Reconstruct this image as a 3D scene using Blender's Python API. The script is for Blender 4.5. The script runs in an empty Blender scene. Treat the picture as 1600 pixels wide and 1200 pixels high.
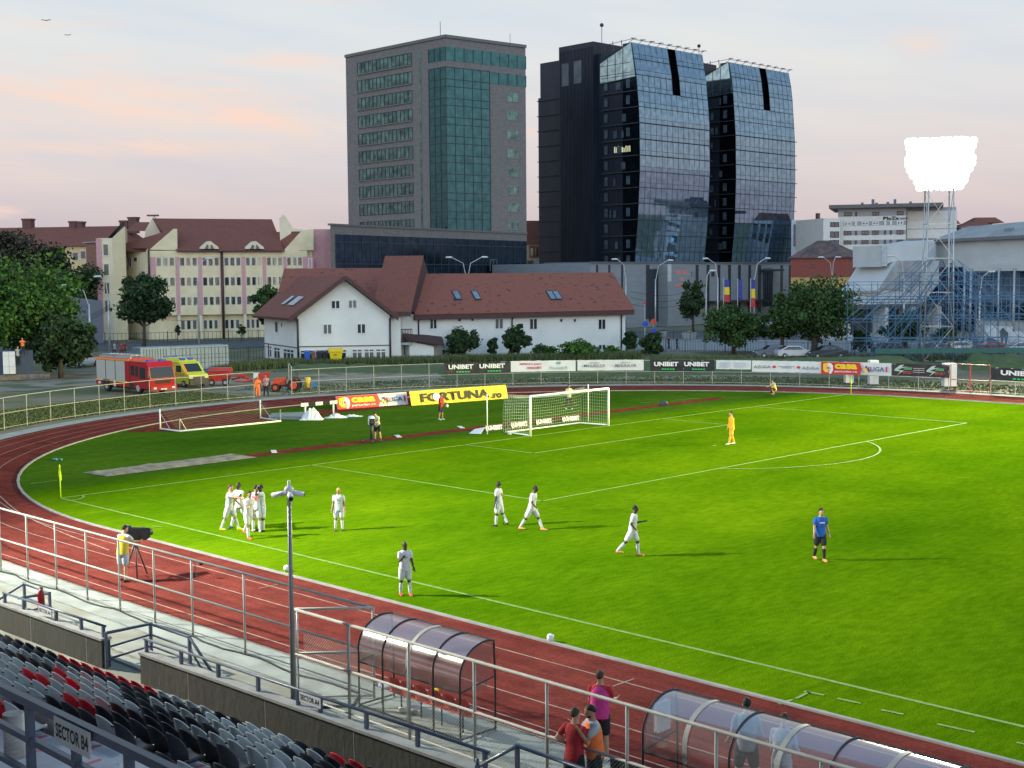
import bpy, bmesh, math, random
from mathutils import Vector, Matrix, noise as mnoise
R = math.radians
C = bpy.context.scene.collection
sc = bpy.context.scene
# ------------------------------------------------------------------ camera
CX, CY, CZ = 55.2987, -27.2986, 9.7047
YAW, PITCH, ROLL, FPX = 2.3492769, 0.08125209, -0.00760646, 2060.69
cy_, sy_, cp_, sp_ = math.cos(YAW), math.sin(YAW), math.cos(PITCH), math.sin(PITCH)
FW = Vector((cy_*cp_, sy_*cp_, -sp_)); RT = Vector((sy_, -cy_, 0)); UP = RT.cross(FW)
cr_, sr_ = math.cos(ROLL), math.sin(ROLL)
R2 = RT*cr_ + UP*sr_; U2 = RT*-sr_ + UP*cr_
CAMP = Vector((CX, CY, CZ)); FH = Vector((cy_, sy_, 0))
cd = bpy.data.cameras.new('camera'); cam = bpy.data.objects.new('camera', cd); C.objects.link(cam)
cd.sensor_width = 36; cd.lens = FPX/1600*36; cd.clip_end = 4000; cd.clip_start = .1
cam.matrix_world = Matrix(((R2.x, U2.x, -FW.x, CX), (R2.y, U2.y, -FW.y, CY), (R2.z, U2.z, -FW.z, CZ), (0, 0, 0, 1)))
sc.camera = cam
sc.view_settings.view_transform = 'Standard'; sc.view_settings.look = 'None'
sc.view_settings.exposure = 0; sc.view_settings.gamma = 1
def ray(px, py): return FW + R2*((px-800)/FPX) - U2*((py-600)/FPX)
def G(px, py, z=0.):
    d = ray(px, py); t = (z-CZ)/d.z; return CAMP + d*t
def AT(px, py, D):
    d = ray(px, py); return CAMP + d*(D/d.dot(FH))
def DEP(p): return (Vector((p[0], p[1], 0))-Vector((CX, CY, 0))).dot(FH)
# ------------------------------------------------------------------ world
w = bpy.data.worlds.new('World'); sc.world = w; w.use_nodes = True
nt = w.node_tree; nt.nodes.clear()
def N(t, **k):
    n = nt.nodes.new(t)
    for a, b in k.items(): setattr(n, a, b)
    return n
def M_(op, a, b=None, c=None, clamp=False):
    n = N('ShaderNodeMath', operation=op, use_clamp=clamp)
    for i, v in enumerate((a, b, c)):
        if v is None: continue
        if isinstance(v, (int, float)): n.inputs[i].default_value = v
        else: nt.links.new(v, n.inputs[i])
    return n.outputs[0]
tc = N('ShaderNodeTexCoord'); sep = N('ShaderNodeSeparateXYZ'); nt.links.new(tc.outputs['Generated'], sep.inputs[0])
X, Y, Z = sep.outputs
ramp = N('ShaderNodeValToRGB'); nt.links.new(Z, ramp.inputs[0])
cr = ramp.color_ramp; cr.interpolation = 'B_SPLINE'
def lin(r, g, b):
    f = lambda c: (c/255)/12.92 if c/255 <= .04045 else (((c/255)+.055)/1.055)**2.4
    return (f(r), f(g), f(b), 1)
stops = [(0, (196, 180, 186)), (.035, (211, 196, 198)), (.075, (226, 215, 213)), (.13, (230, 228, 226)), (.2, (224, 233, 236)), (.28, (206, 220, 229)), (.5, (165, 195, 222)), (1, (110, 155, 200))]
while len(cr.elements) < len(stops): cr.elements.new(.5)
for e, (p_, c_) in zip(cr.elements, stops): e.position = p_; e.color = lin(*c_)
# cloud wisps lit pink by the last light, fixed in the sky by azimuth / elevation
horiz = M_('SQRT', M_('ADD', M_('MULTIPLY', X, X), M_('MULTIPLY', Y, Y)))
elev = M_('ARCTAN2', Z, horiz)
ca, sa = math.cos(YAW), math.sin(YAW)
fwd = M_('ADD', M_('MULTIPLY', X, ca), M_('MULTIPLY', Y, sa))
rgt = M_('ADD', M_('MULTIPLY', X, sa), M_('MULTIPLY', Y, -ca))
azi = M_('ARCTAN2', rgt, fwd)
comb = N('ShaderNodeCombineXYZ')
nt.links.new(M_('MULTIPLY', azi, 13.), comb.inputs[0]); nt.links.new(M_('ADD', M_('MULTIPLY', elev, 85.), M_('MULTIPLY', azi, 12.)), comb.inputs[1])
n1 = N('ShaderNodeTexNoise'); n1.inputs['Scale'].default_value = .9; n1.inputs['Detail'].default_value = 7; n1.inputs['Roughness'].default_value = .62; n1.inputs['Distortion'].default_value = 1.1
nt.links.new(comb.outputs[0], n1.inputs['Vector'])
def blob(px, py, wx, wy, amp, tilt=0):
    a0 = math.atan((px-800)/FPX); e0 = math.atan((430-py)/FPX); wx = wx/FPX; wy = wy/FPX
    da = M_('SUBTRACT', azi, a0); de = M_('SUBTRACT', M_('SUBTRACT', elev, e0), M_('MULTIPLY', da, tilt))
    q = M_('ADD', M_('POWER', M_('ABSOLUTE', M_('DIVIDE', da, wx)), 2.), M_('POWER', M_('ABSOLUTE', M_('DIVIDE', de, wy)), 2.))
    return M_('MULTIPLY', M_('EXPONENT', M_('MULTIPLY', q, -1.)), amp)
mask = None
for b in [(180, 165, 330, 62, .70, .0), (400, 185, 180, 28, .75, -.12), (460, 103, 140, 17, .62, .0), (182, 104, 80, 13, .62, .0), (420, 2, 230, 16, .68, .0), (1432, 92, 66, 30, .62, .0), (1470, 80, 50, 40, .4, 0), (30, 250, 240, 60, .3, .0), (0, 330, 60, 12, .6, 0),
          (475, 222, 60, 12, .45, -.3), (830, 205, 40, 12, .5, .0), (1500, 60, 60, 10, .25, 0), (250, 235, 330, 22, .62, .02), (90, 60, 200, 12, .45, .05), (330, 150, 120, 9, .7, .1), (-900, 150, 700, 90, .5, 0), (2600, 200, 600, 80, .5, 0)]:
    v = blob(*b); mask = v if mask is None else M_('MAXIMUM', mask, v)
cl = M_('ADD', mask, M_('MULTIPLY', M_('SUBTRACT', n1.outputs[0], .5), 2.1))
cl = M_('MULTIPLY', M_('SMOOTH_MIN', M_('MAXIMUM', M_('SUBTRACT', cl, .1), 0.), .95, .25), M_('MULTIPLY', mask, 1.5), clamp=True)
# thin grey-blue veil between
n2 = N('ShaderNodeTexNoise'); n2.inputs['Scale'].default_value = .35; n2.inputs['Detail'].default_value = 4
nt.links.new(comb.outputs[0], n2.inputs['Vector'])
mx0 = N('ShaderNodeMixRGB', blend_type='MULTIPLY'); mx0.inputs[0].default_value = 1; nt.links.new(ramp.outputs[0], mx0.inputs[1])
rv = N('ShaderNodeValToRGB'); nt.links.new(n2.outputs[0], rv.inputs[0]); rv.color_ramp.elements[0].position = .35; rv.color_ramp.elements[1].position = .65
rv.color_ramp.elements[0].color = (.93, .95, 1, 1); rv.color_ramp.elements[1].color = (1.03, 1.01, .99, 1)
nt.links.new(rv.outputs[0], mx0.inputs[2])
# the sun has just set behind the stand: that half of the sky is brighter
bk_ = M_('POWER', M_('MAXIMUM', M_('MULTIPLY', fwd, -1.), 0.), .8); gl_s = M_('ADD', M_('MULTIPLY', bk_, 2.0), 1.)
cs = N('ShaderNodeCombineXYZ'); [nt.links.new(gl_s, cs.inputs[i]) for i in range(3)]
mx1 = N('ShaderNodeMixRGB', blend_type='MULTIPLY'); mx1.inputs[0].default_value = 1; nt.links.new(mx0.outputs[0], mx1.inputs[1]); nt.links.new(cs.outputs[0], mx1.inputs[2])
mx = N('ShaderNodeMixRGB'); nt.links.new(cl, mx.inputs[0]); nt.links.new(mx1.outputs[0], mx.inputs[1]); mx.inputs[2].default_value = lin(254, 220, 202)
# dark below the horizon (never seen: ground covers it), so that it lights nothing from below
bg = N('ShaderNodeBackground'); nt.links.new(mx.outputs[0], bg.inputs[0]); bg.inputs[1].default_value = 1.0
out = N('ShaderNodeOutputWorld'); nt.links.new(bg.outputs[0], out.inputs[0])
# ------------------------------------------------------------------ floodlights (the lamp heads are built with their masts)
def spot(name, loc, aim, power, ang, blend, col, rad=1.0):
    d = bpy.data.lights.new(name, 'SPOT'); d.energy = power; d.spot_size = R(ang); d.spot_blend = blend; d.color = col; d.shadow_soft_size = rad
    o = bpy.data.objects.new(name, d); C.objects.link(o); o.location = loc
    o.rotation_euler = (Vector(aim)-Vector(loc)).to_track_quat('-Z', 'Y').to_euler(); return o
NEAR_MAST = (1.5, -21.5, 19.5); FAR_MAST = (-13., 113., 24.5); RIGHT_MAST = (104., 90., 26.); NEAR_RIGHT = (112., -24., 22.); ADDED_MAST = (64., 104., 26.)
spot('floodlight_beam', NEAR_MAST, (44, 34, 0), 185000, 98, 1., (1, .96, .80), .5)
spot('floodlight_beam', (FAR_MAST[0]+1.2, FAR_MAST[1]-1.2, FAR_MAST[2]), (62, 4, 0), 300000, 70, 1., (1, .95, .66), 1.6)
spot('floodlight_beam', RIGHT_MAST, (26, 52, 0), 900000, 46, 1., (1, .84, .25), 3.)
spot('floodlight_beam', ADDED_MAST, (22, 52, 0), 650000, 46, 1., (1, .84, .25), 3.)  # extra unseen mast, added to share the right mast's light and weaken its shadows
spot('floodlight_beam', NEAR_RIGHT, (60, 32, 0), 90000, 70, .9, (1, .96, .80), 1.2)
# ------------------------------------------------------------------ materials
MATS = {}
def mat(name, col, rough=.7, metal=0., var=.12, scale=2., bump=0., bscale=25., spec=.5, col2=None, detail=4, stretch=None, emit=0., alpha=1., trans=0., coord='Object', thr=None, ior=1.45):
    if name in MATS: return MATS[name]
    m = bpy.data.materials.new(name); m.use_nodes = True; t = m.node_tree; b = t.nodes['Principled BSDF']
    c = tuple(col)+(1,) if len(col) == 3 else col
    L = t.links.new
    if var or col2 or bump:
        tc = t.nodes.new('ShaderNodeTexCoord'); mp = t.nodes.new('ShaderNodeMapping'); L(tc.outputs[coord], mp.inputs[0])
        if stretch: mp.inputs['Scale'].default_value = stretch
    if var or col2:
        n = t.nodes.new('ShaderNodeTexNoise'); n.inputs['Scale'].default_value = scale; n.inputs['Detail'].default_value = detail; L(mp.outputs[0], n.inputs['Vector'])
        r = t.nodes.new('ShaderNodeValToRGB'); L(n.outputs[0], r.inputs[0])
        lo, hi = thr or (.3, .7); r.color_ramp.elements[0].position = lo; r.color_ramp.elements[1].position = hi
        c2 = tuple(col2)+(1,) if col2 else tuple(x*(1-var) for x in c[:3])+(1,)
        r.color_ramp.elements[0].color = c2; r.color_ramp.elements[1].color = c if col2 else tuple(min(1, x*(1+var)) for x in c[:3])+(1,)
        L(r.outputs[0], b.inputs['Base Color'])
    else: b.inputs['Base Color'].default_value = c
    if bump:
        n = t.nodes.new('ShaderNodeTexNoise'); n.inputs['Scale'].default_value = bscale; n.inputs['Detail'].default_value = 5; L(mp.outputs[0], n.inputs['Vector'])
        bp = t.nodes.new('ShaderNodeBump'); bp.inputs['Strength'].default_value = bump; bp.inputs['Distance'].default_value = .05; L(n.outputs[0], bp.inputs['Height']); L(bp.outputs[0], b.inputs['Normal'])
    b.inputs['Roughness'].default_value = rough; b.inputs['Metallic'].default_value = metal
    b.inputs['Specular IOR Level'].default_value = spec; b.inputs['IOR'].default_value = ior
    if emit: b.inputs['Emission Color'].default_value = c; b.inputs['Emission Strength'].default_value = emit
    if alpha < 1: b.inputs['Alpha'].default_value = alpha
    if trans: b.inputs['Transmission Weight'].default_value = trans
    MATS[name] = m; return m
def layered(name, base, layers, rough=.9, bump=.3, bscale=9, diffuse=True, edge=None):
    """matt surface: a two-tone ground colour multiplied by noise layers (scale, detail, stretch, turn, low, high, from, to)"""
    m = bpy.data.materials.new(name); m.use_nodes = True; t = m.node_tree; L = t.links.new; b = t.nodes['Principled BSDF']; tc = t.nodes.new('ShaderNodeTexCoord')
    def nz(scale, det, st, rot_):
        mp = t.nodes.new('ShaderNodeMapping'); L(tc.outputs['Object'], mp.inputs[0]); mp.inputs['Scale'].default_value = st; mp.inputs['Rotation'].default_value = (0, 0, rot_)
        n = t.nodes.new('ShaderNodeTexNoise'); n.inputs['Scale'].default_value = scale; n.inputs['Detail'].default_value = det; L(mp.outputs[0], n.inputs['Vector']); return n.outputs[0]
    def rp(v, a, c, p0, p1):
        r = t.nodes.new('ShaderNodeValToRGB'); L(v, r.inputs[0]); e = r.color_ramp.elements; e[0].position = p0; e[1].position = p1; e[0].color = tuple(a)+(1,); e[1].color = tuple(c)+(1,); return r.outputs[0]
    def mul(c, f_):
        x = t.nodes.new('ShaderNodeMixRGB'); x.blend_type = 'MULTIPLY'; x.inputs[0].default_value = 1; L(c, x.inputs[1]); L(f_, x.inputs[2]); return x.outputs[0]
    (s0, d0, lo, hi, p0, p1) = base; c = rp(nz(s0, d0, (1, 1, 1), 0), lo, hi, p0, p1)
    for (s_, d_, st, ro_, lo, hi, p0, p1) in layers: c = mul(c, rp(nz(s_, d_, st, ro_), lo, hi, p0, p1))
    if edge: c = edge(t, tc, nz, rp, mul, c)
    n = nz(bscale, 5, (1, 1, 1), 0); bp = t.nodes.new('ShaderNodeBump'); bp.inputs['Strength'].default_value = bump; bp.inputs['Distance'].default_value = .05; L(n, bp.inputs['Height'])
    if diffuse:
        d = t.nodes.new('ShaderNodeBsdfDiffuse'); L(c, d.inputs[0]); L(bp.outputs[0], d.inputs['Normal']); L(d.outputs[0], t.nodes['Material Output'].inputs[0]); t.nodes.remove(b)
    else: L(c, b.inputs['Base Color']); L(bp.outputs[0], b.inputs['Normal']); b.inputs['Roughness'].default_value = rough
    MATS[name] = m; return m
# ------------------------------------------------------------------ mesh building
ORG = {}
class MB:
    def __init__(s): s.v = []; s.f = []; s.mi = []; s.mats = []; s.cur = 0; s.smooth = []; s.sm = False
    def m(s, material):
        if material not in s.mats: s.mats.append(material)
        s.cur = s.mats.index(material); return s
    def face(s, idx): s.f.append(idx); s.mi.append(s.cur); s.smooth.append(s.sm)
    def poly(s, pts):
        b = len(s.v); s.v += [Vector(p) for p in pts]; s.face(tuple(range(b, b+len(pts)))); return s
    def hexa(s, p):   # 8 points: bottom 4 (ccw), top 4
        b = len(s.v); s.v += [Vector(q) for q in p]
        for f in ((3, 2, 1, 0), (4, 5, 6, 7), (0, 1, 5, 4), (1, 2, 6, 5), (2, 3, 7, 6), (3, 0, 4, 7)): s.face(tuple(b+i for i in f))
        return s
    def box(s, x0, x1, y0, y1, z0, z1, T=None):
        p = [(x0, y0, z0), (x1, y0, z0), (x1, y1, z0), (x0, y1, z0), (x0, y0, z1), (x1, y0, z1), (x1, y1, z1), (x0, y1, z1)]
        if T: p = [T(*q) for q in p]
        return s.hexa(p)
    def prism(s, base, top):  # two matching loops
        b = len(s.v); n = len(base); s.v += [Vector(q) for q in base]+[Vector(q) for q in top]
        s.face(tuple(range(b+n-1, b-1, -1))); s.face(tuple(range(b+n, b+2*n)))
        for i in range(n): j = (i+1) % n; s.face((b+i, b+j, b+n+j, b+n+i))
        return s
    def tube(s, pts, rad, n=8, cap=True, sq=None):
        pts = [Vector(p) for p in pts]; rads = rad if isinstance(rad, (list, tuple)) else [rad]*len(pts)
        b = len(s.v); prev = None; old = s.sm; s.sm = n > 5
        for i, p in enumerate(pts):
            d = (pts[min(i+1, len(pts)-1)]-pts[max(i-1, 0)]).normalized()
            if prev is None:
                a = Vector((0, 0, 1)) if abs(d.z) < .9 else Vector((1, 0, 0)); x = d.cross(a).normalized()
            else:
                x = (prev-d*prev.dot(d)); x = x.normalized() if x.length > 1e-6 else d.orthogonal().normalized()
            prev = x; y = d.cross(x)
            for k in range(n):
                th = 2*math.pi*(k+.5)/n; s.v.append(p+(x*math.cos(th)+y*math.sin(th))*rads[i])
        for i in range(len(pts)-1):
            for k in range(n):
                a = b+i*n+k; c = b+i*n+(k+1) % n; s.face((a, c, c+n, a+n))
        s.sm = False
        if cap: s.face(tuple(range(b+n-1, b-1, -1))); e = b+(len(pts)-1)*n; s.face(tuple(range(e, e+n)))
        s.sm = old; return s
    def loft(s, rings, cap=True, smooth=True, closed=True):
        b = len(s.v); n = len(rings[0]); old = s.sm; s.sm = smooth
        for r in rings: s.v += [Vector(q) for q in r]
        for i in range(len(rings)-1):
            for k in range(n if closed else n-1):
                a = b+i*n+k; c = b+i*n+(k+1) % n; s.face((a, c, c+n, a+n))
        if cap: s.face(tuple(range(b+n-1, b-1, -1))); e = b+(len(rings)-1)*n; s.face(tuple(range(e, e+n)))
        s.sm = old; return s
    def ball(s, c, r, n=10, m=6, sc_=(1, 1, 1)):
        c = Vector(c); rings = []
        for i in range(1, m):
            ph = math.pi*i/m; rings.append([c+Vector((math.cos(2*math.pi*k/n)*math.sin(ph)*r*sc_[0], math.sin(2*math.pi*k/n)*math.sin(ph)*r*sc_[1], -math.cos(ph)*r*sc_[2])) for k in range(n)])
        b = len(s.v); s.loft(rings, cap=False); t = len(s.v); s.v += [c-Vector((0, 0, r*sc_[2])), c+Vector((0, 0, r*sc_[2]))]
        old = s.sm; s.sm = True
        for k in range(n): s.face((t, b+(k+1) % n, b+k)); e = b+(m-2)*n; s.face((t+1, e+k, e+(k+1) % n))
        s.sm = old; return s
    def build(s, name, material=None, parent=None, org=None):
        if material is not None and not s.mats: s.mats = [material]
        o = (ORG.get(parent.name) if parent else None) or org or Vector((0, 0, 0)); o = Vector(o)
        me = bpy.data.meshes.new(name); me.from_pydata([v-o for v in s.v], [], s.f)
        for m_ in s.mats: me.materials.append(m_)
        me.polygons.foreach_set('material_index', s.mi); me.polygons.foreach_set('use_smooth', s.smooth)
        me.update(); ob = bpy.data.objects.new(name, me); C.objects.link(ob)
        if parent: ob.parent = parent
        elif org is not None: ob.location = o
        ORG[ob.name] = o; return ob
def tag(o, label=None, cat=None, group=None, kind=None):
    if label: o['label'] = label
    if cat: o['category'] = cat
    if group: o['group'] = group
    if kind: o['kind'] = kind
    return o
def thing(name, loc, label, cat, group=None, rz=0.):
    o = bpy.data.objects.new(name, None); C.objects.link(o); o.empty_display_size = .3
    o.location = loc; o.rotation_euler = (0, 0, rz); tag(o, label, cat, group); ORG[o.name] = Vector(loc) if not rz else Vector((0, 0, 0)); return o
def local_thing(name, loc, label, cat, group=None, rz=0.):   # its parts are built round the origin
    o = thing(name, loc, label, cat, group, rz); ORG[o.name] = Vector((0, 0, 0)); return o
def copy_tree(o, parent=None):
    c = o.copy(); C.objects.link(c); c.parent = parent
    for ch in list(o.children): copy_tree(ch, c)
    return c
def struct(mb, name, material=None): return tag(mb.build(name, material), kind='structure')
class Fr:
    """local frame of a facade: u along it, v outward towards the stand, z up"""
    def __init__(s, A, B, flip=False):
        s.a = Vector((A[0], A[1], 0)); b = Vector((B[0], B[1], 0)); s.L = (b-s.a).length; s.u = (b-s.a).normalized()
        s.n = Vector((s.u.y, -s.u.x, 0))
        if (CAMP-s.a).dot(s.n) < 0 and not flip: s.n = -s.n
    def __call__(s, u, v, z): p = s.a+s.u*u+s.n*v; p.z = z; return p
    def hit(s, px, py):
        d = ray(px, py); t = (s.a-CAMP).dot(s.n)/d.dot(s.n); p = CAMP+d*t; return ((p-s.a).dot(s.u), p.z)
def text(parent, s, P, u, up, u0, u1, z0, z1, material, bold=0., name='lettering', shear=0.):
    """letters fitted to the box u0..u1, z0..z1 on the plane through P"""
    cu = bpy.data.curves.new(name, 'FONT'); cu.body = s; cu.offset = bold; cu.extrude = 0; cu.resolution_u = 3; cu.shear = shear
    t = bpy.data.objects.new(name, cu); C.objects.link(t); dg = bpy.context.evaluated_depsgraph_get(); me = bpy.data.meshes.new_from_object(t.evaluated_get(dg))
    bpy.data.objects.remove(t)
    xs = [v.co.x for v in me.vertices]; ys = [v.co.y for v in me.vertices]
    if not xs: return None
    x0, x1, y0, y1 = min(xs), max(xs), min(ys), max(ys); P = Vector(P); u = Vector(u); up = Vector(up); o = ORG.get(parent.name, Vector((0, 0, 0))) if parent else Vector((0, 0, 0))
    for v in me.vertices:
        a = u0+(v.co.x-x0)/(x1-x0)*(u1-u0); b = z0+(v.co.y-y0)/(y1-y0)*(z1-z0); v.co = P+u*a+up*b-o
    me.materials.clear(); me.materials.append(material); ob = bpy.data.objects.new(name, me); C.objects.link(ob); ob.parent = parent; ORG[ob.name] = o; return ob
# ================================================================== ground, track, pitch
white = mat('white_line_paint', (.31, .215, .18), .85, var=.3, scale=3)
def pitch_falloff(t, tc, nz, rp, mul, c):
    # grass darkens a step behind the goal line: floodlight falloff put into the colour
    L = t.links.new; sp = t.nodes.new('ShaderNodeSeparateXYZ'); L(tc.outputs['Object'], sp.inputs[0])
    ad = t.nodes.new('ShaderNodeMath'); ad.operation = 'MULTIPLY_ADD'; L(nz(1.5, 3, (1, 1, 1), 0), ad.inputs[0]); ad.inputs[1].default_value = .9; L(sp.outputs[0], ad.inputs[2])
    mr = t.nodes.new('ShaderNodeMapRange'); L(ad.outputs[0], mr.inputs[0]); mr.inputs[1].default_value = -3.1; mr.inputs[2].default_value = -.9
    # mowing bands across the pitch, faint
    wv = t.nodes.new('ShaderNodeMath'); wv.operation = 'MULTIPLY'; L(sp.outputs[0], wv.inputs[0]); wv.inputs[1].default_value = .57
    sn = t.nodes.new('ShaderNodeMath'); sn.operation = 'SINE'; L(wv.outputs[0], sn.inputs[0]); ma = t.nodes.new('ShaderNodeMapRange'); L(sn.outputs[0], ma.inputs[0]); ma.inputs[1].default_value = -.5; ma.inputs[2].default_value = .5
    return mul(mul(c, rp(mr.outputs[0], (.62, .66, 3.4), (1., 1., 1.), 0, 1)), rp(ma.outputs[0], (.94, .96, .95), (1.04, 1.03, 1.), 0, 1))
GR = layered('pitch_grass', (.09, 5, (.072, .165, .0022), (.115, .215, .0032), .36, .64), [(.6, 4, (1, .35, 1), .6, (.84, .89, .8), (1.1, 1.07, 1.1), .3, .7), (5., 5, (1, .3, 1), -.15, (.76, .82, .7), (1.14, 1.1, 1.3), .33, .7), (26, 3, (1, 1, 1), 0, (.66, .72, .5), (1.25, 1.2, 1.5), .35, .65), (.35, 6, (1, 1, 1), 1., (.84, .87, .95), (1, 1, 1), .30, .40)], bump=.5, bscale=11, edge=pitch_falloff)
weeds = mat('weedy_ground', (.10, .115, .045), .95, col2=(.19, .165, .11), scale=.16, detail=8, thr=(.40, .56), bump=.6, bscale=2)
g = MB().m(weeds)
far = [(-1800, -900), (900, -900), (900, 2400), (-1800, 2400)]
g.poly([(x, y, -.06) for x, y in far]); struct(g, 'ground')
TC = (7.2, 33.1); 
def ring(off, n=56):
    """the oval at a distance off outside the inner kerb; left end only, running right on both straights"""
    pts = []
    pts.append((130, -2.25-off))
    for i in range(n+1):
        a = -math.pi/2-math.pi*i/n; k = abs(math.cos(a)); rr = 35.35-1.15*min(1, k*1.25)**1.3
        pts.append((TC[0]+(rr+off)*math.cos(a), TC[1]+(rr+off)*math.sin(a)))
    pts.append((130, TC[1]+35.35+off)); return pts
def strip(mb, o0, o1, z, n=56):
    a, b = ring(o0, n), ring(o1, n)
    for i in range(len(a)-1): mb.poly([(*b[i], z), (*b[i+1], z), (*a[i+1], z), (*a[i], z)])
conc = mat('apron_concrete', (.27, .30, .28), .9, var=.22, scale=1.1, detail=9, bump=.3, bscale=8)
conc_d = mat('stained_concrete', (.21, .21, .17), .9, col2=(.28, .305, .28), scale=.5, detail=8, thr=(.42, .6), bump=.3, bscale=8)
ap = MB().m(conc); strip(ap, 5.3, 6.75, -.004)
ap.m(conc_d).box(-40, 135, -24, -8.9, -.5, -.02)
struct(ap, 'apron')
tr = layered('running_track', (.25, 9, (.150, .033, .024), (.205, .046, .033), .3, .7), [(1.1, 8, (1, 1, 1), 0, (.78, .82, .88), (1.06, 1.06, 1.08), .36, .62), (9, 6, (1, 1, 1), 0, (.80, .84, .9), (1.12, 1.15, 1.2), .3, .7), (.7, 3, (.12, 5, 1), 0, (.84, .88, .92), (1.03, 1.03, 1.03), .4, .6), (60, 2, (1, 1, 1), 0, (.8, .8, .8), (1.25, 1.25, 1.25), .35, .65)], bump=.4, bscale=50)
t_ = MB().m(tr); strip(t_, -.02, 5.35, .006)
# the D behind the goal: red surface inside the curve, grass tongues in it
lo, hi = R(-162), R(162)
inner = [(-24.4, 20.2), (-25.5, 24), (-26.4, 30), (-26.3, 38), (-25.0, 44.5), (-22.5, 50), (-19.2, 55.3)]
edge = [(-17.6, 51), (-18.9, 47.3), (-19.9, 42), (-20.3, 37.2), (-20.0, 32.0), (-19.6, 27), (-18.8, 21), (-18.9, 17.6), (-20.9, 14.6)]
t_.poly([(x, y, .012) for x, y in inner+edge])
struct(t_, 'running_track')
g = MB().m(GR)
a = ring(-.06)
g.poly([(x, y, .0) for x, y in a]); struct(g, 'grass_infield')
tg = MB().m(GR); tg.poly([(-25.2, 26.0, .018), (-25.6, 31, .018), (-25.2, 36, .018), (-23.2, 41, .018), (-22.6, 36, .018), (-22.9, 29, .018)]); struct(tg, 'grass_island')
# runway of the jumps pit behind the goal and its sand
rw = MB().m(tr)
p0, p1 = G(385, 713), G(1125, 622); d = (p1-p0).normalized(); nn = Vector((-d.y, d.x, 0))
rw.poly([tuple(q+Vector((0, 0, .014))) for q in (p0-nn*.62, p1-nn*.62, p1+nn*.62, p0+nn*.62)]); struct(rw, 'jump_runway')
sand = mat('sand', (.27, .25, .20), .95, col2=(.17, .15, .11), scale=1.6, thr=(.38, .62), detail=8, bump=.9, bscale=3)
sd = MB().m(sand)
q = [G(128, 739), G(168, 745), G(402, 715), G(362, 709.5)]
A, B, Cc, D_ = q
nx, ny = 40, 8
random.seed(3)
vs = [[A.lerp(D_, i/nx).lerp(B.lerp(Cc, i/nx), j/ny) for j in range(ny+1)] for i in range(nx+1)]
for i in range(nx+1):
    for j in range(ny+1):
        e = (0 if i in (0, nx) or j in (0, ny) else 1); vs[i][j].z = .02+e*(.03+.07*mnoise.noise(vs[i][j]*1.3))
sd.sm = True
for i in range(nx):
    for j in range(ny): sd.poly([vs[i][j], vs[i][j+1], vs[i+1][j+1], vs[i+1][j]])
struct(sd, 'sand_pit')
# lane lines, kerb
ln = MB().m(white)
for k in range(1, 5): strip(ln, k*1.22-.025, k*1.22+.025, .014)
strip(ln, 5.30, 5.36, .014)
for (px, py), (qx, qy) in [((1300, 610), (1365, 607)), ((1420, 617), (1427, 612)), ((1480, 622), (1493, 618)), ((1543, 626), (1556, 617))]:
    a_, b_ = G(px, py), G(qx, qy); dd = (b_-a_).normalized()*.04; dd = Vector((-dd.y, dd.x, 0))
for x in (21, 28.5, 35.5, 44, 52):
    for k in (1, 2, 3): ln.box(x+k*.7-.25, x+k*.7+.25, -2.25-k*1.22-.02, -2.25-k*1.22+.02, .016, .018)
    ln.box(x-.02, x+.02, -3.9, -3.1, .016, .018)
# slanting break line of the staggered start, left end
pts = [G(0, 738+i*0, 0) for i in range(1)]
def ribbon(mb, pts, wd, z):
    for i in range(len(pts)-1):
        a, b = Vector(pts[i]), Vector(pts[i+1]); d = (b-a); d.z = 0; d.normalize(); n = Vector((-d.y, d.x, 0))*wd/2
        mb.poly([(*(a-n).xy, z), (*(b-n).xy, z), (*(b+n).xy, z), (*(a+n).xy, z)])
ribbon(ln, [G(-25, 762), G(0, 776), G(12, 787), G(28, 800), G(60, 817), G(110, 838), G(170, 860)], .06, .018)
struct(ln, 'track_lines')
kb = MB().m(mat('kerb_concrete', (.27, .27, .26), .85, var=.15)); a, b = ring(-.12), ring(.0)
for i in range(len(a)-1): kb.hexa([(*b[i], 0), (*b[i+1], 0), (*a[i+1], 0), (*a[i], 0), (*b[i], .055), (*b[i+1], .055), (*a[i+1], .055), (*a[i], .055)])
struct(kb, 'track_kerb')
# pitch markings
W = 68.; pl = MB().m(mat('pitch_line_paint', (.18, .30, .07), .8, var=.3, scale=4, detail=6, col2=(.11, .22, .02), thr=(.3, .6)))
z = .012; lw = .055
def seg(x0, y0, x1, y1): pl.box(min(x0, x1)-lw, max(x0, x1)+lw, min(y0, y1)-lw, max(y0, y1)+lw, .004, z)
seg(0, 0, 105, 0); seg(0, 0, 0, W); seg(0, W, 105, W)
for y in (W/2-20.16, W/2+20.16): seg(0, y, 16.5, y)
seg(16.5, W/2-20.16, 16.5, W/2+20.16)
for y in (W/2-9.16, W/2+9.16): seg(0, y, 5.5, y)
seg(5.5, W/2-9.16, 5.5, W/2+9.16); seg(52.5, 0, 52.5, W)
def arc(cx, cy, r, a0, a1, n=24, w_=.06):
    P = [(cx+r*math.cos(a0+(a1-a0)*i/n), cy+r*math.sin(a0+(a1-a0)*i/n), 0) for i in range(n+1)]; ribbon(pl, P, 2*w_, z+.003)
a = math.acos(5.5/9.15); arc(11, W/2, 9.15, -a, a); arc(0, 0, 1.0, 0, math.pi/2, 10); arc(0, W, 1.0, -math.pi/2, 0, 10)
pl.box(10.9, 11.1, W/2-.1, W/2+.1, .004, z)
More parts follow.
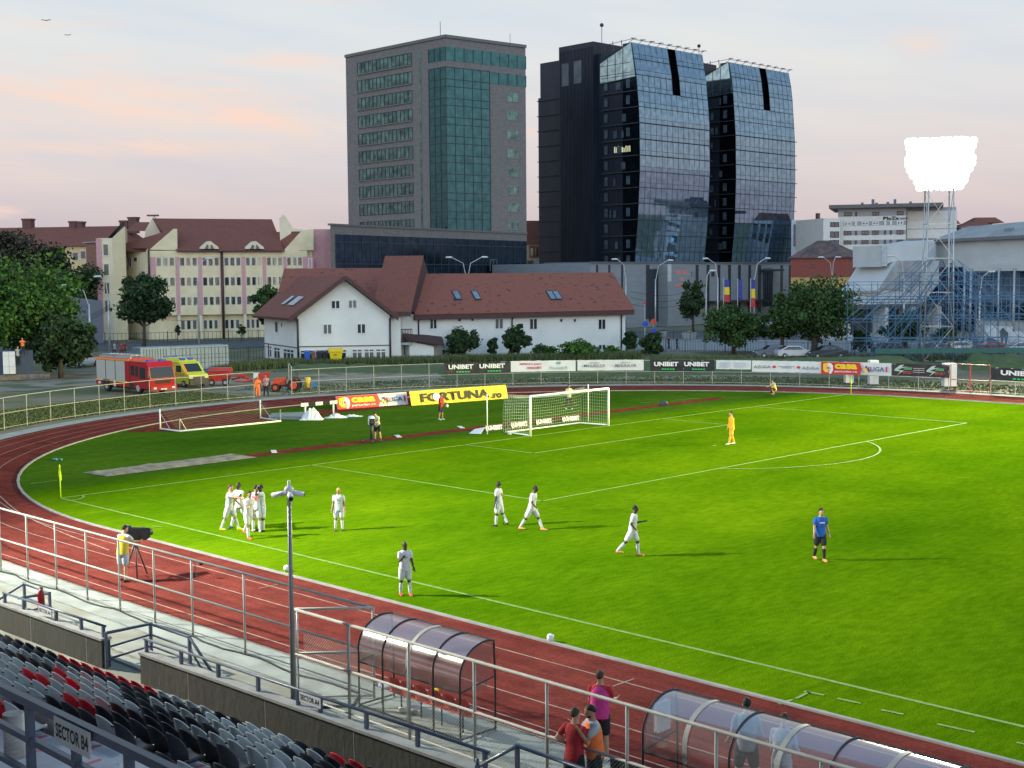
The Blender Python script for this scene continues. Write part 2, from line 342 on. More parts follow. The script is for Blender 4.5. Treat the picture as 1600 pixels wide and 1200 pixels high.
# old short marks: technical area dashes and rows beside the pitch
for (a_, b_) in [((1217, 1101), (1238, 1094)), ((1244, 1092), (1266, 1081)), ((1256, 1081), (1288, 1087)), ((1308, 1092), (1345, 1100)), ((1377, 1110), (1412, 1117)), ((1464, 1132), (1523, 1145)), ((1588, 1161), (1640, 1172)), ((236, 822), (254, 824)), ((48, 756), (90, 751)), ((352, 742), (362, 740)), ((1240, 612), (1500, 650))][:10]:
    ribbon(pl, [G(*a_), G(*b_)], .09, .016)
wl = [G(1000, 630), G(1030, 627.5), G(1048, 626), G(1093, 622.5)]
ribbon(pl, wl[2:], .12, .016); ribbon(pl, wl[:2], .12, .016)
struct(pl, 'pitch_markings')
# pale inlay plates on the runway
# roads behind the fence
asph = mat('asphalt', (.075, .08, .085), .9, var=.2, scale=.8, detail=8)
rd = MB().m(asph)
rp_ = [AT(-60, 600, 178), AT(60, 600, 178), AT(420, 600, 186), AT(700, 600, 215), AT(1050, 600, 205), AT(1300, 600, 188), AT(1700, 600, 178)]
r2 = [AT(-80, 600, 205), AT(60, 600, 203), AT(420, 600, 212), AT(700, 600, 240), AT(1050, 600, 236), AT(1300, 600, 240), AT(1720, 600, 220)]
for i in range(len(rp_)-1): rd.poly([(rp_[i].x, rp_[i].y, -.03), (rp_[i+1].x, rp_[i+1].y, -.03), (r2[i+1].x, r2[i+1].y, -.03), (r2[i].x, r2[i].y, -.03)])
struct(rd, 'road')
pv = MB().m(mat('pavement_slabs', (.24, .24, .24), .9, var=.15, scale=.6, detail=6)); 
k0 = [AT(980, 600, 172), AT(1200, 600, 165), AT(1660, 600, 150)]; k1 = [AT(980, 600, 203), AT(1200, 600, 196), AT(1680, 600, 176)]
for i in range(2): pv.prism([(k0[i].x, k0[i].y, -.05), (k0[i+1].x, k0[i+1].y, -.05), (k1[i+1].x, k1[i+1].y, -.05), (k1[i].x, k1[i].y, -.05)], [(k0[i].x, k0[i].y, .1), (k0[i+1].x, k0[i+1].y, .1), (k1[i+1].x, k1[i+1].y, .1), (k1[i].x, k1[i].y, .1)])
struct(pv, 'pavement')
# dirt track band behind the far fence, gravel yard by the tractor
gv = MB().m(mat('gravel', (.27, .235, .175), .95, col2=(.115, .12, .06), scale=.35, detail=9, thr=(.4, .55), bump=.6, bscale=5))
gp = [G(-60, 640-22), G(160, 600), G(330, 625), G(420, 630), G(560, 605), G(900, 592), G(1150, 592), G(1150, 583), G(700, 580), G(560, 578), G(420, 590), G(300, 582), G(150, 580), G(-60, 597)]
gv.poly([(p.x, p.y, -.04) for p in gp]); struct(gv, 'gravel_yard')
# grass bank behind the far fence
def bank(A_, B_, h, wd, name, seed):
    mb = MB().m(mat('bank_grass', (.055, .095, .025), .95, col2=(.10, .12, .045), scale=.8, detail=8, thr=(.35, .65), bump=.8, bscale=3)); mb.sm = True
    n = 60; prof = [(0, 0), (.18, .35), (.38, .8), (.55, 1), (.75, .9), (1, .0)]; rows = []
    for i in range(n+1):
        p = A_.lerp(B_, i/n); d = (B_-A_).normalized(); nn = Vector((-d.y, d.x, 0)); nn = nn if nn.dot(FH) > 0 else -nn
        hh = h*(1+.25*mnoise.noise(Vector((i*.23, seed, 0))))*min(1, i/4, (n-i)/4)
        rows.append([(p.x+nn.x*wd*t, p.y+nn.y*wd*t, -.07+hh*q+.12*mnoise.noise(Vector((i*.7, t*5, seed)))) for t, q in prof])
    mb.loft(rows, cap=False, closed=False); return tag(mb.build(name), kind='structure')
bank(AT(690, 600, 126), AT(1500, 600, 131), 1.15, 12, 'grass_bank', 1.)
bank(AT(1500, 600, 133), AT(1750, 600, 128), 1.2, 14, 'grass_bank', 2.)
bank(AT(420, 600, 138), AT(700, 600, 133), .5, 9, 'grass_bank', 4.)
# ================================================================== buildings
def zz(x0, y0, s): return lambda x, y: (x0+x/s, y0+y/s)
glass_dark = mat('window_glass', (.03, .035, .04), .06, var=.3, scale=1.5, spec=.9)
glass_cur = mat('curtained_glass', (.11, .12, .12), .15, var=.35, scale=1.2, stretch=(6, 6, .5), spec=.8)
frame_w = mat('white_window_frame', (.62, .63, .62), .5, var=.05)
frame_d = mat('dark_frame', (.04, .04, .045), .5, var=.1)
def quadbox(mb, fr, u0, u1, z0, z1, v0, v1): mb.box(u0, u1, min(v0, v1), max(v0, v1), z0, z1, T=fr); return mb
def window(parent, fr, u0, u1, z0, z1, v=0., n=2, fm=None, gm=None, fw=.07, name='window', cross=None, depth=.08):
    fm = fm or frame_w; gm = gm or glass_dark; f = MB().m(fm)
    for a, b, c, d in ((u0, u1, z0, z0+fw), (u0, u1, z1-fw, z1), (u0, u0+fw, z0+fw, z1-fw), (u1-fw, u1, z0+fw, z1-fw)): f.box(a, b, v, v+depth, c, d, T=fr)
    for i in range(1, n): x = u0+(u1-u0)*i/n; f.box(x-fw/2, x+fw/2, v, v+depth*.9, z0+fw, z1-fw, T=fr)
    if cross: zc = z0+(z1-z0)*cross; f.box(u0+fw, u1-fw, v, v+depth*.8, zc-fw/2, zc+fw/2, T=fr)
    o = f.build(name, parent=parent)
    MB().m(gm).box(u0+fw*.9, u1-fw*.9, v-.02, v+depth*.4, z0+fw*.9, z1-fw*.9, T=fr).build('pane', parent=o); return o
# ---------- grey stone office tower with a green glass corner
stone = mat('grey_stone_cladding', (.175, .163, .155), .75, col2=(.145, .135, .13), scale=1.3, detail=2, stretch=(1, 1, 2.5), thr=(.44, .56))
def glassmat(name, col, rough, wav=.05, var=.2, wscale=.35, ws2=None, metal=.92):
    m = mat(name, col, rough, metal, var=var, scale=.8, detail=2, bump=wav, bscale=wscale); return m
teal = glassmat('teal_mirror_glass', (.038, .10, .112), .05, .02)
tealb = glassmat('teal_window_glass', (.085, .15, .15), .08, .02, .5)
T1c, T1l, T1r = AT(696, 56, 265), AT(540, 88, 288), AT(821, 72, 277.5)
H1 = T1c.z
L1 = Fr(T1l, T1c); R1 = Fr(T1c, T1r); back = Vector((T1l.x+T1r.x-T1c.x, T1l.y+T1r.y-T1c.y, 0))
tower = thing('office_tower', (T1c.x, T1c.y, 0), 'tall grey stone office tower with a green mirror glass corner', 'office tower')
b = MB().m(stone); pts = [T1c, T1r, back, T1l]; b.prism([(p.x, p.y, 0) for p in pts], [(p.x, p.y, H1) for p in pts]); b.build('wall', parent=tower)
Z3 = zz(500, 40, 3.078)
b = MB().m(mat('parapet_metal', (.12, .12, .12), .5))
for fr in (L1, R1): b.box(-.1, fr.L+.1, -.2, .25, H1-.35, H1+.25, T=fr)
b.build('parapet', parent=tower)
mull = mat('dark_mullion', (.022, .036, .042), .5, var=.1); sill = mat('pale_sill', (.17, .18, .175), .6)
zt0, zt9 = L1.hit(*Z3(182, 180))[1], L1.hit(*Z3(190, 945))[1]; wh = zt0-L1.hit(*Z3(182, 236))[1]; fl = (zt0-zt9)/9
u0, u1 = L1.hit(*Z3(182, 300))[0], L1.hit(*Z3(443, 300))[0]
for i in range(11):
    zt = zt0-fl*i
    o = MB().m(tealb).box(u0, u1, -.3, .03, zt-wh, zt, T=L1).build('window_band', parent=tower)
    f = MB().m(mull)
    f.box(u0, u1, .03, .12, zt-.12, zt, T=L1).box(u0, u1, .03, .12, zt-wh, zt-wh+.1, T=L1)
    for k in range(15): x = u0+(u1-u0)*k/14; f.box(x-.05, x+.05, .03, .1, zt-wh+.1, zt-.12, T=L1)
    f.build('mullions', parent=o)
    if i < 8: MB().m(sill).box(u0-.1, u1+.1, .02, .3, zt-wh-.18, zt-wh-.02, T=L1).build('sill', parent=o)
ug = L1.hit(*Z3(526, 400))[0]
def curtain(parent, fr, u0, u1, z0, z1, nu, zs, v=.05, gm=teal, name='curtain_wall'):
    o = MB().m(gm).box(u0, u1, -.3, v, z0, z1, T=fr).build(name, parent=parent); f = MB().m(mull)
    for k in range(nu+1): x = u0+(u1-u0)*k/nu; f.box(x-.05, x+.05, v, v+.07, z0, z1, T=fr)
    for z_ in zs:
        if z0 <= z_ <= z1: f.box(u0+.05, u1-.05, v, v+.1, z_-.06, z_+.06, T=fr)
    f.build('mullions', parent=o); return o
ztg = L1.hit(*Z3(603, 198))[1]; zb = [ztg-fl*i for i in range(16)]+[ztg-fl*(i+.62) for i in range(16)]
zta, ztb = L1.hit(*Z3(603, 100))[1], L1.hit(*Z3(603, 166))[1]
curtain(tower, L1, ug, L1.L+.04, 18, ztg, 3, zb); curtain(tower, L1, ug, L1.L+.04, ztb, zta, 3, [])
ur = R1.hit(*Z3(817, 500))[0]; ue = R1.L+.02
curtain(tower, R1, -.04, ur, 18, ztg, 5, zb)
curtain(tower, R1, -.04, ue, ztb, zta, 9, [])
zs2 = R1.hit(*Z3(900, 287))[1]
curtain(tower, R1, ur, ue, zs2, ztg-.02, 4, [])
o = MB().m(tealb).box(L1.hit(*Z3(480, 400))[0], L1.hit(*Z3(489, 400))[0], -.2, .04, 12, L1.hit(*Z3(485, 122))[1], T=L1).build('slit_window', parent=tower)
a0, a1 = R1.hit(*Z3(899, 500))[0], R1.hit(*Z3(956, 500))[0]
for y in (320, 408, 500, 592, 680, 766, 850, 937):
    z1_, z0_ = R1.hit(*Z3(900, y))[1], R1.hit(*Z3(900, y+46))[1]
    window(tower, R1, a0, a1, z0_, z1_, .0, 2, sill, tealb, .12)
MB().m(mull).tube([R1(3, -6, H1), R1(3, -6, H1+4)], .06, 5).build('antenna', parent=tower); MB().m(mull).tube([R1(17, -1, H1), R1(17, -1, H1+2.4)], .05, 5).build('antenna', parent=tower)
# ---------- its low podium of blue-black glass under a stone band
pA, pB = AT(516, 352, 215), AT(823, 366, 268)
PF = Fr(pA, pB); HP = pA.z
pod = thing('podium_block', (pA.x, pA.y, 0), 'low long block of blue-black glass under a grey stone band', 'office podium')
dA, dB = (Vector((pA.x-CX, pA.y-CY, 0))).normalized()*45, FH*30; b = MB().m(stone).prism([(*PF(0, 0, 0).xy, 0), (*PF(PF.L, 0, 0).xy, 0), (*(PF(PF.L, 0, 0)+dB).xy, 0), (*(PF(0, 0, 0)+dA).xy, 0)], [(*PF(0, 0, 0).xy, HP), (*PF(PF.L, 0, 0).xy, HP), (*(PF(PF.L, 0, 0)+dB).xy, HP), (*(PF(0, 0, 0)+dA).xy, HP)]); b.build('wall', parent=pod)
navy = glassmat('navy_mirror_glass', (.018, .042, .075), .12, .03, .35)
zb_ = PF.hit(*Z3(60, 1003))[1]
curtain(pod, PF, 1.2, PF.L-.3, 2, zb_, 26, [zb_-3.6*i-1.2 for i in range(5)], gm=navy)
MB().m(mat('parapet_metal', (.12, .12, .12))).box(-.15, PF.L, -.4, .2, HP-.02, HP+.3, T=PF).build('parapet', parent=pod)
window(pod, PF, *[PF.hit(*Z3(x, 1150))[0] for x in (815, 847)], PF.hit(*Z3(830, 1180))[1], PF.hit(*Z3(830, 1125))[1], .14, 2, sill, navy)
# ---------- twin dark glass towers with a bulging front
steel_d = mat('dark_cladding', (.014, .021, .034), .38, .3, var=.25, scale=.4, stretch=(1, 1, .3))
side_gl = glassmat('smoked_side_glass', (.02, .03, .045), .15, .03, .5)
bluegl = glassmat('blue_mirror_glass', (.22, .32, .42), .03, .03, .22)
palegl = glassmat('pale_mirror_glass', (.28, .38, .42), .06, .02, .3)
pal_win = mat('pale_window', (.05, .07, .09), .2, var=.35, scale=.6)
lit = mat('lit_office', (.8, .75, .40), .5, var=0, emit=.35)
def dark_tower(P, Q, edge_px, label, second=False):
    f = Fr(P, Q); H = P.z; WF = f.L
    root = thing('glass_tower', (P.x, P.y, 0), label, 'office tower', 'twin dark glass towers')
    prof = []
    for (px, py) in edge_px:
        d = ray(px, py); t = (f.a-CAMP).dot(f.u)/d.dot(f.u); p = CAMP+d*t; prof.append((p.z, (p-f.a).dot(f.n)))
    prof.sort()
    def V(z):
        if z <= prof[0][0]: return prof[0][1]
        for (a, va), (c, vc) in zip(prof, prof[1:]):
            if z <= c:
                t = (z-a)/(c-a); t = t*t*(3-2*t)*.35+t*.65; return va+(vc-va)*t
        return prof[-1][1]
    fh_ = 3.46; nf = int((H-8)/fh_); zt = [H-fh_*i for i in range(nf+1)]; zt.reverse()
    s0, s1 = WF*.49, WF*.60; zslot = H-fh_*(3.0+.15)
    core = MB().m(steel_d).box(0.1, WF-.1, -28, -2.6, 0, H-1.2, T=f); core.build('core', parent=root)
    ends = MB().m(side_gl)
    for uu in (0.02, WF-.02):
        lo = [f(uu, V(z_)-.05, z_) for z_ in [0]+zt]; hi = [f(uu, -2.6, z_) for z_ in [0]+zt]
        for i in range(len(lo)-1): ends.poly([lo[i], hi[i], hi[i+1], lo[i+1]])
    ends.poly([f(0, V(H), H), f(WF, V(H), H), f(WF, -8.6, H-2.6), f(0, -8.6, H-2.6)])
    ends.build('side_glass', parent=root)
    # front: one strip of panes per floor
    for i in range(len(zt)-1):
        z0_, z1_ = zt[i], zt[i+1]; g_ = MB().m(bluegl); cols = [(0, s0), (s1, WF)] if z0_ >= zslot-.5 else [(0, WF)]
        zm = z0_+(z1_-z0_)*.30
        for ci, (a, c) in enumerate(cols):
            if ci: g_.build('glass_floor', parent=root); g_ = MB().m(bluegl)
            for za, zb2 in ((z0_, zm), (zm, z1_)):
                n = max(1, round((c-a)/1.9)); rr = random.Random(i*7+int(za))
                for k in range(n):
                    x0, x1 = a+(c-a)*k/n, a+(c-a)*(k+1)/n; e = rr.uniform(-.004, .004) if za != z0_ else 0
                    g_.poly([f(x0, V(za)+e, za), f(x1, V(za)-e, za), f(x1, V(zb2)-e, zb2), f(x0, V(zb2)+e, zb2)])
        o = g_.build('glass_floor', parent=root)
        m_ = MB(); vm = mat('slate_blue_mullion', (.035, .06, .085), .3, .6, var=.1)
        for a, c in cols:
            n = max(1, round((c-a)/1.9))
            for k in range(n+1):
                x = a+(c-a)*k/n; m_.m(vm).hexa([f(x-.035, V(z0_)-.02, z0_), f(x+.035, V(z0_)-.02, z0_), f(x+.035, V(z0_)+.04, z0_), f(x-.035, V(z0_)+.04, z0_), f(x-.035, V(z1_)-.02, z1_), f(x+.035, V(z1_)-.02, z1_), f(x+.035, V(z1_)+.04, z1_), f(x-.035, V(z1_)+.04, z1_)])
            m_.m(mull); big = .38 if (i % 1 == 0 and zt[-1]-z1_ > fh_*3.5) else .1
            m_.box(a-(.5 if big > .2 else 0), c+(.5 if big > .2 else 0), V(z0_)-.1, V(z0_)+big, z0_-.07, z0_+.05, T=f)
            m_.box(a, c, V(zm)-.02, V(zm)+.05, zm-.035, zm+.035, T=f)
        m_.build('mullions', parent=o)
    # left side: floors with smoked windows
    m_ = MB().m(mull)
    for z_ in zt[:-2]: m_.box(-.35, 0, -8.6, V(z_)+.3, z_-.12, z_+.06, T=f)
    m_.build('floor_edges', parent=root)
    rr = random.Random(5 if second else 2)
    for i, z_ in enumerate(zt[:-3]):
        if (i == len(zt)-8 and not second):
            o = MB().m(lit)
            for k in range(9): a_ = -5.+k*.55; o.box(-.1, 0, a_, a_+.1+rr.random()*.25, z_+.9, z_+1.3+rr.random()*1., T=f)
            o.build('lit_window', parent=root)
        pw = lambda a_, c_, z0_, z1_: MB().m(pal_win).box(-.12, 0, a_, c_, z0_, z1_, T=f).build('window', parent=root)
        pw(-7.9, -7.0, z_+.75, z_+2.6)
        if rr.random() < .8: pw(-1.5, -.5, z_+.75, z_+2.6)
        for _ in range(2):
            if rr.random() < .5: a_ = rr.uniform(-6.5, -2.5); pw(a_, a_+rr.uniform(.3, 1.3), z_+.6, z_+2.2)
    # pale glass trapezoid at the top of the side
    t_ = MB().m(palegl); zc0 = H-7.4
    t_.prism([f(-.35, V(zc0)-.1, zc0), f(-.35, -8.9, zc0-.6), f(0.3, -8.9, zc0-.6), f(.3, V(zc0)-.1, zc0)], [f(-.35, V(H)-.05, H-.1), f(-.35, -8.9, H-3.6), f(.3, -8.9, H-3.6), f(.3, V(H)-.05, H-.1)])
    o = t_.build('corner_glass', parent=root); m_ = MB().m(mull)
    for k in range(1, 4): v_ = -8.9+(8.9+V(H))*k/4; m_.box(-.42, -.35, v_-.05, v_+.05, zc0-.2, H-3.6+3.4*k/4, T=f)
    m_.box(-.42, -.35, -8.8, V(H)-.2, H-4.3, H-4.2, T=f); m_.box(-.42, -.35, -8.8, V(H)-.2, H-6.4, H-6.3, T=f)
    m_.build('mullions', parent=o)
    # back core block and the lower rear block
    c_ = MB().m(steel_d).box(-1.2, 9, -20.7, -10.2, 0, H+1.4, T=f)
    for k in range(24): c_.box(-1.3, -1.2, -10.5-k*.43, -10.3-k*.43, 9, H+.3, T=f)
    c_.build('stair_core', parent=root)
    if not second:
        MB().m(pal_win).box(-1.4, -1.25, -19.6, -17.5, H-7.5, H-2.5, T=f).box(-1.4, -1.25, -15.9, -13.6, H-7.3, H-2.3, T=f).build('window', parent=root)
        r_ = MB().m(steel_d).box(-.6, 12, -28, -20.7, 0, H-9.2, T=f).box(.4, 12, -27, -20.7, H-9.2, H-1.6, T=f)
        for k in range(13): r_.box(-.9, -.6, -28.2, -20.8, H-10-k*3.46, H-9.85-k*3.46, T=f)
        r_.build('rear_block', parent=root)
        MB().m(palegl).box(.2, .38, -24.2, -21.2, H-8.4, H-1.9, T=f).build('window', parent=root)
    # roof edge rail with its struts, mast
    m_ = MB().m(mat('roof_steel', (.05, .05, .055), .5)); vt = V(H)
    m_.tube([f(0, vt+.1, H+.7), f(WF, vt+.1, H+.7)], .07, 5)
    for k in range(9): x = WF*k/8; m_.tube([f(x, vt-1.2, H-.2), f(x, vt+.6, H+.8)], .06, 5); m_.tube([f(x-.7, vt+.5, H+.75), f(x+.9, vt+.5, H+.9)], .09, 5)
    m_.tube([f(0, vt, H+.7), f(0, -9, H+.3)], .06, 5)
    for v_ in (-3, -5.5, -8): m_.tube([f(.5, v_, H-2), f(0, v_, H+.9)], .09, 5)
    m_.build('roof_rail', parent=root)
    MB().m(mull).tube([f(1, -9.6, H-1), f(1, -9.6, H+5)], .07, 5).ball(f(1, -9.6, H+5.1), .45, 8, 5).build('mast', parent=root)
    return f
e1 = [(987, 66), (990.5, 90), (994, 112), (999, 180), (1000, 260), (997, 340), (992, 406)]
P2 = AT(987, 66, 290); Q2 = AT(1097, 85, 307)
dark_tower(P2, Q2, e1, 'nearer of two dark towers with bulging blue mirror glass front, stair block on its left')
e2 = [(1139, 97), (1143, 120), (1146, 150), (1149.5, 215), (1150, 280), (1148, 350), (1143, 408)]
P3 = AT(1139, 97, 319); Q3 = AT(1232, 114, 337)
dark_tower(P3, Q3, e2, 'farther, right-hand one of two dark towers with bulging blue mirror glass front', True)
# ---------- grey metal-clad business centre below them
cA, cB = AT(922, 411, 238), AT(1247, 411, 287)
HC = cA.z; CF = Fr(cA, cB)
metal_p = mat('grey_metal_panel', (.23, .26, .285), .5, .35, var=.08, scale=.3, stretch=(1, 1, 4))
black_s = mat('dark_slit', (.02, .025, .035), .4)
cb = thing('business_centre', (cA.x, cA.y, 0), 'grey metal-clad business centre with dark vertical slits and red lettering', 'building')
MB().m(metal_p).box(0, CF.L, -25, 0, 0, HC, T=CF).build('wall', parent=cb)
U = lambda px: CF.hit(px, 460)[0]
for px, w_ in [(933, .5), (952, .5), (972, .5), (1012, 1.0), (1089, .9), (1106, .9), (1123, .9), (1139.5, .9), (1155, .9), (1171, .9), (1186.5, 1.1), (1221, .9), (1234, .9)]:
    MB().m(black_s).box(U(px)-w_/2, U(px)+w_/2, .0, .06, 1.5, HC-.3, T=CF).build('slit', parent=cb)
MB().m(black_s).box(U(1014), U(1028), .0, .09, 1, HC-1.1, T=CF).build('slit', parent=cb); MB().m(black_s).box(U(1067), U(1071), .0, .3, 0, HC-.3, T=CF).build('slit', parent=cb)
for px in (1078.5, 1113.5): MB().m(black_s).box(U(px)-.5, U(px)+.5, .0, .08, HC-2.6, HC-1.7, T=CF).build('vent', parent=cb)
blk = MB().m(metal_p).box(U(1029), U(1066), 0, 2.2, 0, HC-.2, T=CF); bo = blk.build('sign_block', parent=cb)
MB().m(mat('pale_edge', (.42, .45, .46), .5)).box(U(1029)-.1, U(1034), 2.2, 2.3, HC-3.5, HC-.2, T=CF).build('corner_trim', parent=cb)
gl = MB().m(navy).box(U(1192), U(1206), 0, .1, 3, HC-1.6, T=CF); go = gl.build('curtain_wall', parent=cb)
m_ = MB().m(mull)
for k in range(9): m_.box(U(1192), U(1206), .1, .16, 3+k*1.0, 3.07+k*1., T=CF)
for k in range(5): x = U(1192)+(U(1206)-U(1192))*k/4; m_.box(x-.05, x+.05, .1, .18, 3, HC-1.6, T=CF)
m_.box(U(1188), U(1209), 0, 2.5, HC-1.6, HC-1.2, T=CF); m_.build('mullions', parent=go)
MB().m(mat('parapet_grey', (.10, .11, .12))).box(-.1, CF.L+.1, -.3, .3, HC, HC+.25, T=CF).build('parapet', parent=cb)
redsign = mat('red_sign_letter', (.85, .22, .18), .5, var=.1, emit=.0)
for s2, (x0, y0, x1, y1) in (('CENTRUL', (343, 132, 465, 160)), ('DE', (386, 193, 425, 220)), ('AFACERI', (343, 249, 465, 277))):
    Z1 = zz(980, 400, 5.714); a_, c_ = CF.hit(*Z1(x0, y1)), CF.hit(*Z1(x1, y0))
    text(bo, s2, CF(0, 2.26, 0), CF.u, (0, 0, 1), a_[0], c_[0], a_[1], c_[1], redsign, .03)
MB().m(black_s).box(U(1095), U(1190), 0, 3, 4.2, 4.6, T=CF).build('canopy', parent=cb)
MB().m(mat('shop_red', (.30, .03, .04), .5)).box(U(1168), U(1186), 0, .4, 3.0, 4.2, T=CF).build('shop_front', parent=cb)
# dark low annex between podium and towers
aA, aB = AT(836, 412, 268), AT(925, 412, 262); af = Fr(aA, aB)
an = thing('low_annex', (aA.x, aA.y, 0), 'low dark annex roof between the podium and the dark glass tower', 'building')
MB().m(mat('dark_roof_sheet', (.10, .12, .13), .6)).box(2, af.L, -12, 0, 0, af.hit(880, 410)[1], T=af).build('wall', parent=an)
b = MB().m(mat('dark_roof_sheet', (.10, .12, .13), .6)); za = af.hit(850, 424)[1]; b.box(-16, af.L+4, -3, 9, 0, af.hit(850, 425)[1], T=af); b.build('roof', parent=an)
# narrow old house with red roof and brown window surrounds seen between the towers
nA, nB = AT(821, 370, 330), AT(880, 370, 330); nf_ = Fr(nA, nB)
nh = thing('old_townhouse', (nA.x, nA.y, 0), 'old cream townhouse with brown arched window surrounds seen between two towers', 'house')
zu = nf_.hit(830, 381)[1]
MB().m(mat('pale_plaster', (.50, .47, .38), .8)).box(-3, nf_.L, -10, 0, 0, zu, T=nf_).build('wall', parent=nh)
tile = mat('red_roof_tile', (.21, .070, .046), .85, col2=(.15, .053, .038), scale=2.2, detail=6, stretch=(1, 1, 2), bump=.3, bscale=9)
tile_w = mat('mossy_roof_tile', (.22, .076, .052), .85, col2=(.045, .028, .028), scale=.9, detail=9, stretch=(1.5, 1.5, 4), thr=(.31, .40), bump=.4, bscale=8)
zr = nf_.hit(830, 344)[1]
MB().m(tile).prism([nf_(-3, .4, zu), nf_(nf_.L, .4, zu), nf_(nf_.L, -12, zu), nf_(-3, -12, zu)], [nf_(-3, -3, zr), nf_(nf_.L, -3, zr), nf_(nf_.L, -9, zr), nf_(-3, -9, zr)]).build('roof', parent=nh)
brown = mat('brown_surround', (.28, .12, .04), .8)
for x in (831, 838.5):
    u_, z_ = nf_.hit(x, 394); o = MB().m(brown).box(u_-.65, u_+.65, 0, .12, z_-1.4, z_+1.5, T=nf_).build('window', parent=nh)
    MB().m(glass_dark).box(u_-.32, u_+.32, .1, .16, z_-1., z_+1., T=nf_).build('pane', parent=o)
u_, z_ = nf_.hit(830, 415); o = MB().m(brown).box(u_-1.2, u_+.5, 0, .12, z_-1.4, z_+1.3, T=nf_).build('window', parent=nh); MB().m(glass_dark).box(u_-.8, u_+.1, .1, .16, z_-1., z_+1., T=nf_).build('pane', parent=o)

# ---------- cream school-like block with pink pilasters
cream = mat('cream_plaster', (.70, .60, .38), .85, var=.08, scale=.7)
cream_l = mat('light_cream_plaster', (.68, .60, .42), .85, var=.06, scale=.7)
pink = mat('pink_plaster', (.55, .30, .30), .85, var=.06)
Z4 = zz(160, 320, 4.706)
SA, SB = AT(233, 500, 213), AT(520, 500, 223); SF = Fr(SA, SB)
hu = lambda x, y=500: SF.hit(*Z4(x, y))[0]
hz = lambda y, x=700: SF.hit(*Z4(x, y))[1]
sch = thing('school_building', (SA.x, SA.y, 0), 'cream four-storey block with pink pilasters, red roof and two dormers', 'school')
ze = hz(338); zr = AT(*Z4(800, 105), 213+13).z; DPT = 20
b = MB().m(cream).box(-.0, hu(1545), -DPT, 0, hz(985), ze, T=SF)
b.build('wall', parent=sch)
# ground floor is set back a little under the upper storeys
zg = hz(808); MB().m(cream).box(.2, hu(1500), 0, .9, zg, ze, T=SF).box(.2, hu(1500), .9, .96, hz(385)+.02, ze-.3, T=SF).build('upper_wall', parent=sch)
VU = .9
rf = MB().m(tile); xl, xr = hu(403, 200), hu(1310, 200); el, er = hu(545), hu(1330)
rf.prism([SF(el, VU+.5, ze), SF(er, VU+.5, ze), SF(er, -DPT-1, ze), SF(el, -DPT-1, ze)], [SF(xl, -8.6, zr), SF(xr, -8.6, zr), SF(xr, -9.4, zr), SF(xl, -9.4, zr)])
ro = rf.build('roof', parent=sch)
MB().m(mat('gutter_brown', (.06, .03, .03), .6)).box(el, er, VU+.5, VU+.75, ze-.2, ze, T=SF).build('gutter', parent=ro)
# gable parapet walls left and right
for (xs, rd_) in (([(345, 330), (520, 178), (546, 178), (548, 335)], 0), ([(1330, 335), (1462, 190), (1545, 178), (1545, 335)], 1)):
    q = [SF.hit(*Z4(x, y)) for x, y in xs]; pb = [SF(u_, VU-.0, z_) for u_, z_ in q]; pt = [SF(u_, VU-.5, z_) for u_, z_ in q]
    MB().m(cream).prism(pb, pt).build('gable_wall', parent=sch)
q = [SF.hit(*Z4(x, y)) for x, y in [(345, 330), (520, 180)]]
MB().m(tile).prism([SF(q[0][0], VU-.5, q[0][1]), SF(q[1][0], VU-.5, q[1][1]), SF(q[1][0], -12, q[1][1]), SF(q[0][0]-7.6, -12, q[0][1])][:4], [SF(q[0][0], VU-.5, q[0][1]-.3), SF(q[1][0], VU-.5, q[1][1]-.3), SF(q[1][0], -12, q[1][1]-.3), SF(q[0][0]-7.6, -12, q[0][1]-.3)]).build('wing_roof', parent=sch)
# high end gables of the main roof
for xs in ([(300, 330), (318, 182), (372, 85), (378, 85), (455, 182), (470, 330)], [(1300, 100), (1328, 75), (1340, 85), (1395, 172), (1468, 180), (1468, 330), (1310, 330)]):
    q = [SF.hit(*Z4(x, y)) for x, y in xs]; s_ = 1.045
    pb = [AT(*Z4(x, y), 213+9) for x, y in xs]; pt = [p+FH*.6 for p in pb]
    MB().m(cream_l).prism(pb, pt).build('end_gable', parent=sch)
a_ = AT(*Z4(365, 72), 222); MB().m(mat('cap_brown', (.10, .07, .07))).prism([a_+RT*-.9-UP*.25, a_+RT*.9-UP*.25, a_+RT*.9+FH*1-UP*.25, a_-RT*.9+FH*1-UP*.25], [a_+RT*-.9, a_+RT*.9, a_+RT*.9+FH*1, a_-RT*.9+FH*1]).build('chimney_cap', parent=sch)
q = [SF.hit(*Z4(x, y)) for x, y in [(1330, 335), (1465, 195)]]
MB().m(tile).prism([SF(q[0][0], VU-.5, q[0][1]), SF(q[1][0], VU-.5, q[1][1]), SF(q[1][0]-6, -6, q[1][1]), SF(q[0][0]-2, -6, q[0][1])], [SF(q[0][0], VU-.5, q[0][1]-.3), SF(q[1][0], VU-.5, q[1][1]-.3), SF(q[1][0]-6, -6, q[1][1]-.3), SF(q[0][0]-2, -6, q[0][1]-.3)]).build('wing_roof', parent=sch)
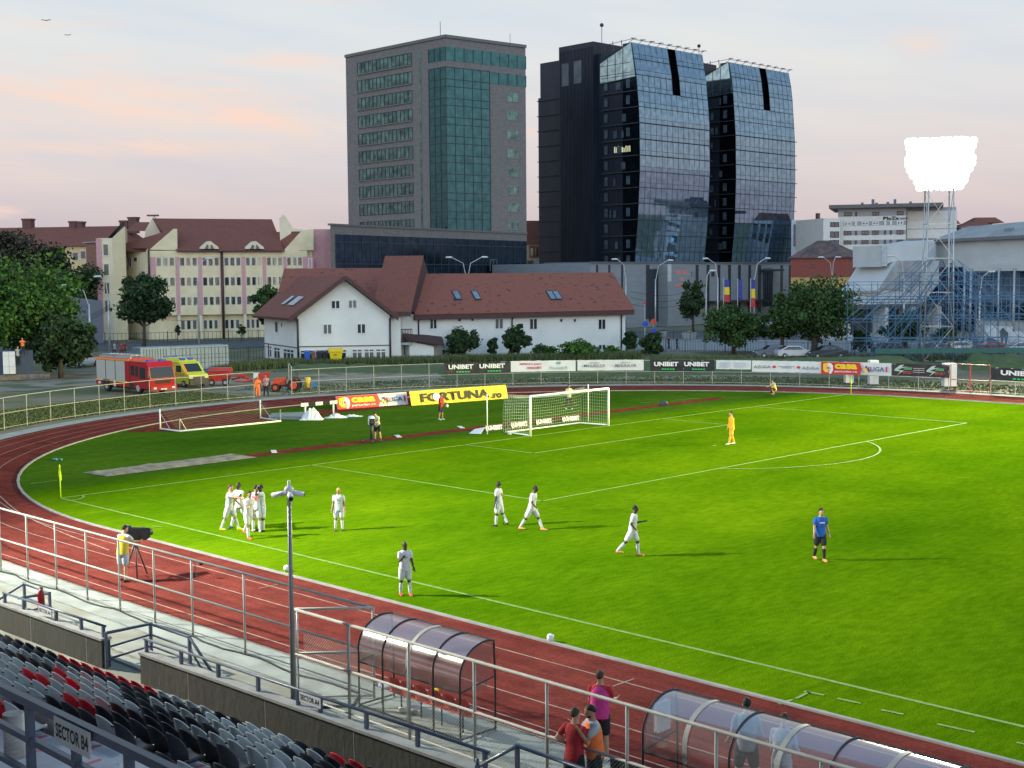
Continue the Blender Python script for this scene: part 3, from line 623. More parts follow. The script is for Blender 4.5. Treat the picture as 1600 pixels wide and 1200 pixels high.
for x in (778, 1110):
    q = [SF.hit(*Z4(x+dx, y)) for dx, y in [(-70, 326), (-66, 312), (-10, 270), (10, 270), (66, 312), (70, 326)]]
    o = MB().m(cream_l).prism([SF(u_, VU+.7, z_) for u_, z_ in q], [SF(u_, VU-5, z_) for u_, z_ in q]).build('dormer', parent=sch)
    for dx in (-22, 20):
        q = [SF.hit(*Z4(x+dx+ex, y)) for ex, y in ((-14, 326), (16, 326), (16 if dx < 0 else 2, 300), (4 if dx < 0 else -10, 294))]
        MB().m(glass_dark).prism([SF(u_, VU+.76, z_) for u_, z_ in q], [SF(u_, VU+.6, z_) for u_, z_ in q]).build('pane', parent=o)
pil = MB().m(pink); px_ = [(352, 390), (535, 562), (700, 728), (860, 888), (1018, 1046), (1172, 1198), (1325, 1348), (1468, 1545)]
for a_, c_ in px_: MB().m(pink).box(hu(a_), hu(c_), VU, VU+.07, zg if a_ > 400 else hz(520), hz(385)+.0, T=SF).build('pilaster', parent=sch)
rr = random.Random(4)
for fi, (y0, y1) in enumerate(((388, 450), (532, 596), (676, 738))):
    for bi, (a_, c_) in enumerate(zip(px_[:-1], px_[1:])):
        s_, e_ = a_[1], c_[0]; n = 3
        if fi > 0 and bi > 5: continue
        for k in range(n):
            x0 = s_+(e_-s_)*(k+.10)/n; x1 = s_+(e_-s_)*(k+.86)/n
            window(sch, SF, hu(x0), hu(x1), hz(y1), hz(y0), VU-.02, 1, frame_w, glass_cur if rr.random() < .45 else glass_dark, .055, depth=.05)
for bi, (s_, e_) in enumerate(((560, 690), (728, 845), (885, 1005), (1046, 1150))):
    for k in range(3):
        x0 = s_+(e_-s_)*(k+.15)/3; x1 = s_+(e_-s_)*(k+.85)/3; window(sch, SF, hu(x0), hu(x1), hz(915), hz(848), .0, 1, frame_w, glass_cur if rr.random() < .4 else glass_dark, .055, depth=.05)
for x in (540, 700, 865, 1025): MB().m(cream_l).box(hu(x), hu(x+22), .0, .9, hz(985), zg, T=SF).build('pillar', parent=sch)
MB().m(mat('gutter_brown', (.06, .03, .03), .6)).tube([SF(hu(875), VU+.2, ze), SF(hu(875), VU+.2, hz(985))], .22, 6).tube([SF(hu(340), VU+.2, ze), SF(hu(340), VU+.2, hz(560))], .16, 6).build('downpipe', parent=sch)
MB().m(pink).box(hu(1545), hu(1545)+9, -12, -.2, 0, hz(178, 1545), T=SF).build('pink_wing', parent=sch)
window(sch, SF, hu(1503), hu(1534), hz(333), hz(265), .0, 1, frame_w, glass_dark, .15, cross=.5); window(sch, SF, hu(1505), hu(1536), hz(475), hz(393), .9, 1, frame_w, glass_dark, .15)
MB().m(mat('socle_dark', (.07, .06, .06), .9)).box(0, hu(1500), 0, .35, 0, hz(985), T=SF).build('socle', parent=sch)
# left wing: recessed side wall, and the taller stair block with its dark sloping roof
SL = Fr(AT(196, 500, 221), AT(233, 500, 213))
MB().m(cream_l).box(0, SL.L, -10, 0, 0, SL.hit(215, 389.5)[1], T=SL).build('wing_wall', parent=sch)
window(sch, SL, SL.hit(200, 410)[0], SL.hit(206, 410)[0], SL.hit(203, 417)[1], SL.hit(203, 403)[1], 0, 2); window(sch, SL, SL.hit(209, 410)[0], SL.hit(215, 410)[0], SL.hit(210, 409)[1], SL.hit(210, 402)[1], 0, 1)
MB().m(mat('gutter_brown', (.06, .03, .03), .6)).box(-.5, SL.L+.3, .0, .7, SL.hit(215, 389.5)[1], SL.hit(215, 388)[1], T=SL).build('gutter', parent=sch)
SB2 = Fr(AT(157, 500, 211), AT(197, 500, 212))
MB().m(cream_l).box(0, SB2.L*.55, -14, 0, 0, SB2.hit(170, 372)[1], T=SB2).build('stair_wall', parent=sch)
zq = SB2.hit(170, 372)[1]; zp = SB2.hit(190, 359)[1]
b = MB().m(cream); b.prism([SB2(SB2.L*.55, 0, 0), SB2(SB2.L+.2, -1.5, 0), SB2(SB2.L+.2, -16, 0), SB2(SB2.L*.55, -14, 0)], [SB2(SB2.L*.55, 0, zq), SB2(SB2.L+.2, -1.5, zp+.6), SB2(SB2.L+.2, -16, zp+.6), SB2(SB2.L*.55, -14, zq)]); b.build('stair_wall', parent=sch)
MB().m(pink).box(-.3, .5, -.1, .12, 1, zq-.05, T=SB2).build('pilaster', parent=sch)
for y in (392, 423, 452, 480): window(sch, SB2, .6, 1.7, SB2.hit(160, y+9)[1], SB2.hit(160, y-12)[1], 0, 1, cream, glass_cur, .2)
b = MB().m(mat('grey_sheet', (.09, .10, .12), .5)); b.poly([SB2(SB2.L*.35, -2, zq+.02), SB2(SB2.L, -2, zp+1.5), SB2(SB2.L, -14, zp+1.5), SB2(SB2.L*.35, -14, zq+.02)]); b.build('lean_to_roof', parent=sch)
MB().m(tile).prism([AT(197, 361, 232), AT(240, 361, 232), AT(240, 361, 240), AT(197, 361, 240)], [AT(212, 347, 236), AT(240, 347, 236), AT(240, 347, 237), AT(212, 347, 237)]).build('rear_roof', parent=sch)

# ---------- brown brick stair shaft and long red-roofed block at far left
bA, bB = AT(137, 470, 232), AT(160, 470, 230); bf = Fr(bA, bB)
bs = thing('brick_shaft', (bA.x, bA.y, 0), 'plain brown brick shaft beside the left end of the cream block', 'building')
MB().m(mat('brown_brick', (.23, .115, .085), .9, var=.2, scale=1.5, stretch=(1, 1, 4))).box(0, bf.L, -9, 0, 0, bf.hit(150, 379)[1], T=bf).build('wall', parent=bs)
MB().m(mat('cap_grey', (.3, .3, .3))).box(-.4, bf.L+.3, -9, .4, bf.hit(150, 379)[1], bf.hit(150, 377.5)[1], T=bf).build('coping', parent=bs)
lA, lB = AT(-60, 470, 268), AT(172, 470, 262); lf = Fr(lA, lB)
lb = thing('long_house', (lA.x, lA.y, 0), 'long cream house with red roof and brick chimneys behind the dark trees', 'house')
zu, zr = lf.hit(100, 385)[1], lf.hit(100, 360)[1]+1.0
MB().m(mat('ochre_plaster', (.58, .44, .24), .85)).box(0, lf.L, -14, 0, 0, zu, T=lf).build('wall', parent=lb)
ro = MB().m(tile).prism([lf(0, .6, zu), lf(lf.L+3, .6, zu), lf(lf.L+3, -15, zu), lf(0, -15, zu)], [lf(0, -7, zr), lf(lf.L, -7, zr), lf(lf.L, -7.5, zr), lf(0, -7.5, zr)]).build('roof', parent=lb)
chm = mat('chimney_brick', (.13, .06, .055), .9)
for px, w_, y in ((14, 1.9, 350), (87, 1.4, 354), (98, 1.2, 354.5), (169, 1.7, 353), (182.5, 1.7, 347.5)):
    u_, z_ = lf.hit(px, y); MB().m(chm).box(u_-w_/2, u_+w_/2, -8, -6.4, zr-1.5, z_+1., T=lf).box(u_-w_/2-.15, u_+w_/2+.15, -8.1, -6.3, z_+1.0, z_+1.35, T=lf).build('chimney', parent=ro)
for px, y in ((130, 392), (118, 394)): u_, z_ = lf.hit(px, y); window(lb, lf, u_-.6, u_+.6, z_-1.6, z_, 0, 1)
# grey metal shed behind the trees at left
hA, hB = AT(70, 480, 196), AT(160, 480, 203); hf = Fr(hA, hB)
sh = thing('metal_shed', (hA.x, hA.y, 0), 'grey corrugated metal shed between the big tree and the cream block', 'shed')
b = MB().m(mat('corrugated_grey', (.17, .185, .215), .5, .2, var=.12, scale=3, stretch=(8, 8, .2)))
za, zb3 = hf.hit(112, 463)[1], hf.hit(158, 470)[1]
b.prism([hf(0, 0, 0), hf(hf.L, 0, 0), hf(hf.L, -20, 0), hf(0, -20, 0)], [hf(0, 0, za+.5), hf(hf.L, 0, zb3), hf(hf.L, -20, zb3), hf(0, -20, za+.5)]); b.build('wall', parent=sh)

# ---------- white house complex with red mossy roofs
wp = mat('white_render', (.66, .67, .64), .85, var=.07, scale=.35, detail=8)
eav = mat('brown_eaves', (.07, .035, .035), .7)
Z6 = zz(400, 400, 5.333); Z2 = zz(400, 360, 2.6667)
gA, gB = AT(466, 560, 150.5), AT(610, 560, 152.5); GF = Fr(gA, gB); LS = Fr(AT(414, 560, 161.5), gA)
wh_ = thing('white_house', (gA.x, gA.y, 0), 'white rendered house with red tiled gable and glazed ground floor', 'house')
hu = lambda x, y=700: GF.hit(*Z6(x, y))[0]; hz = lambda y, x=700: GF.hit(*Z6(x, y))[1]
ue, ze = GF.L, hz(500, 740); up_, zp = GF.hit(*Z6(740, 205))
b = MB().m(wp); b.prism([GF(0, 0, 0), GF(ue, 0, 0), GF(ue, -13, 0), GF(0, -13, 0)], [GF(0, 0, ze), GF(ue, 0, ze), GF(ue, -13, ze), GF(0, -13, ze)])
b.prism([GF(0, 0, ze), GF(ue, 0, ze), GF(up_, 0, zp)], [GF(0, -.3, ze), GF(ue, -.3, ze), GF(up_, -.3, zp)])
b.prism([LS(0, 0, 0), LS(LS.L, 0, 0), LS(LS.L, -6, 0), LS(0, -6, 0)], [LS(0, 0, ze), LS(LS.L, 0, ze), LS(LS.L, -6, ze), LS(0, -6, ze)])
b.build('wall', parent=wh_)
# front gable roof: two slabs from eave to ridge
dv = LS.u*-1.
def slab(mb, a, b_, c, d, t=.28):
    n = (b_-a).cross(d-a).normalized(); n = n if n.z > 0 else -n; mb.prism([a, b_, c, d], [p+n*t for p in (a, b_, c, d)]); return mb
ridge0 = GF(up_, .9, zp+.35); ridge1 = ridge0-GF.n*1+dv*16; ridge1.z = ridge0.z
lsl = (zp-ze)/(up_-0)
eL0 = GF(-1.0, .9, ze-1.0*lsl+.35); eL1 = eL0+dv*13.5
eR0 = GF(ue+.9, .9, ze-.9*(zp-ze)/(ue-up_)+.35); eR1 = eR0-GF.n*9
rb = MB().m(tile); slab(rb, eL0, ridge0, ridge1, eL1); slab(rb, eR0, ridge0, ridge0-GF.n*12, eR1); ro = rb.build('gable_roof', parent=wh_)
tr_ = MB().m(eav)
for a, c in ((eL0, ridge0), (eR0, ridge0)): tr_.prism([a+Vector((0, 0, -.25)), c+Vector((0, 0, -.25)), c+Vector((0, 0, .25)), a+Vector((0, 0, .25))], [p+GF.n*.12 for p in (a+Vector((0, 0, -.25)), c+Vector((0, 0, -.25)), c+Vector((0, 0, .25)), a+Vector((0, 0, .25)))])
tr_.prism([eL0, eL1, eL1+Vector((0, 0, .3)), eL0+Vector((0, 0, .3))], [p-GF.u*.12 for p in (eL0, eL1, eL1+Vector((0, 0, .3)), eL0+Vector((0, 0, .3)))])
tr_.build('bargeboard', parent=ro)
skyl = mat('skylight_glass', (.25, .32, .38), .15, .5, var=.2)
for x, y in ((268, 372), (322, 376), (345, 378)):
    # lies on the left slab
    d = ray(*Z6(x, y)); n = (ridge0-eL0).cross(eL1-eL0).normalized(); t = ((eL0+n*(.30 if n.z > 0 else -.30))-CAMP).dot(n)/d.dot(n); c_ = CAMP+d*t; a1_ = (ridge0-eL0).normalized(); a2_ = dv
    n = n if n.z > 0 else -n
    MB().m(skyl).prism([c_-a1_*.8-a2_*.5, c_+a1_*.8-a2_*.5, c_+a1_*.8+a2_*.5, c_-a1_*.8+a2_*.5], [p+n*.1 for p in (c_-a1_*.8-a2_*.5, c_+a1_*.8-a2_*.5, c_+a1_*.8+a2_*.5, c_-a1_*.8+a2_*.5)]).build('skylight', parent=ro)
# rear main roof with a long ridge
D0 = 163
a0, a1 = AT(*Z6(146, 425), D0-4), AT(*Z6(985, 425), D0-1); r0, r1 = AT(*Z6(234, 120), D0+3), AT(*Z6(1065, 118), D0+6)
a0.z = a1.z = min(a0.z, a1.z)-.4; r1.z = r0.z
rb = MB().m(tile_w); slab(rb, a0, a1, r1, r0); b0, b1 = r0+FH*9, r1+FH*9; b0.z = a0.z; b1.z = a0.z; slab(rb, r0, r1, b1, b0); rb.m(wp).prism([(a0.x, a0.y, 0), (a1.x, a1.y, 0), (b1.x, b1.y, 0), (b0.x, b0.y, 0)], [a0, a1, b1, b0]); rb.poly([a0, r0, b0]); rb.build('rear_wing', parent=wh_)
# steep higher roof between the wings
q0, q1, q2, q3 = AT(*Z6(985, 370), 154.5), AT(*Z6(1288, 478), 154), AT(*Z6(1395, 10), 162), AT(*Z6(1073, 13), 162.5)
ql = AT(*Z6(1112, 478), 153.5)
rb = MB().m(tile); n = (q1-q0).cross(q3-q0).normalized(); n = n if n.z > 0 else -n
rb.prism([q0, ql, q1, q2, q3], [p+n*.25 for p in (q0, ql, q1, q2, q3)])
w1, w2 = q1+FH*15, q2+FH*.1
rb.m(eav).poly([q1, q2, Vector((q2.x, q2.y, q2.z))+FH*7-Vector((0, 0, 5.))+RT*1.0, Vector((q1.x, q1.y, q1.z))+FH*10])
rb.build('steep_roof', parent=wh_)
MB().m(wp).prism([(*ql.xy, 0), (*(q1-RT*1.2).xy, 0), (*(q1-RT*1.2+FH*8).xy, 0), (*(ql+FH*8).xy, 0)], [ql-Vector((0, 0, .1)), q1-RT*1.2-Vector((0, 0, .1)), q1-RT*1.2+FH*8-Vector((0, 0, .1)), ql+FH*8-Vector((0, 0, .1))]).build('link_wall', parent=wh_)
MB().m(eav).prism([ql+GF.n*.3-Vector((0, 0, .35)), q1+GF.n*.3-Vector((0, 0, .35)), q1-Vector((0, 0, .35)), ql-Vector((0, 0, .35))], [ql+GF.n*.3+Vector((0, 0, .2)), q1+GF.n*.3+Vector((0, 0, .2)), q1+Vector((0, 0, .2)), ql+Vector((0, 0, .2))]).build('eaves', parent=wh_)
for x0, y0, x1, y1 in ((622, 366, 702, 444), (765, 362, 843, 440), (555, 564, 634, 656), (838, 560, 916, 650)):
    window(wh_, GF, hu(x0, y0), hu(x1, y0), hz(y1, (x0+x1)/2), hz(y0, (x0+x1)/2), .0, 2, frame_w, glass_dark if x0 != 555 and x0 != 765 else glass_cur, .12)
for x0, x1, n in ((366, 497, 2), (500, 628, 2), (632, 757, 2), (798, 888, 2), (898, 988, 2), (995, 1086, 2)):
    window(wh_, GF, hu(x0, 820), hu(x1, 820), hz(870, 740), hz(775, 740), .0, n, frame_w, glass_cur if x0 > 780 else glass_dark, .12, cross=.72)
MB().m(mat('grey_trim', (.10, .10, .10))).box(-.1, ue+.1, 0, .12, hz(752, 740), hz(745, 740), T=GF).build('string_course', parent=wh_)
LU = lambda x, y: LS.hit(*Z6(x, y))
MB().m(mat('grey_trim', (.10, .10, .10))).box(-.1, LS.L, 0, .12, LU(330, 765)[1], LU(330, 758)[1], T=LS).build('string_course', parent=wh_)
for x0, y0, x1, y1, n in ((160, 540, 186, 640, 1), (208, 552, 224, 598, 1), (98, 745, 134, 845, 2), (152, 758, 204, 858, 2), (230, 772, 320, 878, 3)):
    window(wh_, LS, LU(x0, y0)[0], LU(x1, y0)[0], LU((x0+x1)/2, y1)[1], LU((x0+x1)/2, y0)[1], 0, n, frame_w, glass_dark, .12, cross=.7 if n > 1 else None)
pp = MB().m(frame_d); pp.tube([GF(0, .1, ze-.3), GF(0, .25, ze-1), GF(0, .25, 0)], .12, 6).tube([GF(ue, .15, ze-.3), GF(ue, .15, 0)], .12, 6); pp.build('downpipe', parent=wh_)
# balcony nook
NF = Fr(AT(611, 560, 154.5), AT(641, 560, 155.5))
bal = MB().m(conc).box(0, NF.L, -1.5, .8, NF.hit(625, 535)[1]-.3, NF.hit(625, 535)[1], T=NF); bo = bal.build('balcony', parent=wh_)
bz = NF.hit(625, 535)[1]; r_ = MB().m(eav).box(0, NF.L, .7, .78, bz+1.5, bz+1.6, T=NF)
for k in range(13): x = NF.L*k/12; r_.box(x-.03, x+.03, .7, .76, bz, bz+1.55, T=NF)
r_.build('railing', parent=bo)
MB().m(wp).box(-.2, NF.L+1.5, -8, -1.4, 0, NF.hit(625, 492)[1], T=NF).box(NF.L-.1, NF.L+.2, -1.4, .3, 0, bz-.3, T=NF).build('nook_wall', parent=wh_)
window(wh_, NF, .3, 1.6, .7, 3.0, -1.38, 2, frame_w, glass_cur, .12, cross=.7); window(wh_, NF, 1.9, 2.9, .3, 2.8, -1.38, 1, frame_w, glass_cur, .15)
pA_, pB_ = AT(640, 560, 155), AT(688, 560, 156.5); pf = Fr(pA_, pB_)
po = thing('porch_annex', (pA_.x, pA_.y, 0), 'low white porch with brown lean-to roof in front of the white house', 'annex')
z0_, z1_ = pf.hit(645, 533)[1], pf.hit(685, 541)[1]
MB().m(wp).prism([pf(0, 0, 0), pf(pf.L-.8, 0, 0), pf(pf.L-.8, -4, 0), pf(0, -4, 0)], [pf(0, 0, z0_), pf(pf.L-.8, 0, z1_), pf(pf.L-.8, -4, z1_), pf(0, -4, z0_)]).build('wall', parent=po)
rb = MB().m(eav); slab(rb, pf(-.5, .5, z0_+.1), pf(pf.L+.3, .5, z1_), pf(pf.L+1.5, -4, z1_+1.3), pf(-.5, -4, z0_+1.3), .2); rb.build('roof', parent=po)
# long right wing
wA, wB = AT(652, 540, 157.5), AT(977, 540, 171.5); WF_ = Fr(wA, wB); hw = lambda x, y: WF_.hit(*Z2(x, y))
rw_ = thing('long_wing', (wA.x, wA.y, 0), 'long white wing with mossy red roof and small windows right of the gable', 'house')
ze2 = hw(1100, 350)[1]; MB().m(wp).box(0, WF_.L, -10, 0, 0, ze2, T=WF_).build('wall', parent=rw_)
zr2 = AT(*Z2(1100, 184), 169).z
rb = MB().m(tile_w); x_l, x_r = -.6, WF_.L+.9; slab(rb, WF_(x_l, .7, ze2+.1), WF_(x_r, .7, ze2+.1), WF_(x_r+.3, -5, zr2), WF_(x_l+1.2, -5, zr2), .25); slab(rb, WF_(x_r, -11, ze2), WF_(x_l, -11, ze2), WF_(x_l+1.2, -5, zr2), WF_(x_r+.3, -5, zr2), .25)
ro = rb.build('roof', parent=rw_)
MB().m(eav).box(x_l, x_r, .45, .75, ze2-.35, ze2+.15, T=WF_).build('eaves', parent=ro)
MB().m(wp).prism([WF_(x_r-.9, 0, ze2), WF_(x_r-.9, -10, ze2), WF_(x_r-.9, -5, zr2-.1)], [WF_(x_r-1.2, 0, ze2), WF_(x_r-1.2, -10, ze2), WF_(x_r-1.2, -5, zr2-.1)]).build('gable', parent=rw_)
for x in (836, 916, 1229, 1254):
    n = (WF_(x_r, .7, ze2+.1)-WF_(x_l, .7, ze2+.1)).cross(WF_(x_l+1.2, -5, zr2)-WF_(x_l, .7, ze2+.1)).normalized(); n = n if n.z > 0 else -n; P0 = WF_(x_l, .7, ze2+.1)+n*.27
    d = ray(*Z2(x, 272)); c_ = CAMP+d*((P0-CAMP).dot(n)/d.dot(n)); e2 = (WF_(x_l+1.2, -5, zr2)-WF_(x_l+1.2, .7, ze2+.1)).normalized(); e1_ = WF_.u
    o = MB().m(frame_d).prism([c_-e1_*.42-e2*.85, c_+e1_*.42-e2*.85, c_+e1_*.42+e2*.85, c_-e1_*.42+e2*.85], [p+n*.12 for p in (c_-e1_*.42-e2*.85, c_+e1_*.42-e2*.85, c_+e1_*.42+e2*.85, c_-e1_*.42+e2*.85)]).build('skylight', parent=ro)
    MB().m(skyl).prism([c_+n*.12-e1_*.33-e2*.7, c_+n*.12+e1_*.33-e2*.7, c_+n*.12+e1_*.33+e2*.7, c_+n*.12-e1_*.33+e2*.7], [p+n*.14 for p in (c_-e1_*.33-e2*.7, c_+e1_*.33-e2*.7, c_+e1_*.33+e2*.7, c_-e1_*.33+e2*.7)]).build('pane', parent=o)
for x0, x1, y0, y1, g2 in ((722, 754, 366, 412, 0), (838, 856, 365, 382, 0), (893, 909, 365, 380, 0), (994, 1030, 366, 412, 1), (1138, 1172, 366, 414, 0), (1263, 1279, 366, 384, 0), (1320, 1335, 366, 384, 0), (1424, 1457, 368, 414, 0), (1262, 1300, 470, 486, 1), (1425, 1457, 474, 498, 0)):
    window(rw_, WF_, hw(x0, y0)[0], hw(x1, y0)[0], hw((x0+x1)/2, y1)[1], hw((x0+x1)/2, y0)[1], 0, 2 if x1-x0 > 25 else 1, frame_w, glass_cur if g2 else glass_dark, .1)
pp = MB().m(frame_d)
for x in (675, 1065, 1520): u_ = hw(x, 400)[0]; pp.tube([WF_(u_, .5, ze2-.1), WF_(u_, .15, ze2-.7), WF_(u_, .15, 0)], .09, 6)
pp.build('downpipe', parent=rw_)
# ================================================================== stand, fences, dugouts
galv = mat('galvanised_steel', (.42, .44, .44), .45, .5, var=.12, scale=4)
galv_l = mat('pale_galvanised_steel', (.36, .36, .33), .6, .1, var=.1, scale=4)
blue_rail = mat('blue_grey_rail_paint', (.085, .105, .15), .4, .3, var=.15, scale=3)
wallc = mat('stand_wall_concrete', (.068, .065, .055), .95, col2=(.050, .049, .043), scale=.9, detail=9, stretch=(1, 1, .5), bump=.4, bscale=7)
coping = mat('coping_concrete', (.30, .30, .29), .9, var=.2, scale=2)
streak = mat('white_drip', (.14, .14, .13), .9, var=.3, scale=8, stretch=(5, 5, 1))
step_c = mat('painted_step', (.50, .53, .62), .85, col2=(.36, .38, .44), scale=1.2, detail=9, thr=(.3, .6))
red_line = mat('red_line_paint', (.62, .18, .19), .8, var=.25, scale=5)
# terrace; the stand stands about two degrees askew to the pitch
SHT = lambda x, y, z: Vector((x, y+.045*(x-30), z))
WY = lambda x: -11.42+.025*(x-28)
WT = lambda x, y, z: Vector((x, WY(x)+y, z))
st = MB().m(step_c)
SX0, SX1 = 8., 70.
st.box(SX0, SX1, -12.95, -11.0, -.9, -.10, T=SHT)
ZT = [1.244+.294*k-.0023*k*k for k in range(8)]+[3.45, 3.70, 3.95]; ZF = [z-.63 for z in ZT]
for k, zf in enumerate(ZF):
    y1 = -12.95-.673*k; st.box(SX0, SX1, y1-.673, y1, -.9, zf, T=SHT)
zC = 3.55; YT = -12.95-.673*11
st.box(SX0, SX1, -22.6, YT, -.9, zC, T=SHT)
for k in range(6): st.box(SX0, SX1, -23.4-.8*k, -22.6-.8*k, -.9, zC+.2+.42*k, T=SHT)
tag(st.build('terrace'), kind='structure')
AXE = lambda k: 37.5+.3*(7-k)+.26      # where each row stops at the stair aisle
rl = MB().m(red_line); hs = MB().m(step_c)
for k, zf in enumerate(ZF):
    y1 = -12.95-.673*k; x0 = AXE(k)
    for x_ in (x0+.04, x0+1.5): rl.box(x_, x_+.07, y1-.64, y1-.03, zf+.002, zf+.006, T=SHT)
    hs.box(x0+.16, x0+1.44, y1, y1+.30, zf-.29, zf-.15, T=SHT)
tag(rl.build('terrace_lines'), kind='structure'); tag(hs.build('aisle_steps'), kind='structure')
def wall_piece(x0, x1, label):
    r = thing('stand_wall', (x0, -11.4, 0), label, 'wall')
    w_ = MB().m(wallc).box(x0, x1, 0, .24, -.9, .69, T=WT); wo = w_.build('wall', parent=r)
    MB().m(coping).box(x0-.03, x1+.03, -.03, .27, .69, .75, T=WT).build('coping', parent=r)
    j = MB().m(coping); x = x0+2.05
    while x < x1: j.box(x-.008, x+.008, -.004, 0, -.05, .69, T=WT); x += 2.95
    rr = random.Random(int(x0)); j.m(streak)
    for i in range(7):
        xx = rr.uniform(x0, x1); l = rr.uniform(.1, .4); j.box(xx, xx+.01, -.003, 0, .5-l-rr.random()*.2, .6-rr.random()*.1, T=WT)
    j.build('joint', parent=r); return r
wall_piece(19.45, 25.2, 'grey concrete parapet wall at far left with a fire extinguisher behind it')
wall_piece(27.0, 38.75, 'long grey concrete parapet wall carrying the sector A4 sign')
def rail_run(pts, posts, label, r=.035, rb=None, name='handrail', zlow=None):
    rt = thing(name, pts[0], label, 'railing', 'blue grey handrails'); m_ = MB().m(blue_rail)
    m_.tube(pts, r, 6); m_.build('rail', parent=rt)
    if rb: MB().m(blue_rail).tube(rb, r*.9, 6).build('rail', parent=rt)
    for p in posts: MB().m(blue_rail).box(p[0]-.035, p[0]+.035, p[1]-.035, p[1]+.035, p[2], p[3]).build('post', parent=rt)
    return rt
zr = 1.10
rail_run([(19.7, WY(19.7)+.12, 1.02), (25.2, WY(25.2)+.12, 1.04)], [(x, WY(x)+.12, .74, 1.03) for x in (19.8, 20.9, 22.7, 24.0, 25.1)], 'blue grey rail on the far left parapet wall')
px_rail = [27.1, 28.6, 30.1, 31.6, 33.0, 33.75, 35.2, 36.7, 38.5]
rail_run([(27.0, WY(27.)+.12, 1.06), (38.6, WY(38.6)+.12, 1.10)], [(x, WY(x)+.12, .74, 1.08) for x in px_rail], 'long blue grey rail on the parapet wall with the sector A4 sign')
# stair balustrades beside the openings
rt = rail_run([(25.25, -11.4, .88), (25.0, -10.0, .8), (26.87, -10.0, .8), (28.0, -10.0, .02)], [(25.3, -11.42, -.4, .92), (25.0, -10.0, 0, .84), (26.87, -10.0, 0, .84)], 'blue grey balustrade round the stair opening between the parapet walls', .04)
for z_ in (.52, .22): MB().m(blue_rail).tube([(25.3, -11.42, z_), (25.0, -10.0, z_), (26.87, -10.0, z_), (27.5 if z_ > .5 else 27.1, -10.0, .02)], .03, 6).build('rail', parent=rt)
rt = rail_run([(19.0, -11.6, .55), (18.2, -10.2, .8), (19.8, -10.2, .78), (20.2, -11.3, .9)], [(18.2, -10.2, 0, .84), (19.8, -10.2, 0, .82)], 'blue grey balustrade at the far left behind the fire extinguisher', .04)
MB().m(blue_rail).tube([(18.2, -10.2, .4), (19.8, -10.2, .4), (20.2, -11.3, .5)], .03, 6).build('rail', parent=rt)
rt = rail_run([(38.65, -11.38, 1.1), (38.66, -11.38, .95), (38.5, -10.2, .98), (40.6, -10.2, .97), (40.6, -11.4, .97)], [(38.66, -11.38, .1, .98), (38.5, -10.2, 0, 1.02), (40.6, -10.2, 0, 1.0)], 'blue grey balustrade near the man in the red shirt', .04)
MB().m(blue_rail).tube([(38.66, -11.38, .5), (38.5, -10.2, .55), (40.6, -10.2, .55)], .03, 6).build('rail', parent=rt)
# fire extinguisher
fx = local_thing('fire_extinguisher', (20.0, -10.55, .22), 'red fire extinguisher standing behind the far left parapet wall', 'extinguisher')
redp = mat('red_gloss_paint', (.45, .02, .03), .3, var=.05)
MB().m(redp).tube([(0, 0, 0), (0, 0, .02), (0, 0, .62), (0, 0, .72), (0, 0, .78)], [.09, .1, .1, .06, .03], 12).build('cylinder', parent=fx)
MB().m(frame_d).box(-.03, .1, -.02, .02, .78, .84).tube([(.08, 0, .8), (.14, 0, .7), (.13, 0, .35)], .015, 6).build('valve', parent=fx)
# sector signs
signw = mat('sign_plate', (.62, .63, .64), .6, var=.06); ink = mat('black_ink', (.015, .015, .02), .6, var=0)
def sector(P, u, up, w_, h, s, label, nrm):
    r = thing('sector_sign', P, label, 'sign', 'sector signs on the rails'); P = Vector(P); n = Vector(nrm)
    MB().m(signw).prism([P, P+u*w_, P+u*w_+up*h, P+up*h], [q+n*.012 for q in (P, P+u*w_, P+u*w_+up*h, P+up*h)]).build('plate', parent=r)
    text(r, s, P+n*.0145, u, up, w_*.05, w_*.95, h*.24, h*.80, ink, .03); return r
Uu, Up = Vector((1, 0, 0)), Vector((0, 0, 1))
sector((33.15, WY(33.2)+.05, .88), Uu, Up, .72, .21, 'SECTOR A4', 'white SECTOR A4 sign on the long parapet rail', (0, -1, 0))
sector((21.9, WY(21.9)+.05, .84), Uu, Up, .72, .19, 'SECTOR A4', 'faded white SECTOR A4 sign on the far left rail beside the extinguisher', (0, -1, 0))
# upper front rail with sector B4
zR = 5.1; yR = -21.08
rt = thing('handrail', (42, yR, zR), 'dark blue grey guard rail in the foreground with the sector B4 sign', 'railing', 'blue grey handrails')
P0 = AT(-60, 1057, 14.3); P1 = AT(300, 1203, 12.1)
x0, x1 = 39., 52.
def on_y(px, py, y): d = ray(px, py); return CAMP+d*((y-CY)/d.y)
q0, q1 = on_y(0, 1083, yR), on_y(240, 1180, yR); zt_ = (q0.z+q1.z)/2
for z_, r_ in ((zt_, .045), (zt_-.42, .035), (zt_-.80, .03)): MB().m(blue_rail).box(x0, x1, yR-r_, yR+r_, z_-r_, z_+r_).build('rail', parent=rt)
for px in (47, 118, 200, 290): x = on_y(px, 1140, yR).x; MB().m(blue_rail).box(x-.04, x+.04, yR-.04, yR+.04, zC, zt_+.0).build('post', parent=rt)
a_, b_ = on_y(87, 1125, yR-.05), on_y(144, 1167, yR-.05)
sector((a_.x, yR-.06, a_.z-.22), (b_-Vector((b_.x-b_.x, 0, 0))-a_).normalized()*0+Uu, Up, b_.x-a_.x, .27, 'SECTOR B4', 'white SECTOR B4 sign hanging on the foreground guard rail', (0, -1, 0))
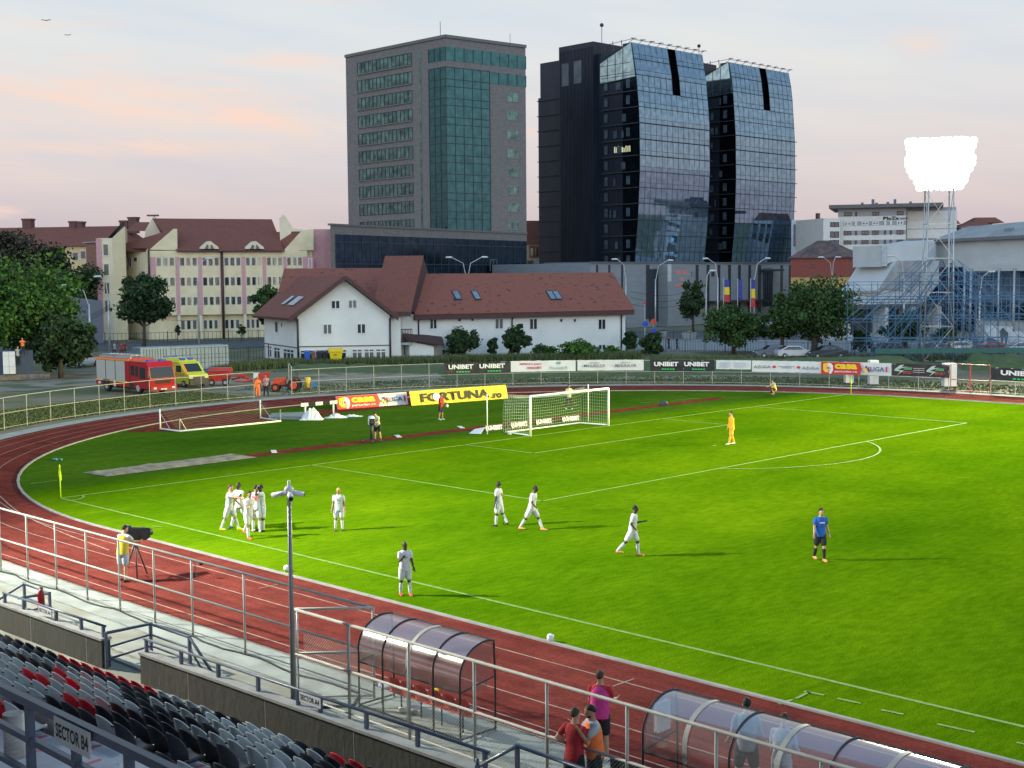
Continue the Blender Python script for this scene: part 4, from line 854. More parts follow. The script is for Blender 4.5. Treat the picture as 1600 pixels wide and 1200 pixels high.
# ---- seats
plast = {'grey': mat('grey_seat_plastic', (.46, .52, .55), .5, var=.1, scale=5), 'black': mat('black_seat_plastic', (.022, .024, .03), .42, var=.2, scale=5), 'red': mat('red_seat_plastic', (.70, .012, .025), .4, var=.08, scale=5)}
hole = mat('seat_hole', (.01, .01, .012), .8, var=0)
def seat_proto(colr):
    r = local_thing('stadium_seat', (0, 0, 0), 'x', 'seat'); P = plast[colr]
    # back shell: curved in plan, rounded at the top; seat faces +y
    def ring_(z, hw, yb, bow, n=8, t=.0):
        return [(hw*(-1+2*i/n), yb+bow*abs(-1+2*i/n)**2.2+t, z) for i in range(n+1)]
    prof = [(-.24, .19, .03, .10), (.02, .205, .01, .12), (.14, .216, -.015, .13), (.22, .214, -.035, .125), (.29, .200, -.05, .105), (.35, .172, -.062, .075), (.40, .130, -.07, .04), (.43, .085, -.076, .015), (.442, .04, -.078, .003)]
    b = MB().m(P); fr_ = [ring_(z+.35, hw, yb, bw) for z, hw, yb, bw in prof]; bk = [ring_(z+.35, hw, yb, bw, t=-.022) for z, hw, yb, bw in prof]
    b.loft(fr_, cap=False, closed=False); b.loft([list(reversed(q)) for q in bk], cap=False, closed=False)
    rim = [q[0] for q in fr_]+fr_[-1][1:]+[q[-1] for q in reversed(fr_[:-1])]; rimb = [q[0] for q in bk]+bk[-1][1:]+[q[-1] for q in reversed(bk[:-1])]
    for i in range(len(rim)-1): b.poly([rim[i], rim[i+1], rimb[i+1], rimb[i]])
    b.m(hole).box(-.10, -.04, -.108, -.094, .705, .728)
    b.build('backrest', parent=r)
    s_ = MB().m(P); rings = []
    for y, hw, z in ((-.02, .20, .37), (.05, .215, .36), (.2, .22, .35), (.36, .215, .365), (.42, .20, .355), (.43, .19, .33)):
        rings.append([(-hw, y, z+.02), (-hw*.6, y, z-.01), (0, y, z-.02), (hw*.6, y, z-.01), (hw, y, z+.02), (hw, y, z-.03), (0, y, z-.05), (-hw, y, z-.03)])
    s_.loft(rings); s_.build('seat_pan', parent=r)
    MB().m(frame_d).box(-.17, .17, .02, .34, .29, .33).box(-.03, .03, .05, .15, 0, .29).build('bracket', parent=r)
    return r
protos = {c_: seat_proto(c_) for c_ in plast}
used = {c_: False for c_ in plast}
ordn = lambda n: '%d%s' % (n, 'th' if 10 < n % 100 < 14 else {1: 'st', 2: 'nd', 3: 'rd'}.get(n % 10, 'th'))
rown = ['front row nearest the parapet wall', 'second row', 'third row', 'fourth row', 'fifth row', 'sixth row', 'seventh row', 'eighth row', 'ninth row', 'tenth row', 'eleventh row just below the foreground rail']
# colour pattern read from the photo, per row from its leftmost visible seat (k grey, b black, r red)
pat = {0: [('b', 8), ('r', 8), ('k', 4), ('b', 2), ('k', 3), ('b', 2), ('r', 2)],
 1: [('k', 1), ('b', 17), ('k', 7), ('b', 5)],
 2: [('k', 12), ('b', 2), ('k', 8), ('b', 5)],
 3: [('k', 1), ('b', 5), ('r', 1), ('k', 4), ('b', 6), ('k', 5), ('b', 6)],
 4: [('k', 1), ('r', 1), ('k', 5), ('r', 1), ('k', 4), ('b', 2), ('k', 9), ('r', 4), ('b', 5)],
 5: [('k', 3), ('r', 2), ('k', 4), ('b', 16)],
 6: [('k', 6), ('r', 2), ('b', 5), ('k', 2), ('b', 2), ('k', 1), ('b', 5)],
 7: [('k', 4), ('b', 3), ('k', 1), ('b', 12), ('k', 1), ('b', 4)],
 8: [('k', 2), ('b', 1), ('k', 2), ('b', 2), ('k', 1), ('b', 1), ('r', 1), ('k', 2), ('b', 2), ('k', 2), ('b', 2), ('k', 2), ('b', 1)]}
pat = {k: [c_ for c_, n in v for _ in range(n)] for k, v in pat.items()}
def put_seat(row, i, x, y, z, colr):
    pr = protos[colr]; o = pr if not used[colr] else copy_tree(pr); used[colr] = True
    o.location = (x, y, z); o.rotation_euler = (0, 0, .045); o['label'] = '%s plastic seat, %s from the left in the %s' % (colr, ordn(i+1), rown[row]); o['category'] = 'seat'; o['group'] = 'plastic seats of the stand'
nseat = 0
for k in range(11):
    y0_ = -13.53-.673*k+.08; z = ZT[k]-.795
    xs = []; i = 0; x = AXE(k)-.01-.5*50; 
    while x < 52:
        # keep only seats that fall inside the picture
        y = y0_+.045*(x-30); p = Vector((x, y, z+.78))-CAMP; dz = p.dot(FW)
        if dz > 1:
            sx, sy = 800+FPX*p.dot(R2)/dz, 600-FPX*p.dot(U2)/dz
            if -35 < sx < 1640 and sy < 1235 and not AXE(k)+.02 < x < AXE(k)+(2.1 if k < 8 else (2.4, 4.0, 5.0)[k-8]): xs.append(x)
        x += .5
    pt = pat.get(k, []); rr = random.Random(90+k)
    for i, x in enumerate(xs):
        c_ = pt[i] if i < len(pt) else rr.choice(['k', 'k', 'b', 'r', 'b', 'r'] if k % 2 else ['k', 'b', 'b', 'b', 'b']); c_ = {'k': 'grey', 'g': 'grey', 'b': 'black', 'r': 'red'}[c_]
        put_seat(k, i, x, y0_+.045*(x-30), z, c_); nseat += 1
print('seats', nseat)
# stand roof, its columns and back wall: they shade the seats
rf = thing('stand_roof', (40, -30, 0), 'roof and back wall of the stand above the camera', 'stand roof')
MB().m(mat('roof_sheet', (.12, .13, .14), .7)).hexa([(12, -17, 19), (90, -17, 19), (90, -42, 17), (12, -42, 17), (12, -17, 19.3), (90, -17, 19.3), (90, -42, 17.3), (12, -42, 17.3)]).build('roof', parent=rf)
MB().m(mat('back_wall', (.10, .10, .10), .9)).box(14, 90, -42, -41.6, 0, 17).build('back_wall', parent=rf); MB().m(MATS['back_wall']).hexa([(11.6, -42, 0), (11.9, -42, 0), (11.9, -22, 0), (11.6, -22, 0), (11.6, -42, 17), (11.9, -42, 17), (11.9, -22, 18.5), (11.6, -22, 18.5)]).build('added_end_wall', parent=rf)  # unseen end wall added to block side light from the parapet walls
tm = MB().m(step_c); 
for k in range(22): tm.box(SX0, SX1+10, -26.6-.8*k, -25.8-.8*k, -.9, min(8.0, zC+.2+.42*(6+k)))
tag(tm.build('upper_terrace'), kind='structure')
# ---- near fence
def mesh_panel(mb, x0, x1, y, z0, z1, dx=0, dy=1, s=.075, t=.0035):
    pass
wire = mat('fence_wire', (.50, .52, .50), .5, .4, var=0)
def lattice(mb, P, u, L, z0, z1, s=.08, t=.004):
    """diagonal chain-link wires in the upright plane through P along u"""
    P = Vector(P); h = z1-z0; n = Vector((-u.y, u.x, 0))*t
    k = -int(h/s)
    while k*s < L:
        for sg in (1, -1):
            a, b = k*s, k*s+h
            ta, tb = max(0, -a/h), min(1, (L-a)/h)
            if tb > ta:
                pa, pb = P+u*(a+h*ta), P+u*(a+h*tb)
                za, zb_ = (z0+h*ta, z0+h*tb) if sg > 0 else (z1-h*ta, z1-h*tb)
                A, B = Vector((pa.x, pa.y, za)), Vector((pb.x, pb.y, zb_)); v = (Vector((0, 0, 1)) if True else n)*t
                mb.poly([A-v, B-v, B+v, A+v])
        k += 1
FHt = 2.12
rt = thing('track_fence', (14.4, -8.3, 0), 'galvanised rail fence along the near edge of the track, left of the camera pole', 'fence', 'galvanised fences round the track')
yF = -8.3
for z_, r_ in ((FHt, .036), (1.08, .032), (.12, .02)): MB().m(galv_l).tube([(4, yF+1.2, z_), (8, yF+.2, z_), (12, yF, z_), (32.0, yF, z_)], r_, 6).build('rail', parent=rt)
for x in [6.3, 8.4, 10.4, 12.4, 14.4, 16.38, 18.36, 20.34, 22.3, 24.27, 26.77, 32.0]:
    yy = yF+(1.2*(8-x)/4+.2 if x < 8 else (.2*(12-x)/4 if x < 12 else 0)); MB().m(galv_l).tube([(x, yy, -.02), (x, yy, FHt)], .03, 6).box(x-.07, x+.07, yy-.07, yy+.07, -.02, .0).build('post', parent=rt)
lw_ = MB().m(wire); lattice(lw_, (29.3, yF, 0), Vector((1, 0, 0)), 2.7, .12, 1.08); lw_.build('chain_link', parent=rt)
rt2 = thing('track_fence', (30.9, -9.6, 0), 'galvanised fence with chain-link lower half behind the first dugout', 'fence', 'galvanised fences round the track')
yB = -9.62; xB = 30.75
for z_, r_ in ((FHt, .036), (1.08, .032), (.12, .02)): MB().m(galv_l).tube([(xB, yB, z_), (62, yB, z_)], r_, 6).build('rail', parent=rt2)
for z_ in (FHt, 1.08): MB().m(galv_l).tube([(xB, yB, z_), (32.0, yF, z_)], .034, 6).build('rail', parent=rt2)
MB().m(galv_l).tube([(xB, yB, .05), (32.0, yF, .05)], .03, 6).build('rail', parent=rt2)
posts = [xB, 32.76, 34.77, 36.75, 38.72, 40.67, 42.6, 44.6, 46.6, 48.6, 50.6]
for x in posts: MB().m(galv_l).tube([(x, yB, -.02), (x, yB, FHt)], .034, 6).box(x-.09, x+.09, yB-.07, yB+.07, -.02, .0).build('post', parent=rt2)
lw_ = MB().m(wire); lattice(lw_, (xB, yB, 0), Vector((1, 0, 0)), 11.0, .12, 1.08); u_ = Vector((32.0-xB, yF-yB, 0)); lw_.build('chain_link', parent=rt2)
MB().m(galv).tube([(xB+.13, yB, 0), (xB+.13, yB, FHt)], .02, 6).build('hinge_bar', parent=rt2)
# cable along the fence foot and kerb strips in front of the wall
cab = MB().m(mat('black_cable', (.012, .012, .014), .6, var=0)); pts = []; rr = random.Random(8)
for i in range(60): x = 2+i*.5; pts.append((x, yF-.12+.07*math.sin(i*.9)+.05*rr.random()+(1.2 if x < 4 else max(0, (8-x)*.25)), .0))
cab.tube(pts, .035, 5); cab.tube([(31.6, yF-.1, 0), (32.1, -9.0, 0), (31.6, -9.7, 0), (32.6, -10.2, 0), (33.6, -10.5, 0), (34.3, -10.65, 0)], .04, 5); tag(cab.build('cable'), 'thick black cable lying along the foot of the near fence', 'cable')
ks = MB().m(coping); ks.box(21, 70, -10.5, -10.35, -.02, .05).box(21, 70, -10.95, -10.8, -.02, .04); tag(ks.build('drain_edging'), kind='structure')
# CCTV pole
pr = AT(455, 760, 26.6); 
def pole_x(px, py, y): return on_y(px, py, y)
pb = on_y(458.5, 1095, -10.15); pt = on_y(446, 768, -10.15)
cp = thing('camera_pole', (pb.x, -10.15, 0), 'tall grey steel pole with surveillance cameras in front of the parapet wall', 'camera pole')
Ht = pt.z
MB().m(mat('grey_pole_paint', (.20, .215, .22), .4, .4, var=.08)).tube([(pb.x, -10.15, 0), (pb.x, -10.15, Ht*.5), (pb.x, -10.15, Ht)], [.06, .052, .042], 12).box(pb.x-.17, pb.x+.17, -10.32, -9.98, 0, .02).build('pole', parent=cp)
camw = mat('camera_housing', (.62, .63, .62), .4, var=.05)
for ang, ln_ in ((R(200), .30), (R(330), .26), (R(75), .2)):
    d_ = Vector((math.cos(ang), math.sin(ang), -.22)); c0 = Vector((pb.x, -10.15, Ht+.0))
    o = MB().m(camw).tube([c0+d_*.08, c0+d_*.14, c0+d_*(.14+ln_)], [.035, .06, .06], 8).build('surveillance_camera', parent=cp)
    MB().m(hole).tube([c0+d_*(.14+ln_), c0+d_*(.16+ln_)], .05, 8).build('lens', parent=o)
MB().m(camw).ball((pb.x, -10.15, Ht+.04), .11, 8, 6).tube([(pb.x, -10.15, Ht), (pb.x, -10.15, Ht+.26)], .03, 6).build('bracket', parent=cp)
# ---- dugouts: curved polycarbonate shells open towards the pitch
poly = bpy.data.materials.new('smoked_polycarbonate'); poly.use_nodes = True; t = poly.node_tree; t.nodes.clear()
o_ = t.nodes.new('ShaderNodeOutputMaterial'); g_ = t.nodes.new('ShaderNodeBsdfGlossy'); g_.inputs['Roughness'].default_value = .14; tr2 = t.nodes.new('ShaderNodeBsdfTransparent'); tr2.inputs[0].default_value = (.90, .85, .85, 1)
df = t.nodes.new('ShaderNodeBsdfDiffuse'); df.inputs[0].default_value = (.42, .40, .40, 1); ms = t.nodes.new('ShaderNodeMixShader'); ms.inputs[0].default_value = .20; t.links.new(tr2.outputs[0], ms.inputs[1]); t.links.new(df.outputs[0], ms.inputs[2])
m2 = t.nodes.new('ShaderNodeMixShader'); fz = t.nodes.new('ShaderNodeFresnel'); fz.inputs[0].default_value = 1.5; wv = t.nodes.new('ShaderNodeTexWave'); tcx = t.nodes.new('ShaderNodeTexCoord'); wv.inputs['Scale'].default_value = 14; wv.bands_direction = 'X'
t.links.new(tcx.outputs['Object'], wv.inputs['Vector']); bp = t.nodes.new('ShaderNodeBump'); bp.inputs['Strength'].default_value = .1; bp.inputs['Distance'].default_value = .01; t.links.new(wv.outputs[0], bp.inputs['Height']); t.links.new(bp.outputs[0], g_.inputs['Normal'])
fm_ = t.nodes.new('ShaderNodeMath'); fm_.operation = 'MULTIPLY_ADD'; fm_.inputs[1].default_value = .4; fm_.inputs[2].default_value = .03; t.links.new(fz.outputs[0], fm_.inputs[0]); t.links.new(fm_.outputs[0], m2.inputs[0]); t.links.new(ms.outputs[0], m2.inputs[1]); t.links.new(g_.outputs[0], m2.inputs[2]); t.links.new(m2.outputs[0], o_.inputs[0])
clear = bpy.data.materials.new('clear_polycarbonate'); clear.use_nodes = True; t = clear.node_tree; t.nodes.clear()
o_ = t.nodes.new('ShaderNodeOutputMaterial'); g_ = t.nodes.new('ShaderNodeBsdfGlossy'); g_.inputs['Roughness'].default_value = .12; tr2 = t.nodes.new('ShaderNodeBsdfTransparent'); tr2.inputs[0].default_value = (.86, .84, .88, 1)
df = t.nodes.new('ShaderNodeBsdfDiffuse'); df.inputs[0].default_value = (.50, .50, .50, 1); ms = t.nodes.new('ShaderNodeMixShader'); ms.inputs[0].default_value = .17; t.links.new(tr2.outputs[0], ms.inputs[1]); t.links.new(df.outputs[0], ms.inputs[2])
m2 = t.nodes.new('ShaderNodeMixShader'); fz = t.nodes.new('ShaderNodeFresnel'); fz.inputs[0].default_value = 1.45; fm_ = t.nodes.new('ShaderNodeMath'); fm_.operation = 'MULTIPLY_ADD'; fm_.inputs[1].default_value = .4; fm_.inputs[2].default_value = .03; t.links.new(fz.outputs[0], fm_.inputs[0]); t.links.new(fm_.outputs[0], m2.inputs[0]); t.links.new(ms.outputs[0], m2.inputs[1]); t.links.new(g_.outputs[0], m2.inputs[2]); t.links.new(m2.outputs[0], o_.inputs[0])
def dugout(x0, x1, yb, label, mat_, ribs, wide, H=2.0, dep=1.38, z0=1.05, seats=None):
    """shell profile in the y-z plane: from the back at z0 over the top to the front edge"""
    r = thing('dugout', (x0, yb, 0), label, 'dugout'); n = 14
    prof = [(0.0, z0), (0.0, 1.3)]
    for i in range(n+1):
        a = math.pi*(1-.60*i/n); prof.append((dep*.56+dep*.56*math.cos(a), 1.35+(H-1.35)*math.sin(min(a, math.pi)) if a > math.pi/2 else 1.35+(H-1.35)*(1-.45*(math.pi/2-a)**2)))
    sh = MB().m(mat_); sh.loft([[(x0, yb+y_, z_) for y_, z_ in prof], [(x1, yb+y_, z_) for y_, z_ in prof]], cap=False, closed=False); so = sh.build('canopy', parent=r)
    yf, zf = prof[-1]
    for xe in (x0, x1): MB().m(mat_).poly([(xe, yb+y_, z_) for y_, z_ in prof]+[(xe, yb+yf-.1, 1.5), (xe, yb+yf-.25, z0-.1)]).build('end_pane', parent=r)
    for i in range(ribs):
        x = x0+(x1-x0)*i/(ribs-1); wd = i in wide; mm = galv_l if wd else mat('rib_steel', (.06, .06, .065), .4, .5)
        if wd: q = MB().m(mm); q.loft([[(x-.05, yb+y_-.01, z_+.012), (x+.05, yb+y_-.01, z_+.012), (x+.05, yb+y_, z_+.002), (x-.05, yb+y_, z_+.002)] for y_, z_ in prof], smooth=False)
        else: q = MB().m(mm).tube([(x, yb+y_, z_+.01) for y_, z_ in prof], .022, 5)
        q.tube([(x, yb, 0), (x, yb, z0+.02)], .025, 5).build('rib', parent=r)
    fm = mat('frame_steel', (.045, .05, .05), .5, .3); f = MB().m(fm)
    for xe in (x0, x1):
        f.tube([(xe, yb+dep-.35, 0), (xe, yb+dep-.35, 1.2), (xe, yb+yf-.02, zf-.02)], .025, 5); f.tube([(xe, yb, .05), (xe, yb+dep-.35, .05)], .022, 5); f.tube([(xe, yb, z0), (xe, yb+dep-.35, 1.2)], .018, 5)
    f.tube([(x0, yb, .05), (x1, yb, .05)], .022, 5).tube([(x0, yb, z0), (x1, yb, z0)], .02, 5).tube([(x0, yb+yf, zf), (x1, yb+yf, zf)], .022, 5).tube([(x0, yb+.42, .42), (x1, yb+.42, .42)], .02, 5)
    for i in range(5): xx = x0+(x1-x0)*(i+.4)/5; f.tube([(xx, yb+.45, 0), (xx, yb+.45, .42)], .02, 5)
    f.build('frame', parent=r); return r
d1x0, d1x1 = 32.26, 35.61
dg1 = dugout(d1x0, d1x1, -8.95, 'smoked curved dugout with red seats just right of the camera pole', poly, 5, (2,))
# row of red bench seats inside, and the white end seat
def bench_seat(x, colm, label, grp):
    r = local_thing('bench_seat', (x, -8.62, 0), label, 'seat', grp); rings = []
    b = MB().m(colm)
    fr_ = [[(hw*(-1+2*i/6), yb_+.05*abs(-1+2*i/6)**2, z) for i in range(7)] for z, hw, yb_ in ((.44, .19, .02), (.55, .21, -.02), (.68, .20, -.05), (.77, .17, -.07), (.81, .10, -.075))]
    b.loft(fr_, cap=False, closed=False); b.loft([[(x_, y_-.02, z_) for x_, y_, z_ in reversed(q)] for q in fr_], cap=False, closed=False); b.build('backrest', parent=r)
    MB().m(colm).box(-.2, .2, .0, .38, .42, .46).build('seat_pan', parent=r); return r
redb = mat('faded_red_plastic', (.66, .09, .08), .5, var=.1)
for i in range(6): bench_seat(d1x0+.85+i*.44+(0.04 if i > 2 else 0), redb, 'faded red bench seat, %s from the left inside the smoked dugout' % ordn(i+1), 'red seats in the first dugout')
bs_ = local_thing('folded_clothes', (d1x0+.42, -8.5, .42), 'heap of white and blue clothes on the left end of the dugout bench', 'clothes')
q = MB().m(mat('blue_white_cloth', (.55, .60, .66), .9, col2=(.08, .13, .25), scale=6, thr=(.40, .5))); q.sm = True; q.ball((0, 0, .06), .2, 10, 6, (1.2, .8, .35)).ball((-.2, .05, .04), .13, 8, 5, (1.3, .9, .3)); q.build('cloth', parent=bs_); MB().m(signw).box(-.3, .25, -.05, .25, -.02, .01).build('board', parent=bs_)
yb_ = local_thing('yellow_bib', (d1x0+2.22, -8.6, .62), 'small yellow bib hung between the dugout seats', 'bib'); MB().m(mat('bib_yellow', (.75, .75, .05), .8)).box(-.05, .06, -.03, .03, -.05, .2).build('cloth', parent=yb_)
tw = local_thing('towel', (d1x1-.32, -8.45, .48), 'crumpled teal towel on the right end seat of the dugout', 'towel'); q = MB().m(mat('teal_towel', (.10, .22, .26), .9, var=.3, scale=8)); q.ball((0, 0, .03), .13, 8, 5, (1.2, 1, .5)); q.build('cloth', parent=tw)
sh_ = local_thing('trainers', (d1x0+1.0, -8.5, 0), 'pale trainers lying under the dugout bench', 'shoes'); q = MB().m(camw); q.ball((0, 0, .05), .14, 8, 5, (1.2, .5, .4)).ball((.25, .12, .05), .14, 8, 5, (1.2, .5, .4)); q.build('shoe', parent=sh_)
dugout(40.5, 51.9, -8.97, 'long clear curved dugout at the bottom right, wide pale ribs', clear, 13, (1, 3, 5, 7, 9, 11), H=2.0)
pp_ = thing('notice_sheet', (40.6, -8.6, 1.5), 'white paper sheet taped inside the clear dugout', 'paper'); MB().m(signw).box(40.53, 40.54, -8.6, -8.2, 1.3, 1.85).build('sheet', parent=pp_)
# black banner and ball by the second dugout
bb = thing('black_banner', (40.3, -9.55, 0), 'plain black banner tied to the fence under the clear dugout', 'banner'); MB().m(mat('black_cloth', (.018, .018, .02), .7, var=.3, scale=2, bump=.3, bscale=2)).box(40.2, 52, -9.53, -9.51, .05, 1.04).build('cloth', parent=bb)
MB().m(signw).poly([(41.4+.28*math.cos(a), -9.56, .42+.28*math.sin(a)) for a in [2*math.pi*i/20 for i in range(20)]]).build('emblem', parent=bb)
# ---- far fence on its circle
RF = 42.25
def circ(px, Rr=RF, py=590, z=0., near=False):
    """point of the far fence circle seen in the direction of px"""
    best = None
    n = 1400
    for i in range(n):
        th = R(60)+R(158)*i/n
        x, y = TC[0]+Rr*math.cos(th), TC[1]+Rr*math.sin(th); p = Vector((x, y, z+1))-CAMP; dz = p.dot(FW)
        sx = 800+FPX*p.dot(R2)/dz
        e = abs(sx-px); farr = True
        if farr and (best is None or e < best[0]): best = (e, th)
    return best[1]
def cpt(th, z=0., Rr=RF): return Vector((TC[0]+Rr*math.cos(th), TC[1]+Rr*math.sin(th), z))
thA = R(216); th1 = circ(397); th2 = circ(455); thE = R(66)
def fence(t0, t1, label, n):
    r = thing('track_fence', cpt(t0), label, 'fence', 'galvanised fences round the track')
    for z_, r_ in ((2.08, .03), (1.06, .026), (.12, .02)): MB().m(galv_l).tube([cpt(t0+(t1-t0)*i/(n*2), z_) for i in range(n*2+1)], r_, 5).build('rail', parent=r)
    for i in range(n+1): p = cpt(t0+(t1-t0)*i/n); MB().m(galv_l).tube([p, p+Vector((0, 0, 2.08))], .03, 5).build('post', parent=r)
    for i in range(0):
        a, b = cpt(t0+(t1-t0)*i/n), cpt(t0+(t1-t0)*(i+1)/n); u = (b-a); L = u.length; lattice(lw_, a, u.normalized(), L, .12, 1.06, .3, .003)
    return r
fence(thA, th1, 'curved galvanised fence at the left end of the far side of the track', int((thA-th1)*RF/2.5))
fence(th2, circ(1483), 'curved galvanised fence hung with advertising banners behind the far goal', int((th2-circ(1483))*RF/2.5))
fence(circ(1549), thE, 'galvanised fence at the right edge beyond the red gate', 8)
a, b = cpt(circ(1485)), cpt(circ(1547)); u = (b-a).normalized(); L = (b-a).length; redf = mat('red_gate_paint', (.40, .05, .05), .5)
gt = thing('red_gate', a, 'red double gate in the far fence right of the banners', 'gate')
for k in range(2):
    x0, x1 = L*k/2, L*(k+1)/2; m_ = MB().m(redf)
    for pts in ([a+u*x0, a+u*x0+Vector((0, 0, 2.3))], [a+u*x1, a+u*x1+Vector((0, 0, 2.3))]): m_.tube([pts[0]+Vector((0, 0, .05)), pts[1]], .06 if k == 0 and pts[0] != a else .035, 5)
    for z_ in (.1, 1.0, 2.28): m_.tube([a+u*x0+Vector((0, 0, z_)), a+u*x1+Vector((0, 0, z_))], .03, 5)
    m_.build('gate_leaf', parent=gt)
# second gate leaf standing open in the gap by the tractor
p = cpt(th2); lf2 = thing('gate_leaf', p, 'open galvanised gate leaf beside the tractor', 'gate')
m_ = MB().m(galv_l); q = p+Vector((-3.0, 1.9, 0)); m_.tube([p+Vector((0, 0, .1)), p+Vector((0, 0, 2.4)), q+Vector((0, 0, 2.4)), q+Vector((0, 0, .1)), p+Vector((0, 0, .1))], .04, 5).tube([p+Vector((0, 0, 1.2)), q+Vector((0, 0, 1.2))], .03, 5); m_.build('frame', parent=lf2)
# ---- banners
def cloth_banner(t0, t1, z0, z1, label, base, Rr=RF-.06, wav=.04, seed=0, bands=None):
    n = 26; r = thing('banner', cpt(t0, z0, Rr), label, 'banner', 'advertising banners'); m_ = MB().m(base); m_.sm = True
    rows = []
    for j in range(5):
        rows.append([cpt(t0+(t1-t0)*i/n, z0+(z1-z0)*j/4+(.03*mnoise.noise(Vector((i*.5, seed, 0))) if j in (0, 4) else 0), Rr+wav*mnoise.noise(Vector((i*.45, j*.7, seed)))) for i in range(n+1)])
    m_.loft(rows, cap=False, closed=False); m_.build('cloth', parent=r); return r
def btext(r, s, t0, t1, f0, f1, z0, z1, m_, bold=.02, Rr=RF-.13, shear=0.):
    A, B = cpt(t0+(t1-t0)*f0, 0, Rr), cpt(t0+(t1-t0)*f1, 0, Rr); u = B-A; L = u.length
    return text(r, s, A, u.normalized(), (0, 0, 1), 0, L, z0, z1, m_, bold, shear=shear)
def bpoly(r, t0, t1, pts, m_, Rr=RF-.13, name='emblem', z0=0., z1=1.):
    MB().m(m_).poly([cpt(t0+(t1-t0)*f, z0+(z1-z0)*z_, Rr) for f, z_ in pts]).build(name, parent=r)
bk = mat('black_banner_cloth', (.02, .022, .026), .6, var=.3, scale=1.5); wb = mat('white_banner_cloth', (.62, .64, .64), .7, var=.06, scale=1.)
wt = mat('white_print', (.72, .73, .72), .6, var=0); grn = mat('green_print', (.03, .45, .12), .6, var=0); mag = mat('magenta_print', (.50, .03, .16), .6, var=0); tl = mat('teal_print', (.16, .34, .38), .6, var=0); gry = mat('grey_print', (.10, .11, .12), .6, var=0); yel = mat('yellow_print', (.80, .58, .02), .6, var=0); rdp = mat('red_print', (.55, .03, .03), .6, var=0); blp = mat('navy_print', (.03, .07, .20), .6, var=0)
def unibet(p0, p1, label, seed, two=True):
    t0, t1 = circ(p0), circ(p1); r = cloth_banner(t0, t1, 1.12, 2.12, label, bk, wav=.12, seed=seed)
    for a_, c_ in (((.06, .44), (.53, .92)) if two else ((.22, 1.0),)):
        btext(r, 'UNIBET', t0, t1, a_, c_, 1.56, 1.96, wt, .045, RF-.22)
        for k in range(5): f = a_+(c_-a_)*(.32+.11*k); bpoly(r, t0, t1, [(f, .12), (f+(c_-a_)*.08, .12), (f+(c_-a_)*.08, .24), (f, .24)], grn, RF-.22, 'green_mark', 1.12, 2.12)
    return r
unibet(694, 797, 'black banner with two white UNIBET words, leftmost on the far fence', 1.)
unibet(1016, 1117, 'wrinkled black banner with two white UNIBET words right of the goal', 2.)
unibet(1549, 1625, 'black UNIBET banner at the right edge beyond the red gate', 3., False)
t0, t1 = circ(798), circ(900); r = cloth_banner(t0, t1, 1.16, 2.14, 'white banner with magenta two-line slogan and teal lettering', wb, seed=4)
btext(r, 'IMPREUNA pentru', t0, t1, .14, .47, 1.74, 1.95, mag, .03); btext(r, 'CANI IUBITI', t0, t1, .25, .47, 1.40, 1.62, mag, .03); btext(r, 'Piramida B', t0, t1, .60, .87, 1.33, 1.60, tl, .0)
bpoly(r, t0, t1, [(.74+.035*math.cos(a), .77+.13*math.sin(a)) for a in [2*math.pi*i/14 for i in range(14)]], tl, RF-.13, 'emblem', 1.16, 2.14)
t0, t1 = circ(901.5), circ(1006); r = cloth_banner(t0, t1, 1.18, 2.14, 'white banner reading MINUNILOR twice in grey letters', wb, seed=5, wav=.1)
for a_, c_ in ((.10, .42), (.57, .89)): btext(r, 'MINUNILOR', t0, t1, a_, c_, 1.50, 1.76, gry, .005, RF-.2); btext(r, 'CENTRUL', t0, t1, a_+.08, c_-.08, 1.83, 1.96, gry, 0, RF-.2)
t0, t1 = circ(1119), circ(1173); r = cloth_banner(t0, t1, 1.32, 2.12, 'short pale banner with faint blue lines of print', wb, seed=6)
pb_ = mat('faint_blue_print', (.36, .44, .52), .7, var=0)
for k in range(6): bpoly(r, t0, t1, [(.08 if k % 2 else .12, .75-k*.11), (.42, .75-k*.11), (.42, .79-k*.11), (.08 if k % 2 else .12, .79-k*.11)], pb_, RF-.13, 'print_line', 1.32, 2.12); bpoly(r, t0, t1, [(.5, .75-k*.11), (.92, .75-k*.11), (.92, .78-k*.11), (.5, .78-k*.11)], pb_, RF-.13, 'print_line', 1.32, 2.12)
t0, t1 = circ(1175), circ(1283); r = cloth_banner(t0, t1, 1.12, 2.12, 'white banner with the word AZUGA at both ends', wb, seed=7)
btext(r, 'AZUGA', t0, t1, .03, .27, 1.46, 1.70, gry, .005); btext(r, 'AZUGA', t0, t1, .73, .97, 1.42, 1.66, gry, .005)
for f in (.325, .675): bpoly(r, t0, t1, [(f+.025*math.cos(a), .47+.12*math.sin(a)) for a in [2*math.pi*i/12 for i in range(12)]], rdp, RF-.13, 'emblem', 1.12, 2.12)
for zz_, a_, c_ in ((.50, .38, .62), (.38, .42, .58)): bpoly(r, t0, t1, [(a_, zz_), (c_, zz_), (c_, zz_+.04), (a_, zz_+.04)], gry, RF-.13, 'print_line', 1.12, 2.12)
